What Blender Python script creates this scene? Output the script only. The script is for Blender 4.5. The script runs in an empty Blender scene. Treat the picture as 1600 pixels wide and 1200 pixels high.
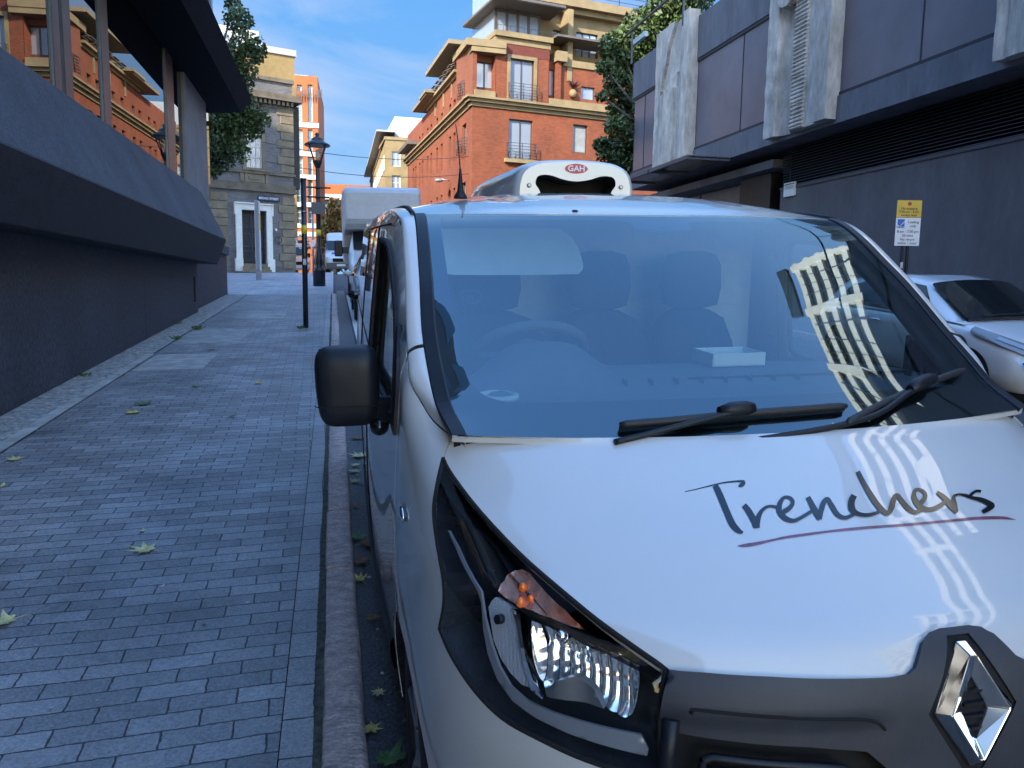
import bpy, bmesh, math, random
import numpy as np
from mathutils import Vector, Matrix
from mathutils.geometry import delaunay_2d_cdt
random.seed(7)
rng = np.random.default_rng(7)
S = bpy.context.scene
COL = S.collection

# ------------------------------------------------------------------ camera
F_PX = 1209.141
YAW, PITCH, ROLL = 0.226347, 0.122140, -0.015212
SLOPE, CROSS = 0.056326, -0.023163      # the street climbs away from the camera
EYE = 1.7365
def _cam_axes():
    cy, sy = math.cos(YAW), math.sin(YAW)
    fw = np.array([sy*math.cos(PITCH), cy*math.cos(PITCH), -math.sin(PITCH)])
    rt = np.array([cy, -sy, 0.0]); dn = np.cross(fw, rt)
    c, s = math.cos(ROLL), math.sin(ROLL)
    return np.stack([c*rt + s*dn, -s*rt + c*dn, fw])
RC = _cam_axes()
CAM = np.array([0.0, 0.0, EYE])
cam = bpy.data.cameras.new("camera")
cam.sensor_fit = 'HORIZONTAL'; cam.sensor_width = 36.0
cam.lens = F_PX/1600.0*36.0
cam.clip_start = 0.05; cam.clip_end = 5000.0
camo = bpy.data.objects.new("camera", cam); COL.objects.link(camo)
_r, _d, _f = RC
camo.matrix_world = Matrix(((_r[0], -_d[0], -_f[0], 0), (_r[1], -_d[1], -_f[1], 0), (_r[2], -_d[2], -_f[2], EYE), (0, 0, 0, 1)))
S.camera = camo

# ------------------------------------------------------------------ sky, sun, exposure
SUN_EL, SUN_AZ = math.radians(30.0), math.radians(225.0)   # azimuth clockwise from +Y
world = bpy.data.worlds.new("World"); S.world = world; world.use_nodes = True
wn = world.node_tree; wn.nodes.clear()
_o = wn.nodes.new('ShaderNodeOutputWorld'); _b = wn.nodes.new('ShaderNodeBackground')
_sky = wn.nodes.new('ShaderNodeTexSky'); _sky.sky_type = 'NISHITA'; _sky.sun_disc = False
_sky.sun_elevation = SUN_EL; _sky.sun_rotation = SUN_AZ
_sky.air_density = 1.0; _sky.dust_density = 0.3; _sky.ozone_density = 2.0
# thin clouds mixed over the clear sky
_tc = wn.nodes.new('ShaderNodeTexCoord'); _mp = wn.nodes.new('ShaderNodeMapping')
_mp.inputs['Scale'].default_value = (1.6, 1.6, 4.2); _mp.inputs['Location'].default_value = (3.1, 0.4, 0.2)
_nz = wn.nodes.new('ShaderNodeTexNoise'); _nz.inputs['Scale'].default_value = 2.1
_nz.inputs['Detail'].default_value = 7; _nz.inputs['Roughness'].default_value = 0.55; _nz.inputs['Distortion'].default_value = 0.5
_cr = wn.nodes.new('ShaderNodeValToRGB'); _cr.color_ramp.elements[0].position = 0.46; _cr.color_ramp.elements[1].position = 0.78
_cr.color_ramp.elements[0].color = (0, 0, 0, 1); _cr.color_ramp.elements[1].color = (0.6, 0.6, 0.6, 1)
_mx = wn.nodes.new('ShaderNodeMixRGB'); _mx.inputs['Color2'].default_value = (0.95, 0.97, 1.15, 1)
wn.links.new(_tc.outputs['Generated'], _mp.inputs['Vector']); wn.links.new(_mp.outputs['Vector'], _nz.inputs['Vector'])
_sx = wn.nodes.new('ShaderNodeSeparateXYZ'); wn.links.new(_tc.outputs['Generated'], _sx.inputs[0])
_lo = wn.nodes.new('ShaderNodeMapRange'); _lo.inputs['From Min'].default_value = 0.62; _lo.inputs['From Max'].default_value = 0.30
wn.links.new(_sx.outputs['Z'], _lo.inputs['Value']); _ml = wn.nodes.new('ShaderNodeMath'); _ml.operation = 'MULTIPLY'
wn.links.new(_nz.outputs['Fac'], _cr.inputs['Fac']); wn.links.new(_cr.outputs['Color'], _ml.inputs[0]); wn.links.new(_lo.outputs['Result'], _ml.inputs[1]); wn.links.new(_ml.outputs[0], _mx.inputs['Fac'])
# deeper clear blue low down on the side away from the sun
_tn = wn.nodes.new('ShaderNodeMixRGB'); _tn.blend_type = 'MULTIPLY'; _tn.inputs['Fac'].default_value = 1.0; _tn.inputs['Color2'].default_value = (1.02, 1.0, 1.04, 1)
_bl = wn.nodes.new('ShaderNodeMapRange'); _bl.inputs['From Min'].default_value = 0.74; _bl.inputs['From Max'].default_value = 0.48
_gr = wn.nodes.new('ShaderNodeMixRGB'); _gr.inputs['Color1'].default_value = (0.32, 0.66, 1.08, 1); _gr.inputs['Color2'].default_value = (0.145, 0.47, 1.06, 1)
_g2 = wn.nodes.new('ShaderNodeMapRange'); _g2.inputs['From Min'].default_value = 0.02; _g2.inputs['From Max'].default_value = 0.40
wn.links.new(_sx.outputs['Z'], _g2.inputs['Value']); wn.links.new(_g2.outputs['Result'], _gr.inputs['Fac'])
_lm = wn.nodes.new('ShaderNodeMixRGB'); wn.links.new(_sx.outputs['Z'], _bl.inputs['Value']); _ny = wn.nodes.new('ShaderNodeMapRange'); _ny.inputs['From Min'].default_value = -0.1; _ny.inputs['From Max'].default_value = 0.55; wn.links.new(_sx.outputs['Y'], _ny.inputs['Value'])
_nm = wn.nodes.new('ShaderNodeMath'); _nm.operation = 'MULTIPLY'; wn.links.new(_bl.outputs['Result'], _nm.inputs[0]); wn.links.new(_ny.outputs['Result'], _nm.inputs[1]); wn.links.new(_nm.outputs[0], _lm.inputs['Fac'])
_zn = wn.nodes.new('ShaderNodeMapRange'); _zn.inputs['From Min'].default_value = 0.62; _zn.inputs['From Max'].default_value = 0.88; wn.links.new(_sx.outputs['Z'], _zn.inputs['Value'])
_zc = wn.nodes.new('ShaderNodeMixRGB'); _zc.inputs['Color1'].default_value = (1.12, 1.06, 1.0, 1); _zc.inputs['Color2'].default_value = (0.80, 1.06, 1.28, 1); wn.links.new(_zn.outputs['Result'], _zc.inputs['Fac']); wn.links.new(_zc.outputs['Color'], _tn.inputs['Color2'])
wn.links.new(_sky.outputs['Color'], _tn.inputs['Color1']); wn.links.new(_tn.outputs['Color'], _lm.inputs['Color1']); wn.links.new(_gr.outputs['Color'], _lm.inputs['Color2'])
wn.links.new(_lm.outputs['Color'], _mx.inputs['Color1'])
_b.inputs['Strength'].default_value = 0.15
wn.links.new(_mx.outputs['Color'], _b.inputs['Color']); wn.links.new(_b.outputs['Background'], _o.inputs['Surface'])
sun = bpy.data.lights.new("sun", 'SUN'); sun.energy = 2.0; sun.angle = math.radians(0.5); sun.color = (1.0, 0.90, 0.74)
suno = bpy.data.objects.new("sun", sun); COL.objects.link(suno)
_sd = Vector((math.sin(SUN_AZ)*math.cos(SUN_EL), math.cos(SUN_AZ)*math.cos(SUN_EL), math.sin(SUN_EL)))
suno.rotation_euler = _sd.to_track_quat('Z', 'Y').to_euler(); suno.location = (-20, -30, 60)
S.view_settings.view_transform = 'Standard'; S.view_settings.look = 'None'
S.view_settings.exposure = 2.6; S.view_settings.gamma = 1.0; S.view_settings.use_curve_mapping = False
S.render.engine = 'CYCLES'
S.cycles.max_bounces = 8; S.cycles.glossy_bounces = 4; S.cycles.transmission_bounces = 6; S.cycles.transparent_max_bounces = 12
S.cycles.caustics_reflective = False; S.cycles.caustics_refractive = False
S.cycles.use_denoising = True

# ------------------------------------------------------------------ frames
_Yg = np.array([0, math.cos(SLOPE), math.sin(SLOPE)]); _Xg = np.array([math.cos(CROSS), 0, -math.sin(CROSS)])
_Xg = _Xg - _Yg*(_Xg@_Yg); _Xg /= np.linalg.norm(_Xg); _Zg = np.cross(_Xg, _Yg)
GM = np.stack([_Xg, _Yg, _Zg], 1)                     # street frame -> world
def g2w(p):
    p = np.asarray(p, float); return (p - [0, 0, EYE])@GM.T + CAM
def ray(px):
    return np.array([(px[0]-800)/F_PX, (px[1]-600)/F_PX, 1.0])@RC
def ground_at(px, z=0.0):
    d = ray(px)@GM; t = (z-EYE)/d[2]; return d*t + [0, 0, EYE]
def at_y(px, Y):
    d = ray(px); return CAM + d*(Y/d[1])
def at_x(px, X):
    d = ray(px); return CAM + d*(X/d[0])
VX, VY, VYAW = 1.06092, 1.03483, -0.0091545  # the parked van in the street frame
def v2g(p):
    p = np.asarray(p, float); c, s = math.cos(VYAW), math.sin(VYAW)
    return np.stack([VX + p[..., 0]*c - p[..., 1]*s, VY + p[..., 0]*s + p[..., 1]*c, p[..., 2]], -1)
def v2w(p): return g2w(v2g(p))
def w2v(w):
    q = (np.asarray(w, float)-CAM)@GM; c, s = math.cos(VYAW), math.sin(VYAW)
    dx, dy = q[..., 0]-VX, q[..., 1]-VY
    return np.stack([dx*c+dy*s, -dx*s+dy*c, q[..., 2]+EYE], -1)
VO = w2v(CAM)
def vray(px): return w2v(CAM + ray(px)) - VO
def v_at(px, axis, val):
    d = vray(px); return VO + d*((val-VO[axis])/d[axis])

# ------------------------------------------------------------------ materials
MATS = {}
def nodes(name):
    m = bpy.data.materials.new(name); m.use_nodes = True
    nt = m.node_tree; b = nt.nodes['Principled BSDF']; return m, nt, b
def N(nt, t, **kw):
    n = nt.nodes.new(t)
    for k, v in kw.items():
        if k in n.inputs: n.inputs[k].default_value = v
        else: setattr(n, k, v)
    return n
def rgba(c): return (c[0], c[1], c[2], 1.0)
def mat(name, col, rough=0.5, metal=0.0, var=0.12, scale=6.0, bump=0.0, bscale=None, coat=0.0, spec=0.5, detail=6.0, coords='Object', rvar=0.0, stretch=None, speck=0.0, sscale=60.0):
    """base colour broken up by two octaves of noise, with optional bump"""
    if name in MATS: return MATS[name]
    m, nt, b = nodes(name)
    b.inputs['Roughness'].default_value = rough; b.inputs['Metallic'].default_value = metal
    b.inputs['Specular IOR Level'].default_value = spec
    if coat: b.inputs['Coat Weight'].default_value = coat; b.inputs['Coat Roughness'].default_value = 0.03
    tc = N(nt, 'ShaderNodeTexCoord'); src = tc.outputs[coords]
    if stretch:
        mp = N(nt, 'ShaderNodeMapping'); mp.inputs['Scale'].default_value = stretch
        nt.links.new(src, mp.inputs['Vector']); src = mp.outputs['Vector']
    nz = N(nt, 'ShaderNodeTexNoise', Scale=scale, Detail=detail, Roughness=0.6)
    nt.links.new(src, nz.inputs['Vector'])
    cr = N(nt, 'ShaderNodeValToRGB')
    lo = [max(0, c*(1-var*1.6)) for c in col]; hi = [min(1, c*(1+var*1.6)) for c in col]
    cr.color_ramp.elements[0].position = 0.28; cr.color_ramp.elements[1].position = 0.72
    cr.color_ramp.elements[0].color = rgba(lo); cr.color_ramp.elements[1].color = rgba(hi)
    nt.links.new(nz.outputs['Fac'], cr.inputs['Fac']); cout = cr.outputs['Color']
    if speck:
        n3 = N(nt, 'ShaderNodeTexNoise', Scale=sscale, Detail=3.0, Roughness=0.7); nt.links.new(src, n3.inputs['Vector'])
        m3 = N(nt, 'ShaderNodeMapRange'); m3.inputs['From Min'].default_value = .3; m3.inputs['From Max'].default_value = .7; m3.inputs['To Min'].default_value = 1-speck; m3.inputs['To Max'].default_value = 1+speck
        nt.links.new(n3.outputs['Fac'], m3.inputs['Value']); mu = N(nt, 'ShaderNodeMixRGB', blend_type='MULTIPLY'); mu.inputs['Fac'].default_value = 1.0
        nt.links.new(cout, mu.inputs['Color1']); nt.links.new(m3.outputs['Result'], mu.inputs['Color2']); cout = mu.outputs['Color']
    nt.links.new(cout, b.inputs['Base Color'])
    if rvar:
        mr = N(nt, 'ShaderNodeMapRange'); mr.inputs['To Min'].default_value = max(0, rough-rvar); mr.inputs['To Max'].default_value = min(1, rough+rvar)
        nt.links.new(nz.outputs['Fac'], mr.inputs['Value']); nt.links.new(mr.outputs['Result'], b.inputs['Roughness'])
    if bump:
        nb = N(nt, 'ShaderNodeTexNoise', Scale=bscale or scale*6, Detail=4.0)
        nt.links.new(src, nb.inputs['Vector'])
        bp = N(nt, 'ShaderNodeBump', Strength=bump, Distance=0.01)
        nt.links.new(nb.outputs['Fac'], bp.inputs['Height']); nt.links.new(bp.outputs['Normal'], b.inputs['Normal'])
    MATS[name] = m; return m
def glassy(name, tint=(0.02, 0.025, 0.03), rough=0.02, ior=1.5, metal=0.0):
    """dark reflective pane of a lit-from-outside window"""
    if name in MATS: return MATS[name]
    m, nt, b = nodes(name)
    b.inputs['Base Color'].default_value = rgba(tint); b.inputs['Roughness'].default_value = rough
    b.inputs['IOR'].default_value = ior; b.inputs['Metallic'].default_value = metal
    MATS[name] = m; return m
def clear_glass(name, ior=1.5, tint=(1, 1, 1), gl=1.0):
    """thin clear pane: straight through, with Fresnel reflection"""
    if name in MATS: return MATS[name]
    m = bpy.data.materials.new(name); m.use_nodes = True; nt = m.node_tree; nt.nodes.clear()
    o = N(nt, 'ShaderNodeOutputMaterial'); mx = N(nt, 'ShaderNodeMixShader'); tr = N(nt, 'ShaderNodeBsdfTransparent'); g = N(nt, 'ShaderNodeBsdfGlossy')
    g.inputs['Roughness'].default_value = 0.0; g.inputs['Color'].default_value = rgba(gl if hasattr(gl, '__len__') else (gl, gl, gl)); tr.inputs['Color'].default_value = rgba(tint)
    f0 = ((ior-1)/(ior+1))**2; lw = N(nt, 'ShaderNodeLayerWeight', Blend=.5)       # Schlick, the same from both sides of the pane
    pw = N(nt, 'ShaderNodeMath', operation='POWER'); pw.inputs[1].default_value = 5.0; nt.links.new(lw.outputs['Facing'], pw.inputs[0])
    ma = N(nt, 'ShaderNodeMath', operation='MULTIPLY_ADD'); ma.inputs[1].default_value = 1-f0; ma.inputs[2].default_value = f0; nt.links.new(pw.outputs[0], ma.inputs[0])
    nt.links.new(ma.outputs[0], mx.inputs['Fac']); nt.links.new(tr.outputs['BSDF'], mx.inputs[1]); nt.links.new(g.outputs['BSDF'], mx.inputs[2])
    nt.links.new(mx.outputs['Shader'], o.inputs['Surface'])
    MATS[name] = m; return m

# ------------------------------------------------------------------ mesh helpers
class MB:
    """collects shapes and links them as ONE mesh object"""
    def __init__(s): s.bm = bmesh.new()
    def face(s, pts, mi=0):
        try:
            f = s.bm.faces.new([s.bm.verts.new(tuple(map(float, p))) for p in pts]); f.material_index = mi; return f
        except ValueError: return None
    def box(s, lo, hi, fr=None, mi=0):
        lo, hi = np.minimum(lo, hi), np.maximum(lo, hi)
        c = [(x, y, z) for z in (lo[2], hi[2]) for y in (lo[1], hi[1]) for x in (lo[0], hi[0])]
        if fr is not None: c = [fr(p) for p in c]
        v = [s.bm.verts.new(tuple(map(float, p))) for p in c]
        for q in ((0, 2, 3, 1), (4, 5, 7, 6), (0, 1, 5, 4), (2, 6, 7, 3), (0, 4, 6, 2), (1, 3, 7, 5)):
            f = s.bm.faces.new([v[i] for i in q]); f.material_index = mi
        return s
    def prism(s, poly, axis_lo, axis_hi, fr, mi=0, cap=True):
        """poly: list of 2-D points; fr(a, b, t) -> 3-D"""
        A = [s.bm.verts.new(tuple(map(float, fr(p[0], p[1], axis_lo)))) for p in poly]
        B = [s.bm.verts.new(tuple(map(float, fr(p[0], p[1], axis_hi)))) for p in poly]
        n = len(poly)
        for i in range(n):
            f = s.bm.faces.new([A[i], A[(i+1) % n], B[(i+1) % n], B[i]]); f.material_index = mi
        if cap:
            for L in (A[::-1], B):
                f = s.bm.faces.new(L); f.material_index = mi
        return s
    def tube(s, path, r, n=10, mi=0, cap=True):
        path = [np.asarray(p, float) for p in path]
        rs = r if hasattr(r, '__len__') else [r]*len(path)
        rings = []; up = None
        for i, p in enumerate(path):
            t = path[min(i+1, len(path)-1)] - path[max(i-1, 0)]; t = t/(np.linalg.norm(t)+1e-12)
            if up is None: up = np.array([0, 0, 1.0]) if abs(t[2]) < 0.9 else np.array([0, 1.0, 0])
            a = np.cross(t, up); a /= np.linalg.norm(a)+1e-12; b = np.cross(a, t); up = b
            rings.append([s.bm.verts.new(tuple(p + rs[i]*(math.cos(q)*a + math.sin(q)*b))) for q in np.linspace(0, 2*math.pi, n, endpoint=False)])
        for A, B in zip(rings[:-1], rings[1:]):
            for i in range(n):
                f = s.bm.faces.new([A[i], A[(i+1) % n], B[(i+1) % n], B[i]]); f.material_index = mi; f.smooth = True
        if cap:
            for L in (rings[0][::-1], rings[-1]):
                f = s.bm.faces.new(L); f.material_index = mi
        return s
    def lathe(s, prof, c=(0, 0, 0), n=20, mi=0, axes=((1, 0, 0), (0, 1, 0), (0, 0, 1))):
        """prof: (radius, height) pairs"""
        X, Y, Z = [np.asarray(a, float) for a in axes]; c = np.asarray(c, float)
        rings = [[s.bm.verts.new(tuple(c + max(r, 1e-4)*(math.cos(q)*X + math.sin(q)*Y) + h*Z)) for q in np.linspace(0, 2*math.pi, n, endpoint=False)] for r, h in prof]
        for A, B in zip(rings[:-1], rings[1:]):
            for i in range(n):
                f = s.bm.faces.new([A[i], A[(i+1) % n], B[(i+1) % n], B[i]]); f.material_index = mi; f.smooth = True
        for L in (rings[0][::-1], rings[-1]):
            f = s.bm.faces.new(L); f.material_index = mi
        return s
    def grid(s, P, mi=0, smooth=True, closed=False):
        P = np.asarray(P, float); V = [[s.bm.verts.new(tuple(p)) for p in row] for row in P]
        nr, nc = len(V), len(V[0])
        for i in range(nr-1):
            for j in range(nc if closed else nc-1):
                f = s.bm.faces.new([V[i][j], V[i][(j+1) % nc], V[i+1][(j+1) % nc], V[i+1][j]]); f.material_index = mi; f.smooth = smooth
        return s
    def blob(s, c, r, mi=0, sub=2):
        b = bmesh.ops.create_icosphere(s.bm, subdivisions=sub, radius=1.0)
        c = np.asarray(c, float); r = np.asarray(r if hasattr(r, '__len__') else [r]*3, float)
        for v in b['verts']: v.co = Vector(c + np.array(v.co)*r)
        for f in s.bm.faces:
            if b['verts'][0] in f.verts: pass
        vs = set(b['verts'])
        for v in b['verts']:
            for f in v.link_faces: f.smooth = True; f.material_index = mi
        return s
    def bevel(s, w, seg=2, ang=30):
        bmesh.ops.remove_doubles(s.bm, verts=s.bm.verts, dist=1e-5)
        ed = [e for e in s.bm.edges if len(e.link_faces) == 2 and e.calc_face_angle(0) > math.radians(ang)]
        if ed: bmesh.ops.bevel(s.bm, geom=ed, offset=w, segments=seg, profile=0.6, affect='EDGES')
        return s
    def smooth(s):
        for f in s.bm.faces: f.smooth = True
        return s
    def build(s, name, m, parent=None, world=True, recalc=True):
        """world=True: vertices are in world coordinates and made relative to the parent's location"""
        if recalc: bmesh.ops.recalc_face_normals(s.bm, faces=s.bm.faces)
        off = Vector((0, 0, 0))
        if world and parent is not None:
            p = parent
            while p.parent is not None: off += p.location; p = p.parent
            off += p.location
        if off.length: bmesh.ops.translate(s.bm, verts=s.bm.verts, vec=-off)
        me = bpy.data.meshes.new(name); s.bm.to_mesh(me); s.bm.free()
        for mm in (m if isinstance(m, (list, tuple)) else [m]): me.materials.append(mm)
        o = bpy.data.objects.new(name, me); COL.objects.link(o)
        if parent is not None: o.parent = parent
        return o
def tag(o, label=None, cat=None, group=None, kind=None):
    for k, v in (('label', label), ('category', cat), ('group', group), ('kind', kind)):
        if v: o[k] = v
    return o
def empty(name, loc, label, cat, group=None, rot=None):
    o = bpy.data.objects.new(name, None); COL.objects.link(o); o.location = tuple(map(float, loc)); o.empty_display_size = 0.2
    if rot is not None: o.rotation_euler = rot
    return tag(o, label, cat, group)
def rebase(o, loc):
    """put a world-built top-level mesh's origin at its base"""
    loc = Vector(tuple(map(float, loc))); o.data.transform(Matrix.Translation(-loc)); o.location = loc; return o
def children_of(o): return [c for c in bpy.data.objects if c.parent == o]
def copy_tree(o, parent=None):
    c = o.copy(); COL.objects.link(c)
    if parent is not None: c.parent = parent
    for ch in children_of(o): copy_tree(ch, c)
    return c
def catmull(pts, n=8, closed=False):
    P = np.asarray(pts, float); out = []
    m = len(P)
    for i in range(m if closed else m-1):
        if closed: p0, p1, p2, p3 = P[(i-1) % m], P[i], P[(i+1) % m], P[(i+2) % m]
        else: p0, p1, p2, p3 = P[max(i-1, 0)], P[i], P[i+1], P[min(i+2, m-1)]
        for t in np.linspace(0, 1, n, endpoint=False):
            out.append(0.5*((2*p1)+(-p0+p2)*t+(2*p0-5*p1+4*p2-p3)*t*t+(-p0+3*p1-3*p2+p3)*t**3))
    if not closed: out.append(P[-1])
    return np.array(out)
def inside(poly, p):
    x, y = p; c = False; n = len(poly); j = n-1
    for i in range(n):
        xi, yi = poly[i]; xj, yj = poly[j]
        if (yi > y) != (yj > y) and x < (xj-xi)*(y-yi)/(yj-yi)+xi: c = not c
        j = i
    return c
def resample(poly, step, closed=True):
    P = [np.asarray(p, float) for p in poly]; out = []
    n = len(P)
    for i in range(n if closed else n-1):
        a, b = P[i], P[(i+1) % n]; L = np.linalg.norm(b-a); k = max(1, int(math.ceil(L/step)))
        for t in range(k): out.append(a+(b-a)*t/k)
    if not closed: out.append(P[-1])
    return out
def patch2d(mb, poly, step, mapf, holes=(), mi=0, lip=0.0, smooth=True, flip=False):
    """triangulate a 2-D polygon (holes allowed) on a grid and lift it with mapf; lip folds the rim inwards"""
    loops = [resample(poly, step)] + [resample(h, step) for h in holes]
    pts = []; edges = []
    for L in loops:
        b = len(pts); pts += [Vector((float(p[0]), float(p[1]))) for p in L]
        edges += [(b+i, b+(i+1) % len(L)) for i in range(len(L))]
    nb = len(pts)
    arr = np.array([(p[0], p[1]) for p in pts]); lo, hi = arr.min(0), arr.max(0)
    ys = np.arange(lo[1]+step*0.5, hi[1], step*0.87)
    for k, y in enumerate(ys):
        for x in np.arange(lo[0]+step*(0.5 if k % 2 else 1.0), hi[0], step):
            if not inside(loops[0], (x, y)) or any(inside(h, (x, y)) for h in loops[1:]): continue
            if np.min((arr[:, 0]-x)**2+(arr[:, 1]-y)**2) < (0.45*step)**2: continue
            pts.append(Vector((float(x), float(y))))
    vo, eo, fo, ov, oe, of = delaunay_2d_cdt(pts, edges, [], 0, 1e-7)
    V = [None]*len(vo)
    P3 = [np.asarray(mapf((p[0], p[1])), float) for p in vo]
    for f in fo:
        c = sum((np.array(vo[i]) for i in f))/len(f)
        if not inside(loops[0], c) or any(inside(h, c) for h in loops[1:]): continue
        for i in f:
            if V[i] is None: V[i] = mb.bm.verts.new(tuple(P3[i]))
        idx = list(f)[::-1] if flip else list(f)
        try:
            ff = mb.bm.faces.new([V[i] for i in idx]); ff.material_index = mi; ff.smooth = smooth
        except ValueError: pass
    return V, P3
# ------------------------------------------------------------------ van body surfaces (van frame: u right, v back from the nose, w up)
def _pchip_table(xs, ys, n=400):
    xs, ys = np.array(xs, float), np.array(ys, float); h = np.diff(xs); d = np.diff(ys)/h
    m = np.zeros(len(xs)); m[0], m[-1] = d[0], d[-1]
    for i in range(1, len(xs)-1):
        m[i] = 0 if d[i-1]*d[i] <= 0 else (2*h[i]+h[i-1]+h[i]+2*h[i-1])/((2*h[i]+h[i-1])/d[i-1]+(h[i]+2*h[i-1])/d[i])
    X = np.linspace(xs[0], xs[-1], n); k = np.clip(np.searchsorted(xs, X)-1, 0, len(xs)-2); t = (X-xs[k])/h[k]
    Y = (2*t**3-3*t**2+1)*ys[k]+(t**3-2*t**2+t)*h[k]*m[k]+(-2*t**3+3*t**2)*ys[k+1]+(t**3-t**2)*h[k]*m[k+1]
    return X, Y
def pch(xs, ys):
    X, Y = _pchip_table(xs, ys); return lambda x: np.interp(x, X, Y)
# nose line v0(w): how far back the nose is at each height
NOSE = pch([.15, .30, .45, .60, .75, .88, .95, 1.00, 1.048, 1.09, 1.15, 1.21, 1.28, 1.34, 1.5], [.10, .03, -.01, -.03, -.03, -.018, -.006, .010, .045, .13, .265, .425, .60, .74, .95])
WIDE = pch([.15, .30, .50, .80, .95, 1.10, 1.30, 1.50, 1.70, 1.90, 2.1], [.93, .950, .968, .978, .977, .970, .955, .935, .912, .885, .85])
# upper side edge (windscreen trim line, then roof drip): height and half width against v
EDGE_W = pch([.0, .55, .723, .86, .96, 1.077, 1.31, 1.665, 2.2, 3.0, 5.0], [1.03, 1.225, 1.285, 1.328, 1.390, 1.466, 1.638, 1.825, 1.868, 1.878, 1.86])
EDGE_U = pch([.0, .55, .723, .86, .96, 1.077, 1.31, 1.665, 2.2, 3.0, 5.0], [.75, .795, .812, .83, .836, .838, .823, .804, .795, .795, .795])
TAPER = pch([-.2, .25, .9, 1.2, 2.4, 5.5], [1.0, 1.0, .952, .955, .995, .978])
VM, NEXP = 1.0, 2.9
HRV = pch([-.2, .95, 1.40, 5.2], [.13, .13, .06, .06])
def half_width(w, v):
    wt = EDGE_W(v); tp = TAPER(v); ab = WIDE(w)*tp; ue = min(EDGE_U(v), ab-.02); hr = float(HRV(v)); wb = wt-hr
    if w <= wb: return float(ab)
    k = min(1.0, (w-wb)/hr)
    return float(ue+(WIDE(wb)*tp-ue)*math.sqrt(max(0.0, 1-k**2.2)))
def g_body(p):
    u, v, w = p
    a = half_width(w, max(v, 0.0)); x = abs(u)/a
    if v >= VM: return x**NEXP-1
    return x**NEXP+((VM-v)/(VM-NOSE(w)))**2-1
def trace(px, g, t0=.3, t1=7.0, dt=.03):
    """first hit of the ray through a photo pixel with the surface g = 0 (g > 0 outside)"""
    d = vray(px); t = t0; ga = g(VO+d*t)
    while t < t1:
        t2 = t+dt; gb = g(VO+d*t2)
        if ga > 0 >= gb:
            lo, hi = t, t2
            for _ in range(28):
                mdl = (lo+hi)/2
                if g(VO+d*mdl) > 0: lo = mdl
                else: hi = mdl
            return VO+d*hi
        t, ga = t2, gb
    return None
# chart of the body skin: (l, w) with l the girth from the nose
_tt = np.linspace(0, math.pi/2, 400)
def _outline(tau, w):
    if tau <= math.pi/2:
        v = VM-(VM-NOSE(w))*math.cos(tau); return np.array([-half_width(w, max(v, 0.0))*math.sin(tau)**(2/NEXP), v, w])
    v = VM+(tau-math.pi/2)*1.0
    return np.array([-half_width(w, v), v, w])
_pts = np.array([_outline(t, .9) for t in _tt]); _L = np.concatenate([[0], np.cumsum(np.linalg.norm(np.diff(_pts, axis=0), axis=1))]); LM = _L[-1]
def skin(lw, off=0.0):
    l, w = lw; tau = np.interp(l, _L, _tt) if l < LM else math.pi/2+(l-LM)
    p = _outline(tau, w)
    if off:
        p = p - off*skin_n(p)
    return p
def skin_n(p):
    e = 2e-3; g0 = np.array([g_body(p+np.eye(3)[i]*e)-g_body(p-np.eye(3)[i]*e) for i in range(3)])
    return g0/(np.linalg.norm(g0)+1e-12)
def chart(p):
    u, v, w = p
    if v >= VM: return np.array([LM+v-VM, w])
    c = min(1.0, max(0.0, (VM-v)/(VM-NOSE(w)))); tau = math.acos(c)
    return np.array([np.interp(tau, _tt, _L), w])
def px_chart(pxs):
    out = []
    for p in pxs:
        q = trace(p, g_body)
        if q is None: print('miss', p); continue
        out.append(chart(q))
    return out
# ------------------------------------------------------------------ materials of vehicles
def paint(name, col, rough=0.28, coat=0.6):
    if name in MATS: return MATS[name]
    m, nt, b = nodes(name)
    tc = N(nt, 'ShaderNodeTexCoord'); nz = N(nt, 'ShaderNodeTexNoise', Scale=1.7, Detail=8.0, Roughness=0.7)
    nt.links.new(tc.outputs['Object'], nz.inputs['Vector'])
    cr = N(nt, 'ShaderNodeValToRGB'); cr.color_ramp.elements[0].position = .35; cr.color_ramp.elements[1].position = .75
    cr.color_ramp.elements[0].color = rgba([c*.94 for c in col]); cr.color_ramp.elements[1].color = rgba(col)
    nt.links.new(nz.outputs['Fac'], cr.inputs['Fac']); nt.links.new(cr.outputs['Color'], b.inputs['Base Color'])
    b.inputs['Roughness'].default_value = rough; b.inputs['Coat Weight'].default_value = coat; b.inputs['Coat Roughness'].default_value = 0.02
    b.inputs['Specular IOR Level'].default_value = .4
    MATS[name] = m; return m
WHITE = paint('white_paint', (.54, .535, .52), .3, 1.0)
BLKPL = mat('black_plastic', (.0095, .0115, .016), rough=.45, var=.15, scale=14, bump=.06, bscale=500, spec=.28)
GRPL = mat('grille_plastic', (.030, .0325, .041), rough=.5, var=.14, scale=9, bump=.08, bscale=420, spec=.38)
BLKGL = mat('gloss_black', (.006, .007, .009), rough=.10, var=.1, spec=.5)
RUBBER = mat('black_rubber', (.014, .014, .016), rough=.6, var=.15, bump=.1, bscale=90)
DARKGAP = mat('dark_gap', (.004, .004, .004), rough=.9, var=0)
CHROME = mat('chrome', (.86, .87, .88), rough=.06, metal=1.0, var=.01)
SILVER = mat('satin_silver', (.27, .285, .31), rough=.36, metal=.35, var=.04)
FRIT = mat('frit_black', (.006, .006, .008), rough=.35, var=.1)
WSGLASS = clear_glass('windscreen_glass', ior=2.15, tint=(.50, .60, .62), gl=(.80, .96, 1.0))
LENS = clear_glass('lamp_lens', ior=1.42, tint=(.94, .95, .96))
SIDEGL = glassy('dark_side_glass', (.006, .007, .009), .03, 1.55)
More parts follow.
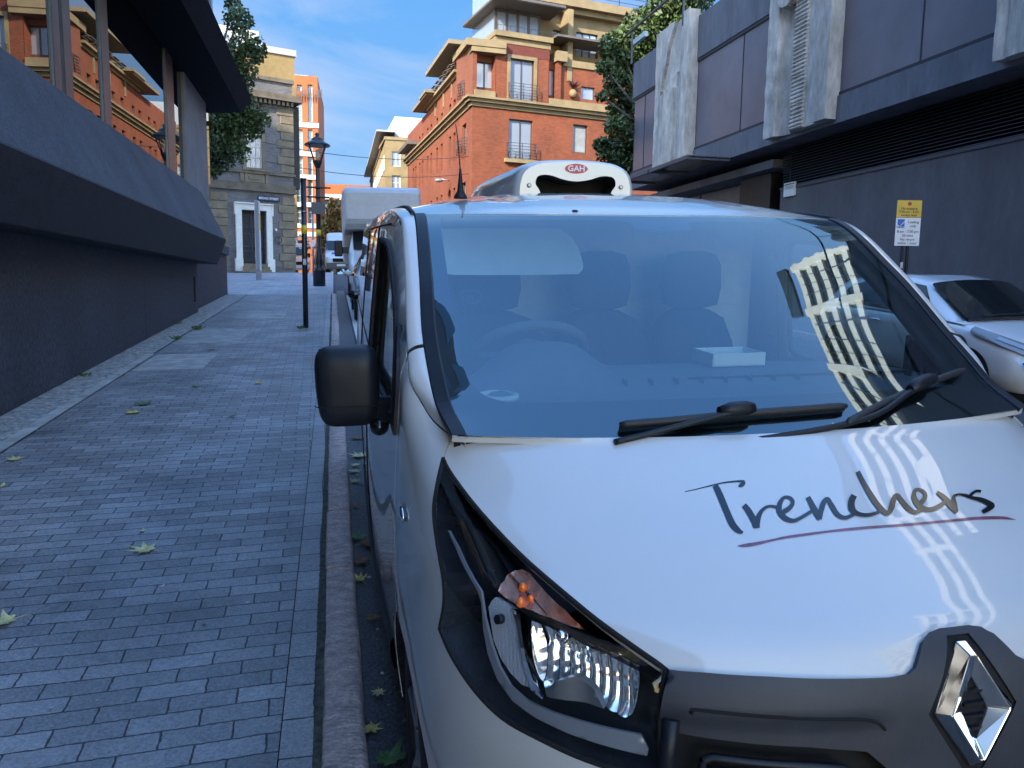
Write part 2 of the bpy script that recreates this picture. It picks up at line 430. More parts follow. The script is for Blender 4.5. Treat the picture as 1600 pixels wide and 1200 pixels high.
TYRE = mat('tyre_rubber', (.016, .016, .017), rough=.75, var=.2, bump=.3, bscale=60)
ALLOY = mat('wheel_alloy', (.30, .31, .33), rough=.35, metal=.8, var=.06)
SEATF = mat('seat_fabric', (.035, .038, .046), rough=.9, var=.2, bump=.2, bscale=120)
DASHPL = mat('dash_plastic', (.11, .118, .13), rough=.7, var=.12, bump=.1, bscale=200)
LINER = mat('light_liner', (.55, .57, .55), rough=.8, var=.05)
BULKH = mat('bulkhead_panel', (.55, .56, .56), rough=.55, var=.06)
AMBER = mat('amber_bulb', (1.0, .15, .0), rough=.12, var=.05, coat=1.0)
AMBERC = mat('amber_reflector', (1.0, .30, .12), rough=.3, metal=.0, var=.25, scale=40, bump=.3, bscale=160)
PAPER = mat('paper_white', (.78, .80, .78), rough=.7, var=.03)

VAN = empty('delivery_van', v2w([0, 0, 0]), 'white panel van parked at the kerb with handwritten lettering across its bonnet', 'van')
VAN.rotation_euler = (Matrix(GM.tolist())@Matrix.Rotation(VYAW, 3, 'Z')).to_euler()
def vb(mb, name, m, parent=VAN): return mb.build(name, m, parent, world=False)
MIR = lambda p: np.array([-p[0], p[1], p[2]])

def add_lip(mb, depth, nf, out=False):
    """fold the open rim of a panel inwards so that its edge has thickness"""
    bm = mb.bm; bmesh.ops.remove_doubles(bm, verts=bm.verts, dist=1e-6)
    ed = [e for e in bm.edges if len(e.link_faces) == 1]
    vs = {v for e in ed for v in e.verts}; new = {}
    for v in vs:
        n = np.asarray(nf(np.array(v.co))); new[v] = bm.verts.new(tuple(np.array(v.co)-n*depth))
    for e in ed:
        a, b = e.verts
        e.smooth = False
        try: bm.faces.new([a, b, new[b], new[a]]).smooth = False
        except ValueError: pass
    return mb
def skin_n_any(p):
    s = 1 if p[0] < 0 else -1; q = np.array([-abs(p[0]), p[1], p[2]]); n = skin_n(q); return np.array([n[0]*s, n[1], n[2]])
def skin_panel(name, poly, step, m, parent=VAN, holes=(), off=0.0, lip=.012, both=True, build=True, smooth=True, fmap=None, mirror=False):
    """a panel lying on the body skin; poly in the (girth, height) chart"""
    res = []
    for sd in ((0, 1) if both else ((1,) if mirror else (0,))):
        mb = MB(); fn = fmap or (lambda q: skin(q, off))
        patch2d(mb, poly, step, (fn if sd == 0 else (lambda q: MIR(fn(q)))), holes=holes, smooth=smooth)
        if lip: add_lip(mb, lip, skin_n_any)
        res.append(mb)
    if not build: return res
    return [vb(mb, name, m, parent) for mb in res]

# ---- outlines read on the photograph and laid onto the skin
U_EDGE = [(691, 715), (705, 741), (748, 797), (813, 866), (883, 927), (952, 983), (1041, 1046)]
L_EDGE = [(691, 715), (681, 758), (676, 797), (681, 845), (691, 905), (692, 945), (685, 983), (705, 1027), (740, 1079), (783, 1122), (835, 1152), (900, 1183), (958, 1203), (1030, 1222)]
up = px_chart(catmull(U_EDGE, 4)); lo = px_chart(np.vstack([catmull(L_EDGE[:7], 4), catmull(L_EDGE[6:], 4)[1:]]))
shrink = lambda poly, d: _inset(poly, d)
def _inset(poly, d):
    P = np.array(poly); n = len(P); A = 0.5*np.sum(P[:, 0]*np.roll(P[:, 1], -1)-np.roll(P[:, 0], -1)*P[:, 1]); s = 1 if A > 0 else -1
    out = []
    for i in range(n):
        a, b, c = P[i-1], P[i], P[(i+1) % n]; t1 = b-a; t2 = c-b
        t1 = t1/(np.linalg.norm(t1)+1e-9); t2 = t2/(np.linalg.norm(t2)+1e-9)
        n1 = np.array([-t1[1], t1[0]])*s; n2 = np.array([-t2[1], t2[0]])*s; m_ = n1+n2; L = np.linalg.norm(m_)
        m_ = m_/L if L > .3 else n1
        k = min(1.8, 1/max(.4, float(m_@n1))); out.append(b+m_*d*k)
    return [tuple(p) for p in out]
lens_poly = list(up) + list(lo[::-1])[:-1]
DOOR_V = 1.06
Wf = lambda v: float(EDGE_W(v))
lcol = LM-VM                                            # girth = v + lcol once past the corner
arch = [(.933+.372*math.cos(a)+lcol, .33+.372*math.sin(a)) for a in np.linspace(math.pi*1.06, math.acos((DOOR_V-.006-.933)/.372), 22)]
arch = [tuple(chart(np.array([-half_width(w, l-lcol)*(1-((VM-(l-lcol))/(VM-NOSE(w)))**2 if l-lcol < VM else 1)**(1/NEXP), l-lcol, w]))) for l, w in arch]
HRf = lambda v: float(HRV(v))
top_f = [tuple(chart(np.array([0, v, Wf(v)-.25*HRf(v)]))) for v in np.linspace(DOOR_V-.006, .735, 12)]
seam = px_chart([(703, 688), (696, 702)])
i_low = [(float(lo[-1][0]), .60), (float(lo[-1][0]), .27)]
bott = [(l, .27) for l in np.linspace(float(lo[-1][0])+.08, arch[0][0]-.02, 6)]
fend_poly = [tuple(p) for p in seam] + [tuple(p) for p in _inset(list(lo) + [(9, 9)], 0)[:-1]] + i_low + bott + arch + [(DOOR_V-.006+lcol, w) for w in np.linspace(.74, Wf(DOOR_V)-.08, 6)] + top_f
fend_poly = _inset(fend_poly, .003)
skin_panel('front_fender', fend_poly, .017, WHITE)
def cap_strip(name, v0, v1, n):
    for sd in (0, 1):
        mb = MB(); rows = []
        for vv in np.linspace(v0, v1, n):
            q0 = np.linspace(.25, 0, 4)[:-1].tolist(); hr = HRf(vv); ue = float(EDGE_U(vv)); p0 = skin((chart(np.array([0, vv, Wf(vv)-.25*hr]))[0], Wf(vv)-.25*hr)); u0 = abs(p0[0]); w0 = p0[2]; row = [p0-np.array([0, 0, 0])]
            for th in np.linspace(0, math.pi/2, 10)[1:]:
                row.append(np.array([-(ue+(u0-ue)*math.cos(th)), vv, w0+(Wf(vv)-w0)*math.sin(th)]))
            row = [p0-.0*p0] + row[1:] + [np.array([-ue+.02, vv, Wf(vv)-.012])]
            rows.append([MIR(p) if sd else p for p in row])
        mb.grid(rows); vb(mb, name, WHITE)
cap_strip('fender_shoulder', .735, DOOR_V-.006, 24); cap_strip('cant_rail', DOOR_V+.006, 4.95, 90)
# door, pillar and load side
win = catmull([(1.19, 1.235), (1.205, 1.42), (1.33, 1.535), (1.52, 1.635), (1.72, 1.72), (1.95, 1.745), (2.10, 1.735), (2.13, 1.60), (2.14, 1.40), (2.13, 1.25), (2.0, 1.225), (1.6, 1.225)], 4, closed=True)
rarch = [(4.031+.372*math.cos(a)+lcol, .33+.372*math.sin(a)) for a in np.linspace(math.pi*1.06, -.06*math.pi, 18)]
farch = [(.933+.372*math.cos(a)+lcol, .33+.372*math.sin(a)) for a in np.linspace(math.acos((DOOR_V+.006-.933)/.372), -.06*math.pi, 12)]
VE = 4.95
side_poly = [(DOOR_V+.006+lcol, Wf(DOOR_V)-.25*HRf(DOOR_V))] + [(DOOR_V+.006+lcol, w) for w in (1.2, .9)] + farch + [(v+lcol, .30) for v in np.linspace(1.4, 3.6, 12)] + rarch + [(VE-.03+lcol, .32), (VE+lcol, .8), (VE+lcol, 1.6), (VE+lcol, Wf(VE)-.25*HRf(VE))] + [(v+lcol, Wf(v)-.25*HRf(v)) for v in np.linspace(4.8, 1.1, 40)]
body_side = skin_panel('body_side', side_poly, .045, WHITE, holes=[[(v+lcol, w) for v, w in win]], lip=.003)
for k, (sd, bs) in enumerate(zip((1, -1), body_side)):
    mv = (lambda p: p) if sd == 1 else MIR
    # door glass, rubber and mirror triangle
    mb = MB(); patch2d(mb, [(v+lcol, w) for v, w in win], .08, lambda q: mv(skin(q, .022))); vb(mb, 'door_window', clear_glass('door_glass', 1.6, (.88, .94, .92)))
    mb = MB(); c = [mv(skin((v+lcol, w), -.002)) for v, w in _inset(win, .008)]; mb.tube(c+[c[0]], .011, 6, cap=False); vb(mb, 'window_seal', RUBBER)
    mb = MB(); patch2d(mb, [(v+lcol, w) for v, w in [(1.085, 1.20), (1.09, 1.33), (1.12, 1.415), (1.19, 1.50), (1.235, 1.49), (1.235, 1.20)]], .05, lambda q: mv(skin(q, -.008))); add_lip(mb, .02, skin_n_any); vb(mb, 'mirror_mount', BLKPL)
    # drip rail, door shut lines, rub strip, handle
    mb = MB(); mb.tube([mv(np.array([-EDGE_U(v)-.004, v, Wf(v)+.002])) for v in np.linspace(1.665, 4.9, 40)], .009, 6); vb(mb, 'drip_rail', RUBBER)
    mb = MB()
    for vv in (2.235, 3.35):
        mb.tube([mv(skin((vv+lcol, w), -.0005)) for w in np.linspace(.36, 1.79, 24)], .0035, 5)
    mb.tube([mv(skin((v+lcol, 1.795), -.0005)) for v in np.linspace(1.75, 3.35, 24)], .0035, 5)
    mb.tube([mv(skin((v+lcol, 1.30), -.0005)) for v in np.linspace(2.28, 4.9, 24)], .0030, 5)
    vb(mb, 'door_shut_line', DARKGAP)
    mb = MB(); rows = []
    for l in np.linspace(1.40, 3.58, 40):
        rows.append([mv(skin((l+lcol, w), -o)) for w, o in ((.30, .0), (.31, .012), (.37, .016), (.40, .014), (.42, .0))])
    mb.grid(rows); vb(mb, 'sill_trim', BLKPL)
    mb = MB(); P = [mv(skin((v+lcol, 1.08), -.03)) for v in np.linspace(1.98, 2.16, 8)]; mb.tube([mv(skin((1.97+lcol, 1.08), 0))]+P+[mv(skin((2.17+lcol, 1.08), 0))], .014, 8); vb(mb, 'door_handle', BLKPL)
    # side repeater lamp
    c = mv(skin((.835+lcol, 1.055), -.004)); mb = MB(); mb.blob(c, (.010, .040, .019), sub=3); vb(mb, 'side_repeater', CHROME)
# roof
def roof_pt(a, v, t=1):
    cw = np.interp(v, [1.50, 1.58, 1.70, 1.9, 2.15, 2.45, 3.0, 4.0, 5.0], [1.829, 1.856, 1.885, 1.915, 1.937, 1.949, 1.957, 1.955, 1.94])
    return cw
mb = MB(); rows = []
for s in np.linspace(0, 1, 60)**1.4:
    row = []
    for a in np.linspace(-1, 1, 41):
        ev = 1.665+s*(VE-1.665); cv = 1.498+s*(VE-1.498); v = cv+(ev-cv)*abs(a)**2.3
        ew = Wf(ev); cw = roof_pt(0, cv); rib = .006*max(0, 1-abs(abs(a)-.55)/.05)*min(1, s*12)
        row.append((a*EDGE_U(ev), v, cw+(ew-cw)*abs(a)**2.8-rib))
    rows.append(row)
mb.grid(rows); add_lip(mb, .02, lambda p: np.array([0, 0, 1.0])); vb(mb, 'roof', WHITE)
mb = MB(); mb.box((-.86, VE-.03, .35), (.86, VE-.005, 1.86)); vb(mb, 'rear_door', WHITE)
mb = MB(); mb.box((-.80, .32, .22), (.80, VE-.1, .52)); mb.box((-.62, .10, .30), (.62, .4, .75)); vb(mb, 'underbody', DARKGAP)
# ---- windscreen
def ws(a, t):
    ev = .723+t*(1.665-.723); eu = EDGE_U(ev); ew = Wf(ev) if t >= 0 else Wf(.723)+(ev-.723)*.45
    cv = .600+t*(1.497-.600); cw = 1.279+t*(1.828-1.279)+.022*4*t*(1-t)
    A = abs(a); return np.array([a*eu, cv+(ev-cv)*A**2.2, cw+(ew-cw)*A**2.2])
def surf_n(fn, a, t, e=1e-3):
    n = np.cross(fn(a+e, t)-fn(a-e, t), fn(a, t+e)-fn(a, t-e)); n /= np.linalg.norm(n)+1e-12
    return n if n[2] > 0 else -n
def px_on(fn, px, guess, it=25):
    """surface parameters seen through a photo pixel"""
    x = np.array(guess, float); R = RC
    def pr(q):
        w = (v2w(fn(*q))-CAM)@R.T; return np.array([800+F_PX*w[0]/w[2], 600+F_PX*w[1]/w[2]])
    for _ in range(it):
        r = pr(x)-px; J = np.stack([(pr(x+[1e-4, 0])-pr(x))/1e-4, (pr(x+[0, 1e-4])-pr(x))/1e-4], 1)
        st = np.linalg.lstsq(J, -r, rcond=None)[0]; x = x+np.clip(st, -.3, .3)
        if np.abs(r).max() < .02: break
    return x
def ws_at(px, lift=0.0, g=(0, .3)):
    q = px_on(ws, px, g); return ws(*q)+lift*surf_n(ws, *q)
mb = MB(); mb.grid([[ws(a, t) for a in np.linspace(-.985, .985, 49)] for t in np.linspace(.002, 1.0, 25)]); GLASS = vb(mb, 'windscreen', WSGLASS)
mb = MB(); mb.grid([[ws(a, .03)-.012*surf_n(ws, a, .03)-np.array([0, 0, d]) for a in np.linspace(-.985, .985, 41)] for d in (0, .05, .12)]); vb(mb, 'cowl', DARKGAP)
# printed black border just behind the glass
def wsb(q): 
    p = ws(*q); return p-.004*surf_n(ws, *q)
inner_px = [(676, 400), (677, 372), (690, 352), (730, 344), (800, 341), (905, 341)]
hole = [(-.90, .93), (-.905, .80), (-.900, .5), (-.895, .30), (-.875, .205), (-.82, .155), (-.7, .135), (-.35, .125), (0, .122), (.35, .125), (.7, .135), (.82, .155), (.875, .205), (.895, .30), (.900, .5), (.905, .80), (.90, .93), (.86, .965), (.5, .965), (.16, .96), (.12, .90), (0, .885), (-.12, .90), (-.16, .96), (-.5, .965), (-.86, .965)]
hole = catmull(hole, 3, closed=True)
mb = MB(); patch2d(mb, [(-.98, .003), (.98, .003), (.98, .995), (-.98, .995)], .05, wsb, holes=[hole]); vb(mb, 'windscreen_border', FRIT, GLASS)
for sd in (-1, 1):
    mb = MB(); rows = []
    for t in np.linspace(-.004, 1.0, 40):
        wd = .045
        rows.append([ws(sd*(1-wd*k), t)+h*surf_n(ws, sd*(1-wd*k), t) for k, h in ((-.05, -.012), (-.05, .002), (.05, .005), (.90, .005), (1.0, .002), (1.0, -.006))])
    mb.grid(rows, smooth=False); vb(mb, 'pillar_trim', BLKPL, VAN)
# ---- bonnet
_bx = [-.012, -.004, .010, .045, .13, .265, .425, .60, .74]; _bw = [.965, .980, 1.003, 1.048, 1.09, 1.15, 1.21, 1.283, 1.34]
_bt = _pchip_table(_bx, _bw, 800); _cv = np.linspace(.006, .600, 120); _cw = np.interp(_cv, *_bt)
_cl = np.concatenate([[0], np.cumsum(np.hypot(np.diff(_cv), np.diff(_cw)))]); _cl /= _cl[-1]
_ue = [skin(tuple(p), 0.0) for p in up][::-1]; _se = [skin(tuple(p), 0.0) for p in seam[::-1]] + [np.array([-EDGE_U(.730), .730, Wf(.730)-.004])]
_edge = np.array(_ue+_se); _edge[:, 0] += .004; _el = np.concatenate([[0], np.cumsum(np.linalg.norm(np.diff(_edge, axis=0), axis=1))]); _el /= _el[-1]
def bon(a, t):
    t_ = min(1, max(0, t)); e = np.array([np.interp(t_, _el, _edge[:, i]) for i in range(3)])
    tc = t_; cv = np.interp(tc, _cl, _cv); cw = np.interp(tc, _cl, _cw)
    A = abs(a); pw = 2.4-.2*t_; k = max(0, t_-.55)/.45; return np.array([-a*e[0], cv+(e[1]-cv)*A**pw, cw+(e[2]-cw)*A**(2.7+11*k*k)])
mb = MB(); mb.grid([[bon(a, t) for a in np.linspace(-1, 1, 61)] for t in np.linspace(0, 1, 46)]); add_lip(mb, .018, lambda p: np.array([0, -.25, .97]))
BONNET = vb(mb, 'bonnet', WHITE)
# handwriting on the bonnet
def stroke(mb, pts, org, sc, lift, extra=1.0):
    P = np.array([(org[0]+p[0]/sc, org[1]+p[1]/sc, p[2]/sc*extra) for p in pts], float); C = catmull(P, 5)
    L = []
    for i in range(len(C)):
        t = C[min(i+1, len(C)-1), :2]-C[max(i-1, 0), :2]; t = t/(np.linalg.norm(t)+1e-9); n = np.array([-t[1], t[0]]); w = max(.5, C[i, 2])/2
        L.append([C[i, :2]+n*w, C[i, :2]-n*w])
    rows = []; g = (.2, .5)
    for l, r in L:
        row = []
        for p in (l, (l+r)/2, r):
            q = px_on(bon, p, g); g = q; row.append(bon(*q)+lift*surf_n(bon, *q))
        rows.append(row)
    mb.grid(rows)
A_, B_, SC = (1060, 720), (1320, 720), 5.926
mb = MB()
for i, (o, pts) in enumerate([
    (A_, [(60, 288, 5), (180, 262, 8), (300, 232, 11), (420, 205, 13), (530, 193, 16), (585, 192, 22), (612, 196, 26)]), (A_, [(612, 194, 20), (598, 215, 40), (575, 232, 34), (555, 236, 10)]),
    (A_, [(340, 232, 50), (365, 280, 58), (400, 360, 60), (450, 480, 60), (500, 590, 62), (555, 650, 50), (597, 668, 22)]),
    (A_, [(605, 415, 50), (640, 455, 56), (680, 520, 60), (710, 580, 60), (712, 628, 40)]), (A_, [(722, 622, 60), (735, 540, 52), (765, 475, 36), (815, 432, 26), (870, 425, 26), (925, 440, 30)]),
    (A_, [(975, 475, 46), (1030, 440, 42), (1058, 390, 36), (1035, 350, 32), (985, 342, 30), (945, 385, 44), (930, 450, 52), (955, 505, 54), (1005, 545, 48), (1070, 558, 36), (1150, 522, 32), (1245, 462, 30)]),
    (A_, [(1198, 340, 44), (1240, 420, 52), (1280, 495, 56), (1305, 550, 34)]), (A_, [(1305, 545, 44), (1320, 465, 50), (1345, 390, 48), (1380, 358, 36), (1415, 415, 46), (1470, 500, 46), (1535, 532, 36), (1600, 512, 32), (1660, 480, 26)]),
    (B_, [(85, 325, 56), (60, 385, 62), (65, 450, 62), (110, 492, 44), (190, 508, 34), (260, 498, 32), (330, 470, 28)]),
    (B_, [(118, 105, 42), (170, 205, 44), (230, 310, 52), (290, 400, 54), (345, 462, 52), (392, 492, 42), (430, 440, 54), (450, 365, 52), (482, 325, 40), (525, 375, 44), (585, 445, 48), (650, 482, 36), (715, 452, 34)]),
    (B_, [(690, 405, 46), (738, 355, 40), (738, 305, 32), (690, 272, 28), (645, 285, 34), (640, 345, 48), (672, 405, 56), (725, 448, 48), (790, 456, 40), (860, 432, 40), (935, 380, 32)]),
    (B_, [(850, 296, 30), (915, 345, 46), (985, 425, 58), (1032, 488, 34)]), (B_, [(1030, 480, 40), (1010, 410, 50), (1005, 345, 36), (1045, 318, 18), (1110, 325, 26), (1150, 338, 30)]),
    (B_, [(1145, 345, 34), (1180, 308, 26), (1222, 286, 24), (1258, 292, 26)]), (B_, [(1130, 335, 24), (1190, 352, 30), (1260, 368, 40), (1330, 400, 48), (1362, 425, 46), (1320, 455, 46), (1272, 482, 36)])]):
    stroke(mb, pts, o, SC, .0010+.00012*i)
vb(mb, 'handwritten_lettering', BLKGL, BONNET)
mb = MB()
ul = [(550, 790, 6), (620, 786, 32), (740, 766, 30), (880, 735, 20), (1000, 710, 24), (1200, 682, 24), (1400, 655, 20), (1541, 640, 26), (1741, 622, 26), (1941, 607, 24), (2141, 592, 24), (2341, 574, 24), (2541, 555, 24), (2741, 536, 28), (2891, 530, 30), (3021, 532, 26), (3120, 548, 5)]
stroke(mb, ul, A_, SC, .0009); vb(mb, 'lettering_underline', mat('maroon_marker', (.16, .035, .07), rough=.3, var=.35, scale=60, coat=.5), BONNET)
# ---- headlights (both sides), built behind a clear cover
def inner_px(pxs, depth, s=1, sm=0, closed=True):
    P = catmull(pxs, sm, closed=closed) if sm else pxs
    return px_chart(P)
c7 = lambda L: [(640+x/3, 800+y/3) for x, y in L]
hl_defs = dict(
    strip=c7([(316, 500), (330, 560), (350, 640), (385, 740), (440, 835), (520, 905), (640, 960), (800, 1010), (1075, 1072), (1112, 1142), (1105, 1172), (900, 1122), (720, 1062), (560, 985), (450, 905), (375, 800), (330, 680), (308, 560), (300, 430), (285, 372), (240, 275), (180, 150), (145, 75), (152, 75), (195, 150), (255, 270), (300, 370)]),
    side=c7([(328, 450), (345, 415), (368, 390), (410, 405), (452, 440), (475, 520), (490, 620), (510, 730), (538, 848), (490, 832), (430, 770), (385, 700), (350, 610)]),
    drl=c7([(455, 445), (500, 470), (500, 560), (515, 680), (550, 790), (600, 893), (545, 850), (512, 740), (490, 620), (478, 520)]),
    main=c7([(545, 500), (620, 525), (700, 560), (790, 588), (900, 630), (985, 670), (1075, 718), (1068, 820), (1060, 900), (1030, 975), (1000, 1000), (960, 985), (880, 945), (780, 915), (690, 890), (610, 888), (570, 790), (545, 690), (535, 590)]),
    ind=c7([(393, 350), (408, 315), (440, 272), (480, 248), (515, 240), (550, 258), (600, 315), (650, 368), (720, 430), (780, 500), (810, 535), (740, 518), (650, 480), (560, 445), (470, 408), (420, 378)]))
HLCH = {k: px_chart(v) for k, v in hl_defs.items()}
REFL = None
def refl_mat():
    m, nt, b = nodes('lamp_reflector'); b.inputs['Metallic'].default_value = .82; b.inputs['Roughness'].default_value = .13; b.inputs['Base Color'].default_value = (.86, .88, .90, 1)
    tc = N(nt, 'ShaderNodeTexCoord'); wv = N(nt, 'ShaderNodeTexWave', Scale=14.0, Distortion=1.5, Detail=1.0); wv.bands_direction = 'Z'
    nt.links.new(tc.outputs['Object'], wv.inputs['Vector']); bp = N(nt, 'ShaderNodeBump', Strength=.12, Distance=.01)
    nt.links.new(wv.outputs['Fac'], bp.inputs['Height']); nt.links.new(bp.outputs['Normal'], b.inputs['Normal']); return m
REFLM = refl_mat()
def prism_mat():
    m, nt, b = nodes('lamp_prisms'); b.inputs['Metallic'].default_value = .45; b.inputs['Roughness'].default_value = .22; b.inputs['Base Color'].default_value = (.62, .65, .70, 1)
    tc = N(nt, 'ShaderNodeTexCoord'); vo = N(nt, 'ShaderNodeTexVoronoi', Scale=170.0); vo.distance = 'CHEBYCHEV'; vo.inputs['Randomness'].default_value = .15
    nt.links.new(tc.outputs['Object'], vo.inputs['Vector']); bp = N(nt, 'ShaderNodeBump', Strength=1.0, Distance=.004)
    nt.links.new(vo.outputs['Distance'], bp.inputs['Height']); nt.links.new(bp.outputs['Normal'], b.inputs['Normal']); return m
PRISM = prism_mat()
def rib_mat():
    m, nt, b = nodes('indicator_reflector'); b.inputs['Metallic'].default_value = .75; b.inputs['Roughness'].default_value = .16; tc = N(nt, 'ShaderNodeTexCoord')
    nz = N(nt, 'ShaderNodeTexNoise', Scale=9.0, Detail=0.0); nt.links.new(tc.outputs['Object'], nz.inputs['Vector']); cr = N(nt, 'ShaderNodeValToRGB'); cr.color_ramp.elements[0].position = .42; cr.color_ramp.elements[1].position = .62; cr.color_ramp.elements[0].color = (.95, .22, .08, 1); cr.color_ramp.elements[1].color = (.92, .50, .38, 1)
    nt.links.new(nz.outputs['Fac'], cr.inputs['Fac']); nt.links.new(cr.outputs['Color'], b.inputs['Base Color'])
    wv = N(nt, 'ShaderNodeTexWave', Scale=120.0, Distortion=.2); wv.bands_direction = 'DIAGONAL'; nt.links.new(tc.outputs['Object'], wv.inputs['Vector']); bp = N(nt, 'ShaderNodeBump', Strength=.5, Distance=.003); nt.links.new(wv.outputs['Fac'], bp.inputs['Height']); nt.links.new(bp.outputs['Normal'], b.inputs['Normal']); return m
RIB = rib_mat()
CLEARPL = clear_glass('clear_plastic', ior=1.5, tint=(.93, .93, .94))
HOUS = mat('lamp_housing', (.016, .018, .022), rough=.2, var=.1)
HOUSR = mat('lamp_housing_matt', (.018, .020, .024), rough=.4, var=.1, bump=.0)
def cen(poly): return np.mean(np.array(poly), axis=0)
for sd in (1, -1):
    mv = (lambda p: p) if sd == 1 else MIR
    def P(lw, d): return mv(skin(tuple(lw), d))
    mb = MB(); patch2d(mb, _inset(lens_poly, .0045), .022, lambda q: P(q, .001)); add_lip(mb, .012, skin_n_any)
    HL = vb(mb, 'headlight', LENS)
    mb = MB(); patch2d(mb, _inset(lens_poly, .001), .03, lambda q: P(q, .078)); add_lip(mb, -.070, skin_n_any); vb(mb, 'lamp_housing', HOUS, HL)
    mb = MB(); c = [P(q, .004) for q in resample(lens_poly, .02)]; mb.tube(c+[c[0]], .0055, 6, cap=False); vb(mb, 'lamp_seal', DARKGAP, HL)
    # satin strip
    mb = MB(); patch2d(mb, HLCH['strip'], .012, lambda q: P(q, .020)); add_lip(mb, .006, skin_n_any); vb(mb, 'trim_strip', SILVER, HL)
    # side light with prisms, its chrome column and bulb
    mb = MB(); cc = cen(HLCH['side']); patch2d(mb, HLCH['side'], .010, lambda q: P(q, .024)); add_lip(mb, .015, skin_n_any); sl = vb(mb, 'side_light', PRISM, HL)
    mb = MB(); b0 = px_chart([(771, 969)])[0]; mb.tube([P(b0, .03), P(b0, .010)], .0095, 14); vb(mb, 'bulb_holder', BLKPL, sl)
    mb = MB(); patch2d(mb, HLCH['drl'], .009, lambda q: P(q, .016)); add_lip(mb, .02, skin_n_any); vb(mb, 'chrome_column', CHROME, HL)
    # main reflector: a faceted bowl
    mp = np.array(HLCH['main']); mc = cen(mp); l0, l1 = mp[:, 0].min(), mp[:, 0].max(); w0, w1 = mp[:, 1].min(), mp[:, 1].max()
    dist = lambda q: min(1.0, min(np.hypot(mp[:, 0]-q[0], mp[:, 1]-q[1]))/.045)
    mpc = list(map(tuple, mp)); mb = MB(); NF = 10
    def wr(l):
        ys = []
        for i in range(len(mpc)):
            (x0, y0), (x1, y1) = mpc[i-1], mpc[i]
            if (x0 <= l) != (x1 <= l): ys.append(y0+(y1-y0)*(l-x0)/(x1-x0))
        return (min(ys), max(ys)) if len(ys) > 1 else None
    for k in range(NF):
        rows = []
        for fx in np.linspace(.03, .97, 6):
            l = l0+(l1-l0)*(k+fx)/NF; r_ = wr(l)
            if r_ is None: continue
            x = (l-l0)/(l1-l0); row = []
            for fy in np.linspace(.0, 1, 15):
                w = r_[0]+(r_[1]-r_[0])*fy; bw = (4*x*(1-x))**.5*(.35+.65*(4*fy*(1-fy))**.6)
                row.append(P((l, w), .016+.045*bw+.010*(fx-.5)**2*4*.6+(.008 if (fy > .62) else 0)*(k in (5, 6, 7, 8))))
            rows.append(row)
        if len(rows) > 1: mb.grid(rows)
    vb(mb, 'main_reflector', REFLM, HL)
    mb = MB(); bl = px_chart([(872, 992)])[0]; mb.tube([P(bl, .06), P(bl, .02)], .012, 16); mb.blob(P(bl, .018), .012); vb(mb, 'headlamp_bulb', CHROME, HL)
    lp = c7([(610, 850), (680, 800), (760, 785), (850, 850), (900, 935), (780, 912), (690, 888), (620, 880)])
    mb = MB(); patch2d(mb, px_chart(lp), .012, lambda q: P(q, .022-.012*math.sin((q[0]-l0)*30)**2)); add_lip(mb, .02, skin_n_any); vb(mb, 'low_shade', mat('lamp_shade_grey', (.20, .20, .20), rough=.35, metal=.5, var=.1), HL)
    # indicator
    ip = np.array(HLCH['ind']); ic = cen(ip)
    dst = lambda q: min(1.0, min(np.hypot(ip[:, 0]-q[0], ip[:, 1]-q[1]))/.02)
    mb = MB(); patch2d(mb, HLCH['ind'], .006, lambda q: P(q, .020+.006*dst(q)), smooth=True); il = vb(mb, 'indicator', RIB, HL)
    mb = MB()
    for bx, by, rr in ((515, 325, .0085), (500, 400, .0092), (552, 378, .0065)):
        bq = px_chart(c7([(bx, by)]))[0]; mb.blob(P(bq, .022), (rr, rr, rr*1.25), sub=3)
    vb(mb, 'amber_bulb', AMBER, il)
# ---- grille bar with its raised surround, lower grille, emblem
gl = float(np.mean([lo[-1][0], up[-1][0]]))
def chart_u(u, w):
    a = half_width(w, 0); s = (abs(u)/a)**(NEXP/2); return float(np.interp(math.asin(min(1, s)), _tt, _L))
def nose(q, off=0.0):                                    # signed girth about the centre line
    s = 1 if q[0] < 0 else -1; p = skin((max(abs(q[0]), 1e-5), q[1]), off); return np.array([s*-abs(p[0])*1.0 if s == 1 else abs(p[0]), p[1], p[2]])
def nose_n(p): return skin_n_any(p if abs(p[0]) > 1e-4 else np.array([-1e-4, p[1], p[2]]))
bar_px = [(1047, 1047), (1100, 1051), (1200, 1057), (1300, 1060), (1390, 1058), (1415, 1053), (1426, 1043), (1432, 1025), (1437, 1005), (1446, 992), (1462, 986), (1479, 984)]
top_l = px_chart(bar_px); 
tl = [(-l, w) for l, w in top_l[:-1]] + [(0.0, top_l[-1][1])]; tr_ = [(l, w) for l, w in top_l[:-1][::-1]]
low_b = [(.52, .905), (.42, .90), (.30, .893), (.20, .880), (.155, .84), (.12, .785), (.07, .745), (0, .735)]
bar_poly = tl + tr_ + [(gl, .93)] + [(l, w) for l, w in low_b] + [(-l, w) for l, w in low_b[:-1][::-1]] + [(-gl, .93)]
bar_poly = [tuple(map(float, p)) for p in bar_poly]
RH, RV = .080, .099; EC = .937                          # emblem half width, half height, centre height
recess = [(-RH-.010, EC), (-.022, EC+RV+.008), (.022, EC+RV+.008), (RH+.010, EC), (.020, EC-RV-.008), (-.020, EC-RV-.008)]
emb_l = lambda u, w: (math.copysign(chart_u(u, w), u) if abs(u) > 1e-6 else 0.0, w)
rec_poly = [emb_l(u, w) for u, w in recess]
def bar_off(q):
    y = q[1]; sm = lambda x: (lambda k: k*k*(3-2*k))(min(1, max(0, x)))
    return nose(q, -(.010-.012*sm((.952-y)/.035)*sm((abs(q[0])-.13)/.10)))
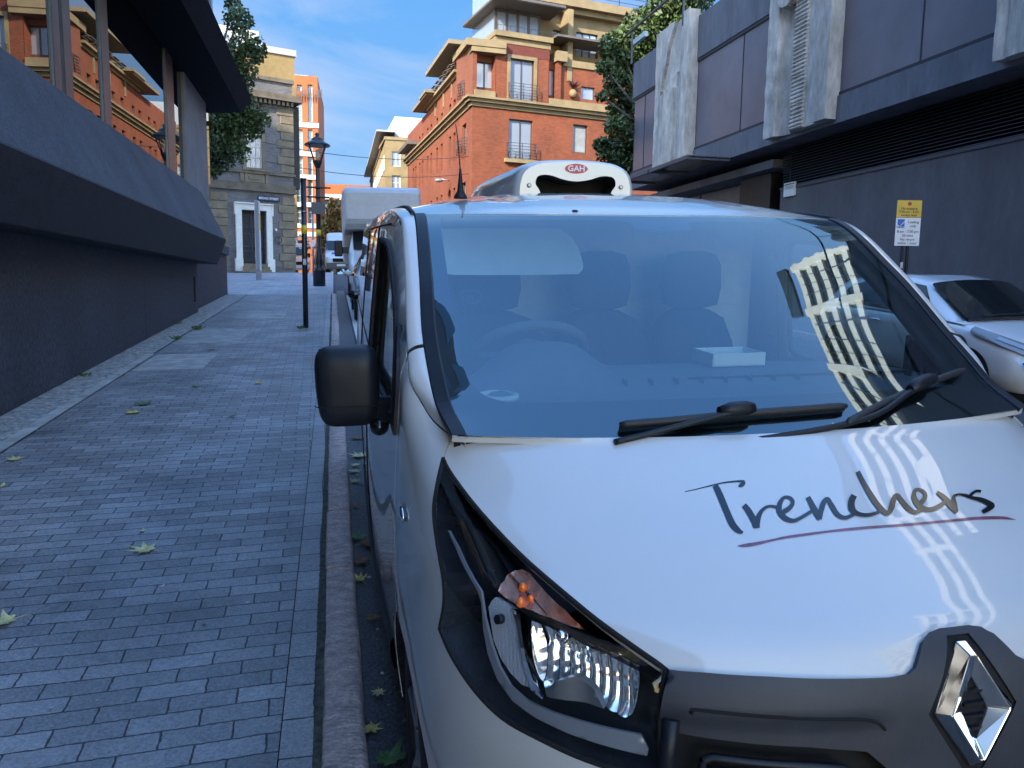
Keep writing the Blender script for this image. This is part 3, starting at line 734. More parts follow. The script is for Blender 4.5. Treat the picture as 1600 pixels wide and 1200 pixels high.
mb = MB(); patch2d(mb, bar_poly, .014, bar_off, holes=[rec_poly]); add_lip(mb, .022, nose_n); GB = vb(mb, 'grille_bar', GRPL)
mb = MB(); patch2d(mb, [(p[0]*1.1, EC+(p[1]-EC)*1.08) for p in rec_poly], .03, lambda q: nose(q, -.006)); vb(mb, 'emblem_recess', DARKGAP, GB)
mb = MB()
for k in range(4): wz_ = EC-.034+.021*k; mb.box((-.020, NOSE(wz_)-.013, wz_), (.020, NOSE(wz_)-.004, wz_+.006))
vb(mb, 'emblem_slats', BLKPL, GB)
for sd in (-1, 1):
    g = [np.array([sd*u, 0, 0]) for u in ()]
for sd in (-1, 1):
    mb = MB(); pth = [bar_off(emb_l(sd*u, w)) for u, w in catmull([(.485, .945), (.48, .952), (.40, .950), (.30, .945), (.22, .940), (.185, .932), (.17, .918)], 4)]; mb.tube(pth, .0032, 6); vb(mb, 'bar_groove', DARKGAP, GB)
mb = MB(); lowp = [(-gl+.005, .915), (-.2, .9), (.2, .9), (gl-.005, .915), (gl-.005, .62), (-gl+.005, .62)]
patch2d(mb, lowp, .05, lambda q: nose(q, .035)); vb(mb, 'lower_grille', DARKGAP)
for sd in (-1, 1):
    mb = MB(); fr = [(.475, .865), (.46, .872), (.30, .862), (.245, .855), (.215, .83), (.19, .78), (.46, .78), (.485, .80)]
    c = [nose(emb_l(sd*u, w), -.002) for u, w in resample(fr, .03)]; mb.tube(c+[c[0]], .008, 6, cap=False)
    for wy in (.845, .822, .80): mb.tube([nose(emb_l(sd*u, wy-.01*(.45-u)), .010) for u in np.linspace(.23, .47, 8)], .006, 6)
    vb(mb, 'grille_frame', BLKPL)
    mb = MB(); pth = [nose(emb_l(sd*u, w), .004) for u, w in ((.52, .93), (.53, .86), (.53, .70), (.52, .62))]; mb.tube(pth, .016, 8); vb(mb, 'grille_end', BLKPL)
mb = MB()
bump_poly = [(-gl, .62), (gl, .62), (gl, .27), (-gl, .27)]
patch2d(mb, bump_poly, .05, lambda q: nose(q, 0.0)); add_lip(mb, .015, nose_n); vb(mb, 'front_bumper', WHITE)
# emblem: an upright chrome lozenge with a ridged band
def emb(u, w, h):
    p = nose(emb_l(u, w) if abs(u) > 1e-6 else (0.0, w), 0); n = nose_n(np.array([min(p[0], -1e-4), p[1], p[2]])); n = np.array([0, n[1], n[2]]); n /= np.linalg.norm(n)
    q0 = np.array([u, NOSE(EC), 0]); 
    return np.array([u, NOSE(w), w])+n*h-np.array([0, .0, 0])
outer = [(-RH, EC), (-.010, EC+RV), (.010, EC+RV), (RH, EC), (.008, EC-RV), (-.008, EC-RV)]
hin = [(-.026, EC), (-.001, EC+.050), (.001, EC+.050), (.026, EC), (.001, EC-.050), (-.001, EC-.050)]
mb = MB(); n = 6
mid = [((o[0]*.62+i[0]*.38), EC+((o[1]-EC)*.62+(i[1]-EC)*.38)) for o, i in zip(outer, hin)]
rings = [[emb(u, w, .006) for u, w in outer], [emb(u, w, .012) for u, w in outer], [emb(u, w, .030) for u, w in mid], [emb(u, w, .012) for u, w in hin], [emb(u, w, .004) for u, w in hin]]
for A, B in zip(rings[:-1], rings[1:]):
    for i in range(6): mb.face([A[i], A[(i+1) % 6], B[(i+1) % 6], B[i]])
mb.bevel(.0022, 2, 20); vb(mb, 'front_emblem', CHROME, GB)
# ---- wipers
def wiper(blade, clip, arm, arm_r):
    mb = MB(); P = [ws_at(p, .016) for p in catmull(blade, 5)]; mb.tube(P, [.006]+[.010]*(len(P)-2)+[.006], 8)
    P2 = [ws_at(p, .005) for p in catmull(blade, 5)]; mb.tube(P2, .004, 6); o = vb(mb, 'wiper', RUBBER)
    mb = MB(); mb.tube([ws_at(p, .030) for p in clip], [.012, .019, .019, .012], 8); vb(mb, 'blade_clip', BLKPL, o)
    mb = MB(); P = [ws_at(p, .034-.002*i) for i, p in enumerate(catmull(arm, 4))]; mb.tube(P, arm_r, 8); vb(mb, 'wiper_arm', BLKPL, o)
wiper([(967, 671), (1050, 664), (1150, 654), (1240, 647), (1318, 641)], [(1118, 656), (1135, 653), (1160, 651), (1172, 650)], [(1150, 655), (1110, 663), (1060, 673), (1010, 683), (960, 692)], .008)
wiper([(1318, 668), (1370, 640), (1432, 611), (1500, 584)], [(1412, 622), (1424, 614), (1440, 606), (1450, 603)], [(1430, 612), (1405, 630), (1365, 655), (1300, 671), (1220, 682), (1150, 690)], .008)
# ---- door mirrors
for sd in (1, -1):
    mv = (lambda p: p) if sd == 1 else MIR
    mb = MB(); uc, wc, vc = -1.046, 1.300, 1.34; rows = []
    for th in np.linspace(-math.pi/2, math.pi/2, 25):
        row = []
        for ph in np.linspace(0, 2*math.pi, 48, endpoint=False):
            sg = lambda x, e: math.copysign(abs(x)**e, x)
            ct = sg(math.cos(th), .45); x = ct*sg(math.cos(ph), .42); z = ct*sg(math.sin(ph), .42); y = sg(math.sin(th), .7)
            tpr = 1-.06*(z < 0)*abs(z)
            row.append(mv(np.array([uc+.096*x*tpr-.004*z, vc+.070*y-.01*x, wc+.124*z+.004*x])))
        rows.append(row)
    mb.grid(rows, closed=True); DM = vb(mb, 'door_mirror', BLKPL)
    mb = MB(); P = [mv(np.array(p)) for p in ((-1.0, 1.33, 1.222), (-.95, 1.31, 1.226), (-.915, 1.28, 1.232), (-.885, 1.22, 1.238))]
    rows = [[p+np.array([0, .030*math.cos(q), .043*math.copysign(abs(math.sin(q))**.7, math.sin(q))]) for q in np.linspace(0, 2*math.pi, 20, endpoint=False)] for p in P]
    mb.grid(rows, closed=True); vb(mb, 'mirror_arm', BLKPL, DM)
    mb = MB(); ring = [mv(np.array([uc+.098*math.copysign(abs(math.cos(q))**.45, math.cos(q)), vc-.0725+.03*abs(math.cos(q))**6, wc-.052])) for q in np.linspace(math.pi, 2*math.pi, 20)]
    mb.tube(ring, .0016, 5); vb(mb, 'mirror_seam', DARKGAP, DM)
    mb = MB(); mb.blob(mv(np.array([-.955, 1.30, 1.178])), (.030, .035, .030), sub=3); vb(mb, 'mirror_foot', BLKGL, DM)
    mb = MB(); pr = [(-.085, -.10), (.085, -.10), (.085, .105), (-.085, .105)]
    mb.face([mv(np.array([uc+x, vc+.066, wc+z])) for x, z in pr]); vb(mb, 'mirror_glass', CHROME, DM)
# ---- wheels
def make_wheel(c, r, wdt, sd, parent):
    ax = ((0, 0, 1), (0, 1, 0), (sd*1.0, 0, 0)); w = wdt/2
    mb = MB(); mb.lathe([(r*.66, -w), (r*.93, -w), (r*.99, -w*.72), (r, -w*.4), (r, w*.4), (r*.99, w*.72), (r*.93, w), (r*.66, w), (r*.64, w*.8), (r*.64, -w)], c, 36, axes=ax); o = vb(mb, 'wheel', TYRE, parent)
    mb = MB(); mb.lathe([(r*.65, w*.5), (r*.65, w*.86), (r*.58, w*.82), (r*.55, w*.55), (r*.25, w*.62), (r*.20, w*.75), (r*.05, w*.75)], c, 30, axes=ax)
    for k in range(5):
        a = k*2*math.pi/5; d = np.array([0, math.sin(a), math.cos(a)]); mb.tube([np.array(c)+d*r*.2+np.array([sd*w*.72, 0, 0]), np.array(c)+d*r*.6+np.array([sd*w*.80, 0, 0])], r*.07, 8)
    vb(mb, 'rim', ALLOY, o); return o
for sd in (-1, 1):
    for vv in (.933, 4.031): make_wheel((sd*.79, vv, .33), .33, .215, sd, VAN)
# ---- roof refrigeration unit
UF = 2.43; out2 = catmull([(-.292, .0), (-.286, .055), (-.266, .108), (-.215, .142), (-.14, .157), (0, .163), (.14, .157), (.215, .142), (.266, .108), (.286, .055), (.292, .0)], 5)
base_w = 1.944
def unit(sx, v, sh, b=0.0): return [np.array([p[0]*sx, v, base_w+b+p[1]*sh]) for p in out2]
mb = MB(); rings = [unit(.90, UF, .90, .0), unit(.955, UF+.014, .945), unit(.985, UF+.045, .98), unit(1.0, UF+.11, 1.0), unit(1.0, UF+.9, 1.0), unit(1.0, UF+1.15, .95), unit(.97, UF+1.32, .72), unit(.92, UF+1.42, .25)]
mb.grid(rings)
opn = catmull([(-.150, .008), (-.158, .030), (-.172, .055), (-.164, .088), (-.135, .098), (-.10, .094), (-.055, .078), (0, .070), (.055, .078), (.10, .094), (.135, .098), (.164, .088), (.172, .055), (.158, .030), (.150, .008)], 3)
opn = [(x*1.10, .004+(y-.008)*.93) for x, y in opn]
ff = [(p[0]*.90, p[1]*.90) for p in out2]
uface = lambda q: np.array([q[0], UF, base_w+q[1]])
patch2d(mb, ff, .03, uface, holes=[opn], smooth=False); RU = vb(mb, 'refrigeration_unit', WHITE)
mb = MB(); A = [np.array([x, UF+.001, base_w+y]) for x, y in opn]; B = [np.array([x*1.02, UF+.16, base_w+y*1.0]) for x, y in opn]; mb.grid([A, B], closed=True); mb.face(B); vb(mb, 'fan_opening', DARKGAP, RU)
for bx in (-.238, .233):
    mb = MB(); mb.lathe([(.009, 0), (.010, .004), (.006, .008), (.004, .008)], (bx*.92, UF, base_w+.040), 12, axes=((1, 0, 0), (0, 0, 1), (0, -1, 0))); vb(mb, 'unit_bolt', ALLOY, RU)
def text_polys(s, size=1.0, align='CENTER', bold=0.0, sx=1.0):
    """letters as triangles in the plane, from the built-in font"""
    cu = bpy.data.curves.new('letters', 'FONT'); cu.body = s; cu.size = size; cu.align_x = align; cu.align_y = 'CENTER'; cu.offset = bold; cu.resolution_u = 3
    o = bpy.data.objects.new('letters', cu); COL.objects.link(o); dg = bpy.context.evaluated_depsgraph_get(); me = bpy.data.meshes.new_from_object(o.evaluated_get(dg))
    V = [(v.co.x*sx, v.co.y) for v in me.vertices]; Fc = [list(p.vertices) for p in me.polygons]
    bpy.data.objects.remove(o); bpy.data.curves.remove(cu); bpy.data.meshes.remove(me); return V, Fc
def put_text(mb, s, size, mapf, mi=0, **k):
    V, Fc = text_polys(s, size, **k); vv = [mb.bm.verts.new(tuple(map(float, mapf(p)))) for p in V]
    for f in Fc:
        try: mb.bm.faces.new([vv[i] for i in f]).material_index = mi
        except ValueError: pass
mb = MB(); lc = (.0, .117); mb.face([uface((lc[0]+.054*math.cos(q), lc[1]+.0215*math.sin(q)))+np.array([0, -.0015, 0]) for q in np.linspace(0, 2*math.pi, 40, endpoint=False)])
LG = vb(mb, 'red_badge', mat('badge_red', (.50, .02, .06), rough=.35, var=.05), RU)
mb = MB(); put_text(mb, 'GAH', .034, lambda p: uface((lc[0]+p[0], lc[1]+p[1]))+np.array([0, -.003, 0]), sx=1.12, bold=.0006); vb(mb, 'badge_lettering', PAPER, LG)
# aerial
mb = MB(); ab = np.array([-.60, 1.96, 1.896]); mb.lathe([(.027, 0), (.024, .010), (.013, .028), (.009, .06), (.006, .09), (.004, .11)], ab, 16); mb.tube([ab+[0, 0, .10], ab+[-.006, .02, .22], ab+[-.012, .03, .275]], [.0026, .0020, .0016], 8); vb(mb, 'roof_aerial', BLKPL)
mb = MB(); mb.blob((-.27, 1.545, 1.838), (.012, .012, .006)); vb(mb, 'washer_nozzle', BLKPL)
# ---- cab interior
mb = MB(); rows = []
for v, w in ((.70, 1.25), (.78, 1.295), (.85, 1.325), (.95, 1.352), (1.05, 1.366), (1.12, 1.368), (1.20, 1.362), (1.27, 1.34), (1.31, 1.27), (1.33, .7)):
    rows.append([(u, v, w-.05*abs(u/.8)**4+(.085*math.exp(-((u+.49)/.16)**4)*(np.interp(v, [.95, 1.12, 1.27, 1.31], [0, 1, 1, .5])))) for u in np.linspace(-.78, .78, 61)])
mb.grid(rows); DASH = vb(mb, 'dashboard', DASHPL)
mb = MB()
for k in range(13):
    u = -.30+.075*k
    if abs(u-.30) < .06: continue
    mb.box((u, .93, 1.345), (u+.006, .96, 1.362))
mb.box((-.10, .96, 1.35), (.62, .966, 1.360)); vb(mb, 'demister_slot', FRIT, DASH)
mb = MB(); mb.lathe([(.060, 0), (.058, .012), (.045, .016), (.044, .004), (.001, .003)], (-.66, .93, 1.325), 20); vb(mb, 'corner_vent', LINER, DASH)
def torus(mb, c, R_, r_, nrm, n=40, m=10):
    nrm = np.array(nrm, float); nrm /= np.linalg.norm(nrm); a = np.cross(nrm, [1, 0, 0]); a /= np.linalg.norm(a); b = np.cross(nrm, a)
    mb.grid([[np.array(c)+(R_+r_*math.cos(q))*(math.cos(p)*a+math.sin(p)*b)+r_*math.sin(q)*nrm for q in np.linspace(0, 2*math.pi, m, endpoint=False)] for p in np.linspace(0, 2*math.pi, n+1)], closed=True)
mb = MB(); sc_ = np.array([-.455, 1.44, 1.362]); torus(mb, sc_, .19, .017, (0, .62, .78)); mb.blob(sc_, (.07, .05, .06))
for q in (0, math.pi): mb.tube([sc_, sc_+np.array([.19*math.cos(q), 0, 0])], .016, 8)
vb(mb, 'steering_wheel', DASHPL)
def seat(u, wdt):
    mb = MB(); rows = []
    for w, v, hw in ((.75, 1.90, .9), (.95, 1.93, 1.0), (1.15, 1.97, 1.0), (1.32, 2.01, .95), (1.42, 2.03, .75), (1.455, 2.035, .4)):
        rows.append([(u+wdt*hw*math.copysign(abs(math.cos(q))**.6, math.cos(q)), v+.075*math.copysign(abs(math.sin(q))**.7, math.sin(q)), w) for q in np.linspace(0, 2*math.pi, 24, endpoint=False)])
    mb.grid(rows, closed=True); mb.face(rows[-1]); o = vb(mb, 'seat_back', SEATF)
    mb = MB(); rows = []
    for w, hw in ((1.46, .5), (1.475, .9), (1.55, 1.0), (1.64, .96), (1.685, .8), (1.70, .35)):
        rows.append([(u+.135*hw*math.copysign(abs(math.cos(q))**.55, math.cos(q)), 2.04+.05*hw*math.copysign(abs(math.sin(q))**.7, math.sin(q)), w) for q in np.linspace(0, 2*math.pi, 24, endpoint=False)])
    mb.grid(rows, closed=True); mb.face(rows[-1]); vb(mb, 'headrest', SEATF, o)
seat(-.48, .25); seat(-.01, .21); seat(.40, .19)
mb = MB(); mb.box((-.86, 2.36, .6), (.86, 2.38, 1.86)); 
for w in (1.0, 1.22, 1.44, 1.62): mb.box((-.84, 2.345, w), (.84, 2.36, w+.012))
vb(mb, 'bulkhead', BULKH)
for sd in (-1, 1):
    mb = MB(); mb.grid([[(sd*(half_width(w, v)-.05), v, w) for w in (.6, .9, 1.15, 1.2)] for v in np.linspace(1.1, 2.36, 6)]); vb(mb, 'door_lining', DASHPL)
for sd in (-1, 1):
    mb = MB(); rows = []
    for t in np.linspace(.10, 1.0, 20): rows.append([ws(sd*.925, t)-np.array([0, -.012, .012]), ws(sd*.90, t)-np.array([0, -.05, .03]), ws(sd*.95, t)-np.array([0, -.10, .05])])
    mb.grid(rows); vb(mb, 'pillar_lining', LINER)
mb = MB(); mb.grid([[(a*.78, v, np.interp(v, [1.5, 1.7, 2.38], [1.80, 1.85, 1.89])-.03*abs(a)**3) for a in np.linspace(-1, 1, 15)] for v in (1.62, 1.8, 2.1, 2.38)]); vb(mb, 'headlining', LINER)
mb = MB(); vis = catmull([(-.735, 1.665), (-.75, 1.70), (-.745, 1.79), (-.70, 1.805), (-.33, 1.81), (-.27, 1.80), (-.235, 1.76), (-.228, 1.69), (-.245, 1.660), (-.30, 1.652), (-.68, 1.652)], 3, closed=True)
mb.prism([(p[0], p[1]) for p in vis], -.009, .009, lambda a, b, t: np.array([a, 1.545+(b-1.65)*1.0+t, b-.026])); vb(mb, 'sun_visor', LINER)
# tray of papers, ring holder and phone cradle on the dash
mb = MB(); z = 1.370; x0_, x1_, y0_, y1_ = .02, .19, 1.06, 1.19
for lo_, hi_ in (((x0_, y0_, z), (x1_, y0_+.004, z+.04)), ((x0_, y1_, z), (x1_, y1_+.004, z+.04)), ((x0_, y0_, z), (x0_+.004, y1_, z+.04)), ((x1_, y0_, z), (x1_+.004, y1_, z+.04)), ((x0_, y0_, z), (x1_, y1_, z+.004))): mb.box(lo_, hi_)
TRAY = vb(mb, 'paper_tray', PAPER)
mb = MB(); mb.box((.035, 1.075, z+.006), (.14, 1.18, z+.016)); mb.box((.06, 1.08, z+.018), (.17, 1.17, z+.024)); vb(mb, 'paper_stack', LINER, TRAY)
mb = MB(); q = ws_at((735, 457), -.02); torus(mb, q, .030, .007, (0, -.55, .83), 30, 8); mb.tube([q+[0, .03, 0], q+[.0, .06, -.06]], .012, 8); vb(mb, 'ring_mount', BLKPL, GLASS)
# ------------------------------------------------------------------ street: road, kerb, pavement
PZ = .09                                                  # pavement above the road
PROF_Y = [-60, -25, 0, 42, 60, 90, 160, 400]; PROF_Z = [-60*.0, -.35, 0, 0, -.85, -2.4, -6.0, -19.0]   # flattens past the brow (street frame)
def gz(Y): return float(np.interp(Y, PROF_Y, [-3.0, -1.0, 0, 0, -.75, -2.2, -5.6, -18.2]))
def fall(X): return -.034*max(0.0, X-1.8)                 # the road falls away from the crown towards the far side
def sg(X, Y, z=0.0): return np.array([X, Y, gz(Y)+fall(X)+z])
def street_obj(name, rows, m, kind='structure', smooth=False):
    """rows of street-frame points; the object carries the street's tilt so that its texture follows the kerb"""
    mb = MB(); mb.grid(rows, smooth=smooth); o = mb.build(name, m); o.matrix_world = Matrix([[*map(float, GM[0]), 0], [*map(float, GM[1]), 0], [*map(float, GM[2]), EYE], [0, 0, 0, 1]])@Matrix.Translation((0, 0, -EYE)) ; 
    if kind: tag(o, kind=kind)
    return o
SM = Matrix([[*map(float, GM[0]), 0], [*map(float, GM[1]), 0], [*map(float, GM[2]), EYE], [0, 0, 0, 1]])@Matrix.Translation((0, 0, -EYE))
YS = [-60, -25, -10, -4, 0, 2, 4, 6, 8, 10, 12, 14, 16, 18, 20, 22, 25, 28, 32, 36, 42, 50, 60, 75, 90, 120, 160, 260, 400]
def paver_mat(name, bw, rh, c1, c2, mort, offset=.5, swap=False, ms=.0042):
    m, nt, b = nodes(name); tc = N(nt, 'ShaderNodeTexCoord'); src = tc.outputs['Object']
    # small random drift so that courses are not ruler straight
    nd = N(nt, 'ShaderNodeTexNoise', Scale=.9, Detail=2.0); nt.links.new(src, nd.inputs['Vector'])
    sub = N(nt, 'ShaderNodeVectorMath', operation='SUBTRACT'); nt.links.new(nd.outputs['Color'], sub.inputs[0]); sub.inputs[1].default_value = (.5, .5, .5)
    scl = N(nt, 'ShaderNodeVectorMath', operation='SCALE'); scl.inputs['Scale'].default_value = .055; nt.links.new(sub.outputs[0], scl.inputs[0])
    add = N(nt, 'ShaderNodeVectorMath', operation='ADD'); nt.links.new(src, add.inputs[0]); nt.links.new(scl.outputs[0], add.inputs[1])
    nd2 = N(nt, 'ShaderNodeTexNoise', Scale=38.0, Detail=3.0); nt.links.new(src, nd2.inputs['Vector']); sb2 = N(nt, 'ShaderNodeVectorMath', operation='SUBTRACT'); nt.links.new(nd2.outputs['Color'], sb2.inputs[0]); sb2.inputs[1].default_value = (.5, .5, .5)
    sc2 = N(nt, 'ShaderNodeVectorMath', operation='SCALE'); sc2.inputs['Scale'].default_value = .012; nt.links.new(sb2.outputs[0], sc2.inputs[0]); ad2 = N(nt, 'ShaderNodeVectorMath', operation='ADD'); nt.links.new(add.outputs[0], ad2.inputs[0]); nt.links.new(sc2.outputs[0], ad2.inputs[1])
    mp = N(nt, 'ShaderNodeMapping'); mp.inputs['Rotation'].default_value = (0, 0, math.radians(90 if swap else -1.2)); nt.links.new(ad2.outputs[0], mp.inputs['Vector'])
    br = N(nt, 'ShaderNodeTexBrick'); br.offset = offset; br.inputs['Scale'].default_value = 1.0; br.inputs['Brick Width'].default_value = bw; br.inputs['Row Height'].default_value = rh
    br.inputs['Mortar Size'].default_value = ms; br.inputs['Mortar Smooth'].default_value = .3; br.inputs['Bias'].default_value = 0.0
    br.inputs['Color1'].default_value = rgba(c1); br.inputs['Color2'].default_value = rgba(c2); br.inputs['Mortar'].default_value = rgba(mort)
    nt.links.new(mp.outputs['Vector'], br.inputs['Vector'])
    n1 = N(nt, 'ShaderNodeTexNoise', Scale=1.3, Detail=8.0, Roughness=.65); nt.links.new(src, n1.inputs['Vector'])
    n2 = N(nt, 'ShaderNodeTexNoise', Scale=95.0, Detail=6.0, Roughness=.7); nt.links.new(src, n2.inputs['Vector'])
    mr = N(nt, 'ShaderNodeMapRange'); mr.inputs['From Min'].default_value = .25; mr.inputs['From Max'].default_value = .75; mr.inputs['To Min'].default_value = .52; mr.inputs['To Max'].default_value = 1.38
    nt.links.new(n1.outputs['Fac'], mr.inputs['Value'])
    mu = N(nt, 'ShaderNodeMixRGB', blend_type='MULTIPLY'); mu.inputs['Fac'].default_value = 1.0
    nt.links.new(br.outputs['Color'], mu.inputs['Color1']); nt.links.new(mr.outputs['Result'], mu.inputs['Color2'])
    m3 = N(nt, 'ShaderNodeMapRange'); m3.inputs['From Min'].default_value = .3; m3.inputs['From Max'].default_value = .7; m3.inputs['To Min'].default_value = .55; m3.inputs['To Max'].default_value = 1.38; nt.links.new(n2.outputs['Fac'], m3.inputs['Value'])
    mu2 = N(nt, 'ShaderNodeMixRGB', blend_type='MULTIPLY'); mu2.inputs['Fac'].default_value = 1.0
    nt.links.new(mu.outputs['Color'], mu2.inputs['Color1']); nt.links.new(m3.outputs['Result'], mu2.inputs['Color2'])
    # pale chewing-gum spots
    vo = N(nt, 'ShaderNodeTexVoronoi', Scale=2.6); nt.links.new(src, vo.inputs['Vector']); sp = N(nt, 'ShaderNodeMath', operation='LESS_THAN'); sp.inputs[1].default_value = .055; nt.links.new(vo.outputs['Distance'], sp.inputs[0])
    gs = N(nt, 'ShaderNodeMath', operation='MULTIPLY'); gs.inputs[1].default_value = .35; nt.links.new(sp.outputs[0], gs.inputs[0])
    mx = N(nt, 'ShaderNodeMixRGB'); mx.inputs['Color2'].default_value = (.22, .23, .26, 1); nt.links.new(gs.outputs[0], mx.inputs['Fac']); nt.links.new(mu2.outputs['Color'], mx.inputs['Color1'])
    nt.links.new(mx.outputs['Color'], b.inputs['Base Color'])
    rr = N(nt, 'ShaderNodeMapRange'); rr.inputs['To Min'].default_value = .38; rr.inputs['To Max'].default_value = .72; nt.links.new(n1.outputs['Fac'], rr.inputs['Value']); nt.links.new(rr.outputs['Result'], b.inputs['Roughness'])
    hs = N(nt, 'ShaderNodeMath', operation='MULTIPLY_ADD'); hs.inputs[1].default_value = -1.0; nt.links.new(br.outputs['Fac'], hs.inputs[0])
    hn = N(nt, 'ShaderNodeMath', operation='MULTIPLY'); hn.inputs[1].default_value = .6; nt.links.new(n2.outputs['Fac'], hn.inputs[0]); nt.links.new(hn.outputs[0], hs.inputs[2])
    bp = N(nt, 'ShaderNodeBump', Strength=.55, Distance=.006); nt.links.new(hs.outputs[0], bp.inputs['Height']); nt.links.new(bp.outputs['Normal'], b.inputs['Normal'])
    return m
PAVER = paver_mat('blue_brick_paving', .232, .1035, (.180, .180, .184), (.285, .284, .288), (.040, .040, .045))
SOLD = paver_mat('blue_brick_edging', .212, .125, (.245, .240, .242), (.300, .294, .295), (.018, .018, .02), offset=.0, swap=True)
ASPH = mat('asphalt', (.06, .061, .066), rough=.85, var=.3, scale=3.0, bump=1.0, bscale=150, speck=.4, sscale=130)
ASPHW = mat('gutter_asphalt', (.040, .041, .046), rough=.5, var=.4, scale=14, bump=1.0, bscale=55, rvar=.2, speck=.6, sscale=75)
CONC = mat('weathered_concrete', (.32, .32, .30), rough=.85, var=.25, scale=4, bump=.5, bscale=60)
GRAVEL = mat('mortared_rubble', (.26, .26, .25), rough=.9, var=.35, scale=9, bump=1.0, bscale=22, speck=.45, sscale=26)
GRAN = mat('kerb_granite', (.43, .325, .285), rough=.75, var=.25, scale=12, bump=1.0, bscale=42, stretch=(1, 1.6, 1), speck=.35, sscale=70)
MOSS = mat('moss_joint', (.060, .062, .045), rough=.95, var=.5, scale=25, bump=.8, bscale=120)
SLAB = mat('cast_slab', (.30, .30, .285), rough=.8, var=.2, scale=5, bump=.4, bscale=90)
WLINE = mat('road_paint_white', (.55, .55, .52), rough=.7, var=.3, scale=18)
# one big sheet of ground to the horizon, then road and pavement sheets above it
street_obj('ground', [[np.array([X, Y, gz(Y)-.30-.02*max(0, abs(X)-20)*0]) for X in (-600, -60, -12, 0, 12, 60, 600)] for Y in YS], ASPH)
street_obj('road', [[sg(X, Y) for X in (-.06, .5, 1.8, 3, 5, 7.3, 9.8)] for Y in YS], ASPH)
street_obj('gutter', [[sg(X, Y, .004) for X in (.045, .30)] for Y in YS if -10 <= Y <= 30], ASPHW)
street_obj('paving', [[sg(X, Y, PZ) for X in (-2.62, -1.5, -.235)] for Y in YS if -10 <= Y <= 25], PAVER)
street_obj('edging', [[sg(X, Y, PZ+.001) for X in (-.231, -.125)] for Y in YS if -10 <= Y <= 25], SOLD)
street_obj('moss_strip', [[sg(X, Y, PZ-.010) for X in (-.127, -.09)] for Y in YS if -10 <= Y <= 25], MOSS)
street_obj('side_pavement', [[sg(X, Y, PZ+.002) for X in (-40, -20, -8, -2.5, -.06)] for Y in (25, 28, 32, 36, 42, 50, 60)], paver_mat('grey_flag_paving', .62, .45, (.26, .26, .28), (.34, .34, .355), (.10, .10, .10), ms=.008))
street_obj('wall_verge', [[sg(X, Y, z) for X, z in ((-3.3, PZ+.03), (-3.0, PZ+.025), (-2.80, PZ+.02), (-2.62, PZ+.012))] for Y in YS if -10 <= Y <= 25], GRAVEL)
street_obj('drain_channel', [[sg(X, Y, PZ+.016) for X in (-2.70, -2.58)] for Y in YS if -10 <= Y <= 12], CONC)
street_obj('far_pavement', [[sg(X, Y, PZ+.03) for X in (9.85, 11, 13.5)] for Y in YS if -10 <= Y <= 25], paver_mat('far_paving', .45, .3, (.11, .11, .12), (.14, .14, .15), (.04, .04, .04)))
mb = MB()
for Y0, Y1 in zip(YS[:-1], YS[1:]):
    if -10 <= Y0 < 25:
        mb.box((9.68, Y0, fall(9.7)-.05), (9.84, Y1-.012, fall(9.8)+PZ+.032))
o = mb.build('far_kerb', GRAN); o.matrix_world = SM; tag(o, kind='structure')
# granite kerb stones, each about 0.85 m, slightly out of line
mb = MB(); Y = -3.0; k = 0
while Y < 24.6:
    L = .62+.30*random.random(); dx = random.uniform(-.005, .005); dz = random.uniform(-.004, .004)
    n = max(2, int(L/.12)); w0, w1 = -.097+dx, .047+dx
    rows = []
    for y in np.linspace(Y+.006, Y+L-.006, n+1):
        j = lambda s: random.uniform(-s, s)
        zt = PZ+dz+gz(y)
        rows.append([(w0, y, zt-.10), (w0+j(.003), y, zt-.010), (w0+.010, y, zt+j(.002)), ((w0+w1)/2, y, zt+.003+j(.002)), (w1-.020, y, zt+j(.002)), (w1-.004+j(.004), y, zt-.014), (w1+.004+j(.003), y, zt-.12)])
    mb.grid(rows, smooth=True)
    for r in (rows[0], rows[-1]): mb.face(r)
    Y += L; k += 1
o = mb.build('kerb', GRAN); o.matrix_world = SM; tag(o, kind='structure')
mb = MB(); mb.grid([[sg(X, Y, .006) for X in (.34, .46)] for Y in (12.5, 14, 16, 18, 20, 22, 24, 25.5)]); o = mb.build('bay_line', WLINE); o.matrix_world = SM; tag(o, kind='structure')
# slabs let into the paving beside the wall, a drain cover
def slab(name, X0, X1, Y0, Y1, m, label, dz=.004):
    mb = MB(); mb.box((X0, Y0, PZ-.02), (X1, Y1, PZ+dz)); o = mb.build(name, m); o.matrix_world = SM@Matrix.Translation((0, 0, 0)); return tag(o, kind='structure')
slab('paving_slab', -2.56, -1.72, 10.55, 12.0, SLAB, '')
slab('paving_slab', -2.56, -1.55, 13.2, 15.4, mat('cast_slab_dark', (.27, .27, .265), rough=.8, var=.2, scale=5, bump=.4, bscale=90), '')
slab('paving_slab', -1.9, -1.1, 17.2, 18.6, SLAB, '')
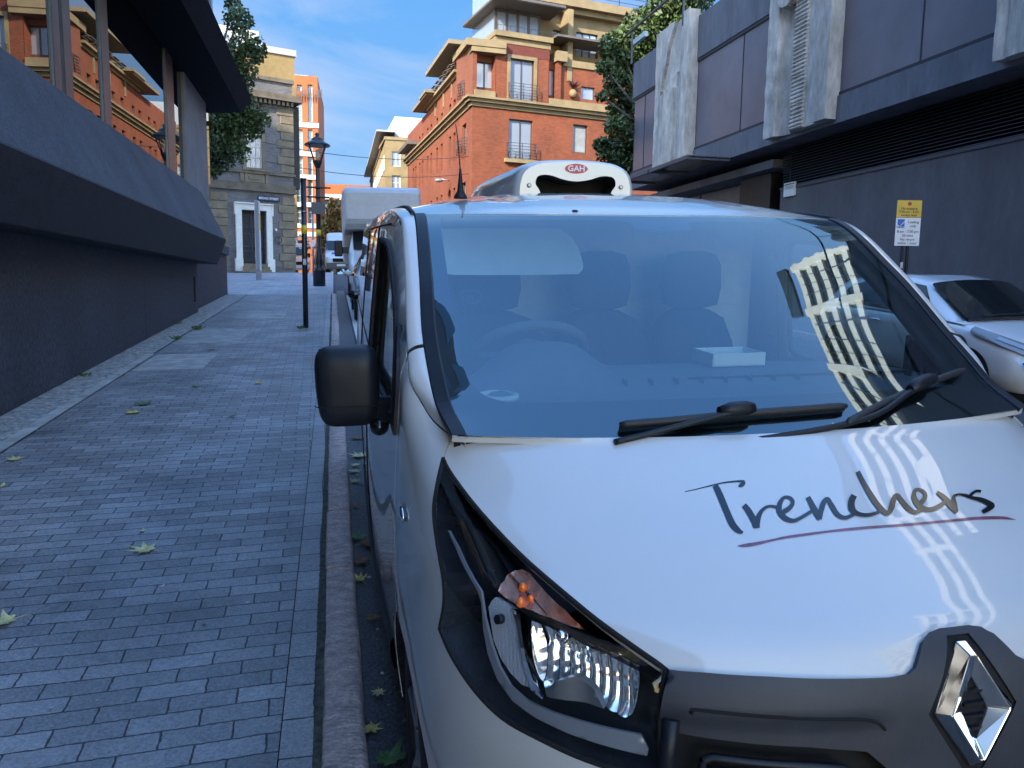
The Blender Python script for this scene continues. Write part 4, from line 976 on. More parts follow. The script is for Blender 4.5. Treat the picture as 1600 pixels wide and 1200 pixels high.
# ---- fallen leaves
LEAFM = [mat('leaf_yellow', (.42, .34, .08), rough=.6, var=.3, scale=30), mat('leaf_pale', (.50, .44, .20), rough=.6, var=.25, scale=30), mat('leaf_brown', (.17, .085, .04), rough=.7, var=.3, scale=30), mat('leaf_green', (.06, .12, .025), rough=.55, var=.3, scale=30)]
def leaf_mesh(mb, size, lobes, seed):
    r = random.Random(seed); out = []
    tips = [(-150, .55), (-100, .80), (-42, .98), (0, 1.12), (42, .95), (98, .82), (150, .5)] if lobes else [(-150, .5), (-70, .55), (0, 1.1), (70, .55), (150, .5)]
    pts = []
    for i, (a, l) in enumerate(tips):
        a0 = math.radians(a+r.uniform(-8, 8)); l *= r.uniform(.85, 1.1)
        pts.append((l*math.sin(a0), l*math.cos(a0)))
        if i < len(tips)-1:
            am = math.radians((a+tips[i+1][0])/2); lm = .42*r.uniform(.85, 1.15); 
            pts.append((.62*l*math.sin(a0+.22), .62*l*math.cos(a0+.22))); pts.append((lm*math.sin(am), lm*math.cos(am))); pts.append((.6*l*math.sin(am+.25), .6*l*math.cos(am+.25)))
    pts.append((.03, -.30)); pts.append((-.03, -.30))
    curl = r.uniform(.12, .35); tw = r.uniform(-.2, .2)
    H = lambda x, y: .012+size*(curl*x*x+.12*y*y*r.choice([1, 1])+tw*x*y*.5)
    c = mb.bm.verts.new((0, 0, .010)); V = [mb.bm.verts.new((x*size, y*size, H(x, y))) for x, y in pts]
    for i in range(len(V)):
        try: mb.bm.faces.new([c, V[i], V[(i+1) % len(V)]])
        except ValueError: pass
    mb.tube([(0, -.25*size, .012), (size*.05, -.7*size, .014), (size*.1, -1.0*size, .006)], [.0016, .0013, .001], 5)
def leaf(px, size, mi, label, rot, lobes=True, z=PZ, group=None):
    g = ground_at(px, z); mb = MB(); leaf_mesh(mb, size*1.18, lobes, int(px[0]*7+px[1]))
    o = mb.build('fallen_leaf', LEAFM[mi]); o.matrix_world = SM@Matrix.Translation((float(g[0]), float(g[1]), z+gz(g[1])+fall(g[0])))@Matrix.Rotation(rot, 4, 'Z')
    return tag(o, label, 'leaf', group or 'fallen leaves on the pavement')
leaf((228, 862), .085, 1, 'pale yellow lobed leaf lying on the paving in the middle foreground', 1.1)
leaf((224, 832), .030, 1, 'tiny pale leaf just above the large lobed leaf on the paving', .3, False)
leaf((8, 974), .085, 1, 'pale leaf cut by the left edge of the picture on the paving', 2.0)
leaf((210, 646), .105, 0, 'golden leaf beside the dark green leaf on the paving near the wall', 1.7)
leaf((226, 633), .10, 3, 'dark green leaf lying next to a golden leaf near the wall', 1.2)
leaf((305, 606), .085, 3, 'green leaf lying alone below the grey slab in the paving', 1.5, False)
leaf((404, 600), .075, 0, 'ochre leaf lying on the paving left of the van mirror', .8)
leaf((363, 652), .06, 3, 'small green leaf on the paving left of the kerb edging', 2.4, False)
leaf((22, 720), .075, 1, 'cream leaf on the drain channel at the left edge', .4)
leaf((165, 591), .09, 3, 'dull green leaf on the rubble strip under the black wall', 1.9)
leaf((190, 588), .08, 2, 'red brown leaf on the rubble strip under the black wall', .6)
leaf((331, 548), .075, 2, 'brown leaf lying on the grey slab near the wall', 1.2)
leaf((290, 508), .10, 2, 'brown leaf near the weeds at the far end of the wall', .2)
leaf((3, 762), .05, 1, 'small cream leaf at the left edge above the middle of the paving', .2, False)
gl_px = [((558, 686), .075, 2), ((562, 714), .085, 1), ((557, 728), .06, 1), ((553, 738), .055, 1), ((553, 754), .05, 0), ((556, 793), .05, 2), ((561, 842), .09, 3), ((575, 848), .065, 2), ((577, 854), .06, 2), ((561, 880), .07, 2), ((561, 908), .055, 0), ((585, 969), .06, 2), ((592, 1085), .035, 1), ((579, 1142), .045, 0), ((606, 1190), .085, 3)]
gl_lab = ['brown leaf in the gutter just below the van mirror', 'large cream leaf in the gutter below the van mirror', 'curled cream leaf below the large cream leaf in the gutter', 'small pale leaf third below the van mirror in the gutter', 'yellow scrap of leaf at the kerb joint in the gutter', 'brown crumpled leaf in the gutter above the green leaf', 'bright green leaf in the gutter beside the van door', 'brown leaf right of the green leaf in the gutter', 'brown leaf against the van sill below the green leaf', 'dull brown leaf on wet gravel in the gutter', 'yellow leaf at the kerb beside a worn joint', 'tan leaf in the gutter beside the front wheel arch', 'white scrap of leaf in the gutter near the tyre', 'yellow leaf against the granite kerb near the bottom edge', 'green leaf in the gutter at the bottom edge']
for i, ((p, s_, mi), lb) in enumerate(zip(gl_px, gl_lab)): leaf(p, s_, mi, lb, i*1.3, i % 3 != 2, z=.006, group='fallen leaves in the gutter')
# grit, crumbs of leaf and litter nobody could count
mb = MB(); R_ = random.Random(21)
for k in range(420):
    if k < 230: X, Y = R_.uniform(-3.0, -2.35)+R_.random()**3*.5, R_.uniform(5.5, 21)
    elif k < 330: X, Y = R_.uniform(-2.4, -.15), R_.uniform(2.2, 20)
    else: X, Y = R_.uniform(.06, .22), R_.uniform(1.8, 9)
    z = (PZ+.028 if X < -2.62 else PZ+.003) if X < 0 else .012
    s_ = R_.uniform(.004, .016); a = R_.uniform(0, 6.28); u = np.array([math.cos(a), math.sin(a), R_.uniform(-.2, .2)])*s_; v = np.array([-math.sin(a), math.cos(a), R_.uniform(-.3, .3)])*s_*R_.uniform(.3, .9); c = np.array([X, Y, z+.004+gz(Y)])
    mb.face([c-u, c-v, c+u, c+v], mi=R_.choice([0, 0, 1, 2]))
o = mb.build('pavement_litter', [mat('litter_pale', (.42, .40, .35), rough=.8), mat('litter_brown', (.16, .11, .07), rough=.8), mat('litter_olive', (.20, .19, .08), rough=.8)]); o.matrix_world = SM; tag(o, 'scattered pale crumbs of leaf and grit along the wall foot and gutter', 'litter', kind='stuff')
# weeds along the wall foot
def weed(px, h, label, seed):
    g = ground_at(px, PZ); r = random.Random(seed); mb = MB()
    for k in range(48):
        a = r.uniform(0, 6.28); l = .55*h*r.uniform(.4, 1.1); q = np.array([math.cos(a), math.sin(a), 0]); b = np.array([r.gauss(0, .03), r.gauss(0, .05), 0])
        t = np.array([-q[1], q[0], 0])*.005
        mb.face([b-t, b+t, b+q*l*.6+np.array([0, 0, l*.8])+t*.8, b+q*l+np.array([0, 0, l*.75])])
    o = mb.build('weed', mat('weed_green', (.07, .12, .03), rough=.7, var=.4, scale=20)); o.matrix_world = SM@Matrix.Translation((float(g[0]), float(g[1]), PZ)); tag(o, label, 'weed', 'weeds at the foot of the wall')
weed((131, 590), .12, 'small weed at the wall foot nearest the camera', 1); weed((275, 508), .14, 'upright weed at the wall foot halfway along', 2); weed((310, 515), .16, 'grassy weed on the edge of the slabs near the far wall', 3)
weed((275, 530), .13, 'low weed in front of the upright weed by the wall', 4); weed((470, 513), .10, 'tuft of grass at the base of the black pole', 5)
# ------------------------------------------------------------------ black office building on the left
BLK = mat('black_roughcast', (.033, .040, .055), rough=.6, var=.30, scale=.9, stretch=(1, 1, .5), bump=1.0, bscale=70, rvar=.12, speck=.8, sscale=30)
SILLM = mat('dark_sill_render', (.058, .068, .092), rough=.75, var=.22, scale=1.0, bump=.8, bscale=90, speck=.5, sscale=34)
SOFF = mat('dark_soffit', (.006, .008, .014), spec=.1, rough=.8, var=.2, bump=.3, bscale=60)
CANM = mat('canopy_fascia', (.008, .011, .018), spec=.08, rough=.9, var=.2, bump=.2, bscale=80)
MULL = mat('mullion_metal', (.10, .105, .115), rough=.35, metal=.6, var=.1)
MIRG = glassy('mirror_glazing', (.004, .005, .006), 0.0, 2.9)
STEEL = mat('brushed_steel', (.35, .36, .38), rough=.35, metal=.8, var=.1)
LB = empty('office_building', (-3.03, 10, .6), 'black rendered office building with a deep sloping sill and mirror glazing', 'building')
Y0, Y1 = -14.0, 19.0
def xz_prism(mb, poly, ya, yb, mi=0): return mb.prism(poly, ya, yb, lambda a, b, t: (a, t, b), mi)
mb = MB(); xz_prism(mb, [(-3.03, -1.2), (-3.03, 2.215), (-3.6, 2.215), (-3.6, -1.2)], Y0, 18.9); vb_ = mb.build('base_wall', BLK, LB)
mb = MB()
for yy in (6.6, 13.8): mb.box((-3.032, yy, .2), (-3.029, yy+.006, 2.21))
mb.build('wall_joint', DARKGAP, LB)
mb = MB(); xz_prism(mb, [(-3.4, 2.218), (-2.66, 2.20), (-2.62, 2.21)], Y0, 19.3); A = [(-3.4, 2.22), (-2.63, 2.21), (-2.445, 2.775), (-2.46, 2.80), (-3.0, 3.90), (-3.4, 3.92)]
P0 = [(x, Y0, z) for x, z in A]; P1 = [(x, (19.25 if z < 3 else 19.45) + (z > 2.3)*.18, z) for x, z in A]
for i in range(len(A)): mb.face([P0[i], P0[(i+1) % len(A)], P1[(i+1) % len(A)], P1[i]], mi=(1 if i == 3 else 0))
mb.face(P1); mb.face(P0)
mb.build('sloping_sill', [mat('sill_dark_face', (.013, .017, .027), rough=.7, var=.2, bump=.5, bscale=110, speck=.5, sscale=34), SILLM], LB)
mb = MB(); mb.face([(-3.06, Y0, 3.85), (-3.06, 21.6, 3.85), (-3.06, 21.6, 6.35), (-3.06, Y0, 6.35)]); GLZ = mb.build('glazing', MIRG, LB)
for (xa, xb) in ((83, 95), (99, 113), (158, 171), (257, 270)):
    ya, yb = at_x((xa, 60), -3.03)[1], at_x((xb, 60), -3.03)[1]
    mb = MB(); mb.box((-3.08, min(ya, yb), 3.88), (-3.03, max(ya, yb)-.12*(max(ya, yb)-min(ya, yb)), 6.3)); mb.bevel(.008, 1); mb.build('mullion', MULL, LB)
for yy in (4.0, 5.4):
    mb = MB(); mb.box((-3.10, yy, 3.88), (-2.99, yy+.12, 6.3)); mb.build('mullion', MULL, LB)
mb = MB(); mb.box((-3.6, 17.9, 3.4), (-2.985, 20.75, 6.13)); mb.bevel(.02, 1); mb.build('column', mat('column_grey', (.20, .215, .24), rough=.7, spec=.2, var=.12, scale=2), LB)
mb = MB(); pr = [(-9.0, 6.35), (-3.0, 6.12), (-2.3, 6.19), (-2.1, 6.70), (-2.3, 6.95), (-9, 6.95)]
P0 = [(x, Y0, z) for x, z in pr]; P1 = [(x, 21.9+(.9 if x > -2.2 else 0), z) for x, z in pr]
for i in range(len(pr)): mb.face([P0[i], P0[(i+1) % 6], P1[(i+1) % 6], P1[i]], mi=(1 if i in (0, 1) else 0))
mb.face(P1); mb.face(P0); mb.build('canopy', [CANM, SOFF], LB)
UPG = mat('upper_curtain_wall', (.10, .13, .18), rough=.15, metal=.5, var=.15, scale=.6)
LBH = 15.0
mb = MB(); mb.box((-9.99, Y0, 6.96), (-2.75, 19.2, LBH)); mb.box((-45, -60, .3), (-10, 19.2, 30)); mb.build('storeys_and_shade_block', mat('upper_brown_cladding', (.10, .075, .055), rough=.5, var=.2, scale=.7), LB)  # second box: unseen tall block added to keep the street in shade
mb = MB(); mb.box((-9.99, Y0, .3), (-3.8, 21.0, 6.3)); mb.build('inner_core', SOFF, LB)
for z in np.arange(8.0, LBH-1, 2.9):
    for yy in np.arange(Y0+.5, 18.5, 1.9):
        mb = MB(); mb.box((-2.76, yy, z), (-2.735, yy+1.25, z+1.7)); mb.build('upper_window', SIDEGL, LB)
mb = MB(); mb.box((-3.1, 19.21, 6.96), (-2.74, 20.6, 14)); mb.build('corner_glazing', UPG, LB)
mb = MB(); mb.box((-2.735, 19.95, 6.96), (-2.70, 20.05, 14)); mb.build('corner_mullion', MULL, LB)
mb = MB(); mb.box((-3.045, 18.45, 1.35), (-3.015, 18.58, 2.0-.1)); mb.build('wall_vent', DARKGAP, LB)
W2 = empty('gate_pier', (-3.2, 22, 1.2), 'low dark rendered wall block standing past the end of the office building', 'wall')
mb = MB(); mb.box((-4.6, 19.05, -.5), (-3.16, 25.1, 2.62)); mb.build('wall_block', mat('pier_render', (.034, .040, .054), rough=.6, var=.25, bump=.5, bscale=90), W2)
mb = MB(); mb.box((-4.65, 19.3, 2.623), (-3.09, 25.2, 2.86)); mb.build('coping', SILLM, W2)
# ------------------------------------------------------------------ black building with carved stone panels on the right
FASC = mat('dark_fascia_render', (.115, .125, .150), rough=.65, var=.18, scale=1.2, bump=.3, bscale=50, stretch=(1, 1, .3), speck=.16, sscale=5)
PANEL = mat('grey_violet_panel', (.150, .138, .165), rough=.38, var=.12, scale=.8, bump=.04, bscale=25)
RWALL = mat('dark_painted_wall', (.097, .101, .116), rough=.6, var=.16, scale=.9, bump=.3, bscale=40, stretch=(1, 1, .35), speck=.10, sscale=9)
STONE = mat('carved_pale_stone', (.45, .425, .38), rough=.85, var=.22, scale=2.2, bump=.8, bscale=26, stretch=(1, 1, .35), speck=.22, sscale=7)
RX = 11.7
RB = empty('library_building', (RX, 17.8, 1.2), 'dark two storey building with grey violet panels and carved pale stone columns', 'building')
mb = MB(); mb.box((RX, -12, 9.322), (RX+8, 30.146, 10.66)); mb.build('parapet', FASC, RB)
mb = MB(); mb.box((RX+.06, -12, 6.396), (RX+8, 30.019, 9.322)); mb.build('panel_wall', PANEL, RB)
mb = MB(); mb.box((RX-.02, -12, 5.76), (RX+8, 30.083, 6.396)); mb.build('lower_fascia', FASC, RB)
mb = MB()
for yy in [at_x((x, y), RX)[1] for x, y in ((1003, 250), (1157, 130), (1437, 60))]+[7.9, 5.0, 1.9]:
    mb.box((RX+.045, yy-.015, 6.409), (RX+.058, yy+.015, 9.309))
mb.box((RX+.02, -12, 6.399), (RX+.058, 30.019, 6.486)); mb.box((RX+.02, -12, 9.22), (RX+.058, 30.019, 9.32))
mb.build('panel_joint', mat('joint_dark', (.018, .018, .024), rough=.6, var=.1), RB)
mb = MB(); mb.box((RX+.7, -12, -1.5), (RX+8, 20.225, 4.641)); mb.build('ground_floor_wall', RWALL, RB)
mb = MB(); mb.box((RX+.95, -12, 4.641), (RX+8, 20.161, 5.76)); mb.build('louvre_backing', DARKGAP, RB)
LVM = mat('louvre_metal', (.085, .092, .112), rough=.5, metal=.3, var=.1)
for k in range(14):
    z = 4.711+k*.074
    mb = MB(); mb.prism([(RX+.71, z), (RX+.92, z+.058), (RX+.925, z+.068), (RX+.715, z+.015)], -11.9, 20.174, lambda a, b, t: (a, t, b)); mb.build('louvre_slat', LVM, RB)
mb = MB(); mb.box((RX+.67, -12, 4.616), (RX+.76, 20.225, 4.692)); mb.build('louvre_sill', LVM, RB)
# recess with entrance beside the louvre
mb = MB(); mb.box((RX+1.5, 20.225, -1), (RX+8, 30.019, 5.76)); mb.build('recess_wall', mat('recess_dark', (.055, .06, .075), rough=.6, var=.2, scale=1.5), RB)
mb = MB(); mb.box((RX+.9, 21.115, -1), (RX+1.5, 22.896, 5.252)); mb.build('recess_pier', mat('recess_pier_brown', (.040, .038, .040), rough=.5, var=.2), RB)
mb = MB(); mb.box((RX+1.4, 23.278, 1.0), (RX+1.49, 26.585, 5.252)); mb.box((RX+1.4, 26.712, 1.0), (RX+1.49, 29.638, 5.252)); mb.build('entrance_panel', mat('entrance_grey', (.16, .17, .19), rough=.4, var=.1), RB)
mb = MB(); mb.box((RX+.5, 20.352, 5.277), (RX+1.5, 29.892, 5.506)); mb.build('recess_beam', FASC, RB)
mb = MB(); mb.box((RX+.1, -12, 10.67), (RX+6, 4.8, 12.45)); mb.build('added_roof_block', FASC, RB)  # unseen block added to trim the grid mirrored in the windscreen
# rail over the parapet
mb = MB(); mb.tube([(RX-.3, 5, 11.764), (RX-.3, 30.401, 11.764)], .045, 6); mb.build('roof_rail', mat('rail_dark', (.05, .055, .065), rough=.4, metal=.5), RB)
for yy in (10, 15, 20, 25, 29.6):
    mb = MB(); mb.box((RX-.33, yy, 10.50), (RX-.27, yy+.06, 11.70)); mb.build('rail_bracket', LVM, RB)
mb = MB(); mb.box((RX-.16, 28.747, 11.294), (RX-.02, 29.892, 11.484)); mb.build('roof_lamp', mat('lamp_pale', (.42, .52, .52), rough=.3), RB)
# carved columns
def carved(y0, y1, z0, z1, kind, label):
    n, m_ = 90, 150; W_ = y1-y0; rows = []
    R_ = random.Random(int(y0*10)); 
    lobes = [(R_.uniform(0, 6.28), R_.uniform(3, 9), R_.uniform(.5, 2)) for _ in range(6)]
    for i in range(m_+1):
        t = i/m_; row = []
        for j in range(n+1):
            s = j/n; rough_ = .006*sum(math.sin(a+f*t*6+g*s*8) for a, f, g in lobes)
            d = .25
            if kind == 0:                               # draped folds with a slanting cut
                d += .07*math.cos(s*14+math.sin(t*3)*.6)*(1 if s < .62 else .3)
                if s < .10: d -= .05
                if .10 < s < .32: d += .09*math.sin((s-.1)/.22*math.pi)
                if .42 < s < .62: d += (.12 if t < .58+.4*(s-.42) else -.02)
                if t > .55 and .14 < s < .70: d -= .11*(1 if (s-.14) > (t-.55)*.9 else 0)
                if s > .86: d += .10
                if .66 < s < .72: d -= .05
            else:                                        # hooped channel and ribbed band
                if s < .18: d += .03+.02*math.sin(t*60+s*9)*.3
                elif s < .44:
                    x = (s-.18)/.26; d += -.20*math.sin(x*math.pi)
                elif s < .64:
                    d += .02+.028*(1 if math.sin(t*330) > 0 else -.3)
                elif s < .82: d -= .05
                else: d += .07
                ex = (s-.33)/.20; ez = (t-.74)/.13; rr = ex*ex+ez*ez
                if .25 < rr < 1.0 and t < 1: d = .40
                elif rr <= .25: d = .04
            edge = .004*math.sin(t*37+s)*(s < .03 or s > .97)
            row.append((RX-d-rough_*.25, y1-s*W_+edge, z0+t*(z1-z0)))
        rows.append(row)
    back = RX+.05
    mb = MB(); mb.grid(rows)
    for seq in ([r[0] for r in rows], [r[-1] for r in rows], rows[0], rows[-1]): mb.grid([seq, [(back, p[1], p[2]) for p in seq]], smooth=False)
    o = mb.build('carved_column', STONE, RB)
    for p in o.data.polygons: p.use_smooth = False
    o['label'] = label; return o
carved(24.486, 27.284, 5.989, 10.874, 0, 'carved pale stone column with draped folds')
carved(16.854, 19.652, 5.862, 10.976, 1, 'carved pale stone column with hooped channel and ribbed band')
carved(9.413, 12.084, 5.862, 10.976, 0, 'carved pale stone column at the right edge')
# small notice on the wall and its bracket
SGN = empty('wall_notice', (RX+.68, 19.8, 4.4), 'small white notice fixed to the dark wall under the louvres', 'sign')
na, nb = at_x((1226, 287), RX+.66), at_x((1242, 305), RX+.66)
mb = MB(); mb.box((RX+.64, nb[1], nb[2]), (RX+.69, na[1], na[2])); mb.build('notice_plate', PAPER, SGN)
mb = MB(); ww = na[1]-nb[1]; mb.box((RX+.632, nb[1]+.03, na[2]-.06), (RX+.637, na[1]-.03, na[2]-.035)); 
for k in range(3): mb.box((RX+.632, nb[1]+.05, na[2]-.10-.035*k), (RX+.637, na[1]-.05, na[2]-.092-.035*k))
mb.build('notice_print', mat('print_dark', (.03, .03, .03), rough=.6), SGN)
# glazed awnings
for i, (ya, yb, lab) in enumerate(((24.9, 27.5, 'dark glazed awning nearer the street corner beneath the carved column'), (21.9, 24.8, 'dark glazed awning beside the entrance recess'))):
    A_W = empty('entrance_awning', (RX, (ya+yb)/2, 5.76), lab, 'awning', 'glazed awnings over the entrance')
    mb = MB(); mb.box((RX-1.35, ya, 5.71), (RX-.05, yb, 5.741)); mb.build('awning_glass', glassy('smoked_glass', (.02, .022, .025), .1, 1.5), A_W)
    for lo_, hi_ in (((RX-1.42, ya, 5.659), (RX-1.35, yb, 5.773)), ((RX-1.35, ya, 5.659), (RX-.03, ya+.06, 5.773)), ((RX-1.35, yb-.06, 5.659), (RX-.03, yb, 5.773))):
        mb = MB(); mb.box(lo_, hi_); mb.build('awning_frame', LVM, A_W)
# ------------------------------------------------------------------ parking sign on its post
def sgn_at(px, Y): return at_y(px, Y)
PS = empty('parking_sign', g2w(sg(10.3, 12.2, PZ)), 'yellow and white parking sign on twin black posts before the dark wall', 'sign')
B0 = np.array(PS.location); az_ = math.radians(41.0)
ex_ = np.array([math.cos(math.radians(14)), -math.sin(math.radians(14)), 0]); nn_ = np.array([-ex_[1]*-1*0-math.sin(math.radians(14)), -math.cos(math.radians(14)), 0])
cpx = at_y((1419, 348), float(B0[1]))
PS.location = (cpx[0], cpx[1], B0[2]); B0 = np.array([cpx[0], cpx[1], B0[2]])
zt = at_y((1421, 313), B0[1])[2]; zm = at_y((1419, 340), B0[1])[2]; zb = at_y((1417, 384), B0[1])[2]; hw = .5*abs(at_y((1435, 345), B0[1])[0]-at_y((1403, 347), B0[1])[0])/ex_[0]*1.0
sp_ = lambda u, z, d: np.array([B0[0], B0[1], 0])+ex_*u+nn_*d+np.array([0, 0, z])
pole = lambda u: (sp_(u, B0[2]-.1, -.05), sp_(u, zt-.02, -.05))
for u in (-.05, .045):
    mb = MB(); mb.tube(pole(u), .030, 12); mb.build('sign_post', BLKPL, PS)
def plate(name, u0, u1, z0, z1, m, d=0.0):
    mb = MB(); mb.box((u0, -.006, z0), (u1, .006, z1), fr=lambda p: sp_(p[0], p[2], d-p[1])); return mb.build(name, m, PS)
YEL = mat('sign_yellow', (.62, .40, .04), rough=.4, var=.06); SWH = mat('sign_white', (.66, .68, .70), rough=.4, var=.04); SBL = mat('sign_blue', (.02, .10, .42), rough=.4, var=.05); SBK = mat('sign_black', (.02, .02, .022), rough=.5); SRD = mat('sign_red', (.35, .03, .03), rough=.5)
y1 = plate('yellow_plate', -hw, hw, zm+.004, zt, YEL); w1 = plate('white_plate', -hw, hw, zb, zm-.004, SWH)
def sign_text(parent, name, lines, m, d=.010):
    mb = MB()
    for s, u, z, size in lines: put_text(mb, s, size, lambda p: sp_(u+p[0], z+p[1], d), bold=.0008)
    mb.build(name, m, parent)
H1 = zt-zm; H2 = zm-zb
sign_text(y1, 'yellow_plate_lettering', [('No stopping', 0, zt-H1*.48, H1*.19), ('7.00 pm - 8 am', 0, zt-H1*.67, H1*.19), ('except taxis', 0, zt-H1*.86, H1*.19)], SBK)
mb = MB(); mb.face([sp_(.035*math.cos(q), zt-H1*.20+.035*math.sin(q), .009) for q in np.linspace(0, 6.283, 20, endpoint=False)]); mb.build('stopping_roundel', SRD, y1)
sign_text(w1, 'white_plate_lettering', [('Loading', hw*.40, zm-H2*.16, H2*.125), ('only', hw*.40, zm-H2*.30, H2*.125), ('8 am - 7.00 pm', 0, zm-H2*.50, H2*.125), ('20 mins', 0, zm-H2*.64, H2*.125), ('No return', 0, zm-H2*.78, H2*.125), ('within 1 hour', 0, zm-H2*.91, H2*.125)], SBK)
mb = MB(); mb.face([sp_(u, z, .009) for u, z in ((-hw*.88, zm-H2*.37), (-hw*.30, zm-H2*.37), (-hw*.30, zm-H2*.06), (-hw*.88, zm-H2*.06))]); mb.build('loading_panel', SBL, w1)
mb = MB(); cx_ = -hw*.59
mb.tube([sp_(cx_-.07, zm-H2*.34, .013), sp_(cx_+.05, zm-H2*.34, .013)], .006, 6); mb.tube([sp_(cx_-.03, zm-H2*.34, .013), sp_(cx_+.07, zm-H2*.12, .013)], .007, 6); mb.blob(sp_(cx_-.06, zm-H2*.30, .013), .018); mb.build('trolley_symbol', SWH, w1)
mb = MB(); q0 = sp_(-.05, at_y((1416, 415), B0[1])[2], -.018); mb.box((-.05-.028, 0, q0[2]-.05), (-.05+.02, .004, q0[2]+.06), fr=lambda p: sp_(p[0], p[2], -.017)); mb.build('post_sticker', PAPER, PS)
# ------------------------------------------------------------------ buildings beyond the junction
def zw(X, Y): return float(g2w(sg(X, Y))[2])
class Fac:
    """a vertical facade plane: s along it, z up, d outwards"""
    def __init__(f, px, Y, az, flip=False, origin=None):
        o = at_y(px, Y) if origin is None else origin
        f.O = np.array([o[0], o[1], 0.0]); a = math.radians(az); f.e = np.array([math.sin(a), math.cos(a), 0.0])
        f.n = np.array([f.e[1], -f.e[0], 0.0])*(-1 if flip else 1)
    def P(f, s, z, d=0.0): return f.O+f.e*s+f.n*d+np.array([0, 0, z])
    def at(f, px, d=0.0):
        dd = ray(px); o = f.O+f.n*d; t = ((o-CAM)@f.n)/(dd@f.n); p = CAM+dd*t; return float((p-f.O)@f.e), float(p[2])
    def rect(f, x0, y0, x1, y1, d=0.0):
        c = [f.at(p, d) for p in ((x0, y0), (x1, y0), (x1, y1), (x0, y1))]
        return (c[0][0]+c[3][0])/2, (c[1][0]+c[2][0])/2, (c[2][1]+c[3][1])/2, (c[0][1]+c[1][1])/2      # s0, s1, z0, z1
    def box(f, mb, s0, s1, z0, z1, d0, d1, mi=0): mb.box((s0, d0, z0), (s1, d1, z1), fr=lambda p: f.P(p[0], p[2], p[1]), mi=mi); return mb
    def wall(f, mb, s0, s1, z0, z1, holes, d=0.0, depth=.22, mi=0):
        S_ = sorted({s0, s1, *[h[i] for h in holes for i in (0, 1)]}); Z_ = sorted({z0, z1, *[h[i] for h in holes for i in (2, 3)]})
        S_ = [s for s in S_ if s0-1e-6 <= s <= s1+1e-6]; Z_ = [z for z in Z_ if z0-1e-6 <= z <= z1+1e-6]
        for a, b in zip(S_[:-1], S_[1:]):
            for c, e in zip(Z_[:-1], Z_[1:]):
                ms, mz = (a+b)/2, (c+e)/2
                if any(h[0] < ms < h[1] and h[2] < mz < h[3] for h in holes): continue
                mb.face([f.P(a, c, d), f.P(b, c, d), f.P(b, e, d), f.P(a, e, d)], mi)
        for h in holes:
            a, b, c, e = h
            for p, q in (((a, c), (a, e)), ((a, e), (b, e)), ((b, e), (b, c)), ((b, c), (a, c))):
                mb.face([f.P(*p, d), f.P(*q, d), f.P(*q, d-depth), f.P(*p, d-depth)], mi)
WFR = mat('window_frame_brown', (.055, .048, .045), rough=.45, var=.1); WFW = mat('window_frame_cream', (.62, .58, .48), rough=.5, var=.08)
WGL = glassy('window_sky_glass', (.50, .57, .67), .10, 1.5, .62); BLIND = mat('window_blind', (.24, .255, .26), rough=.6, var=.15, scale=1.5)
def window(f, parent, r, frame=WFR, pane=WGL, d=-.16, nx=2, nz=1, t=.07, name='window'):
    s0, s1, z0, z1 = r; mb = MB()
    for a, b, c, e in ((s0, s0+t, z0, z1), (s1-t, s1, z0, z1), (s0+t, s1-t, z0, z0+t), (s0+t, s1-t, z1-t, z1)): f.box(mb, a, b, c, e, d-.06, d+.02)
    for k in range(1, nx): sm = s0+(s1-s0)*k/nx; f.box(mb, sm-t*.5, sm+t*.5, z0+t, z1-t, d-.06, d+.021)
    for k in range(1, nz): zm_ = z0+(z1-z0)*k/nz; f.box(mb, s0+t, s1-t, zm_-t*.35, zm_+t*.35, d-.06, d+.019)
    w = mb.build(name, frame, parent); mb = MB(); mb.face([f.P(s0+.01, z0+.01, d-.03), f.P(s1-.01, z0+.01, d-.03), f.P(s1-.01, z1-.01, d-.03), f.P(s0+.01, z1-.01, d-.03)]); mb.build('pane', pane, w); return w
def brick(name, c1, c2, mort, az, sx=.225, sz=.075, var=.25):
    m, nt, b = nodes(name); b.inputs['Roughness'].default_value = .85; tc = N(nt, 'ShaderNodeTexCoord')
    mp = N(nt, 'ShaderNodeMapping'); mp.inputs['Rotation'].default_value = (0, 0, math.radians(az-90)); nt.links.new(tc.outputs['Object'], mp.inputs['Vector'])
    sx_ = N(nt, 'ShaderNodeSeparateXYZ'); cx = N(nt, 'ShaderNodeCombineXYZ'); nt.links.new(mp.outputs['Vector'], sx_.inputs[0]); nt.links.new(sx_.outputs['X'], cx.inputs['X']); nt.links.new(sx_.outputs['Z'], cx.inputs['Y'])
    br = N(nt, 'ShaderNodeTexBrick'); br.inputs['Scale'].default_value = 1; br.inputs['Brick Width'].default_value = sx; br.inputs['Row Height'].default_value = sz; br.inputs['Mortar Size'].default_value = .008
    br.inputs['Color1'].default_value = rgba(c1); br.inputs['Color2'].default_value = rgba(c2); br.inputs['Mortar'].default_value = rgba(mort); nt.links.new(cx.outputs[0], br.inputs['Vector'])
    nz = N(nt, 'ShaderNodeTexNoise', Scale=.55, Detail=8.0, Roughness=.7); nt.links.new(tc.outputs['Object'], nz.inputs['Vector'])
    mr = N(nt, 'ShaderNodeMapRange'); mr.inputs['From Min'].default_value = .3; mr.inputs['From Max'].default_value = .7; mr.inputs['To Min'].default_value = 1-var; mr.inputs['To Max'].default_value = 1+var; nt.links.new(nz.outputs['Fac'], mr.inputs['Value'])
    mu = N(nt, 'ShaderNodeMixRGB', blend_type='MULTIPLY'); mu.inputs['Fac'].default_value = 1; nt.links.new(br.outputs['Color'], mu.inputs['Color1']); nt.links.new(mr.outputs['Result'], mu.inputs['Color2']); nt.links.new(mu.outputs['Color'], b.inputs['Base Color'])
    return m
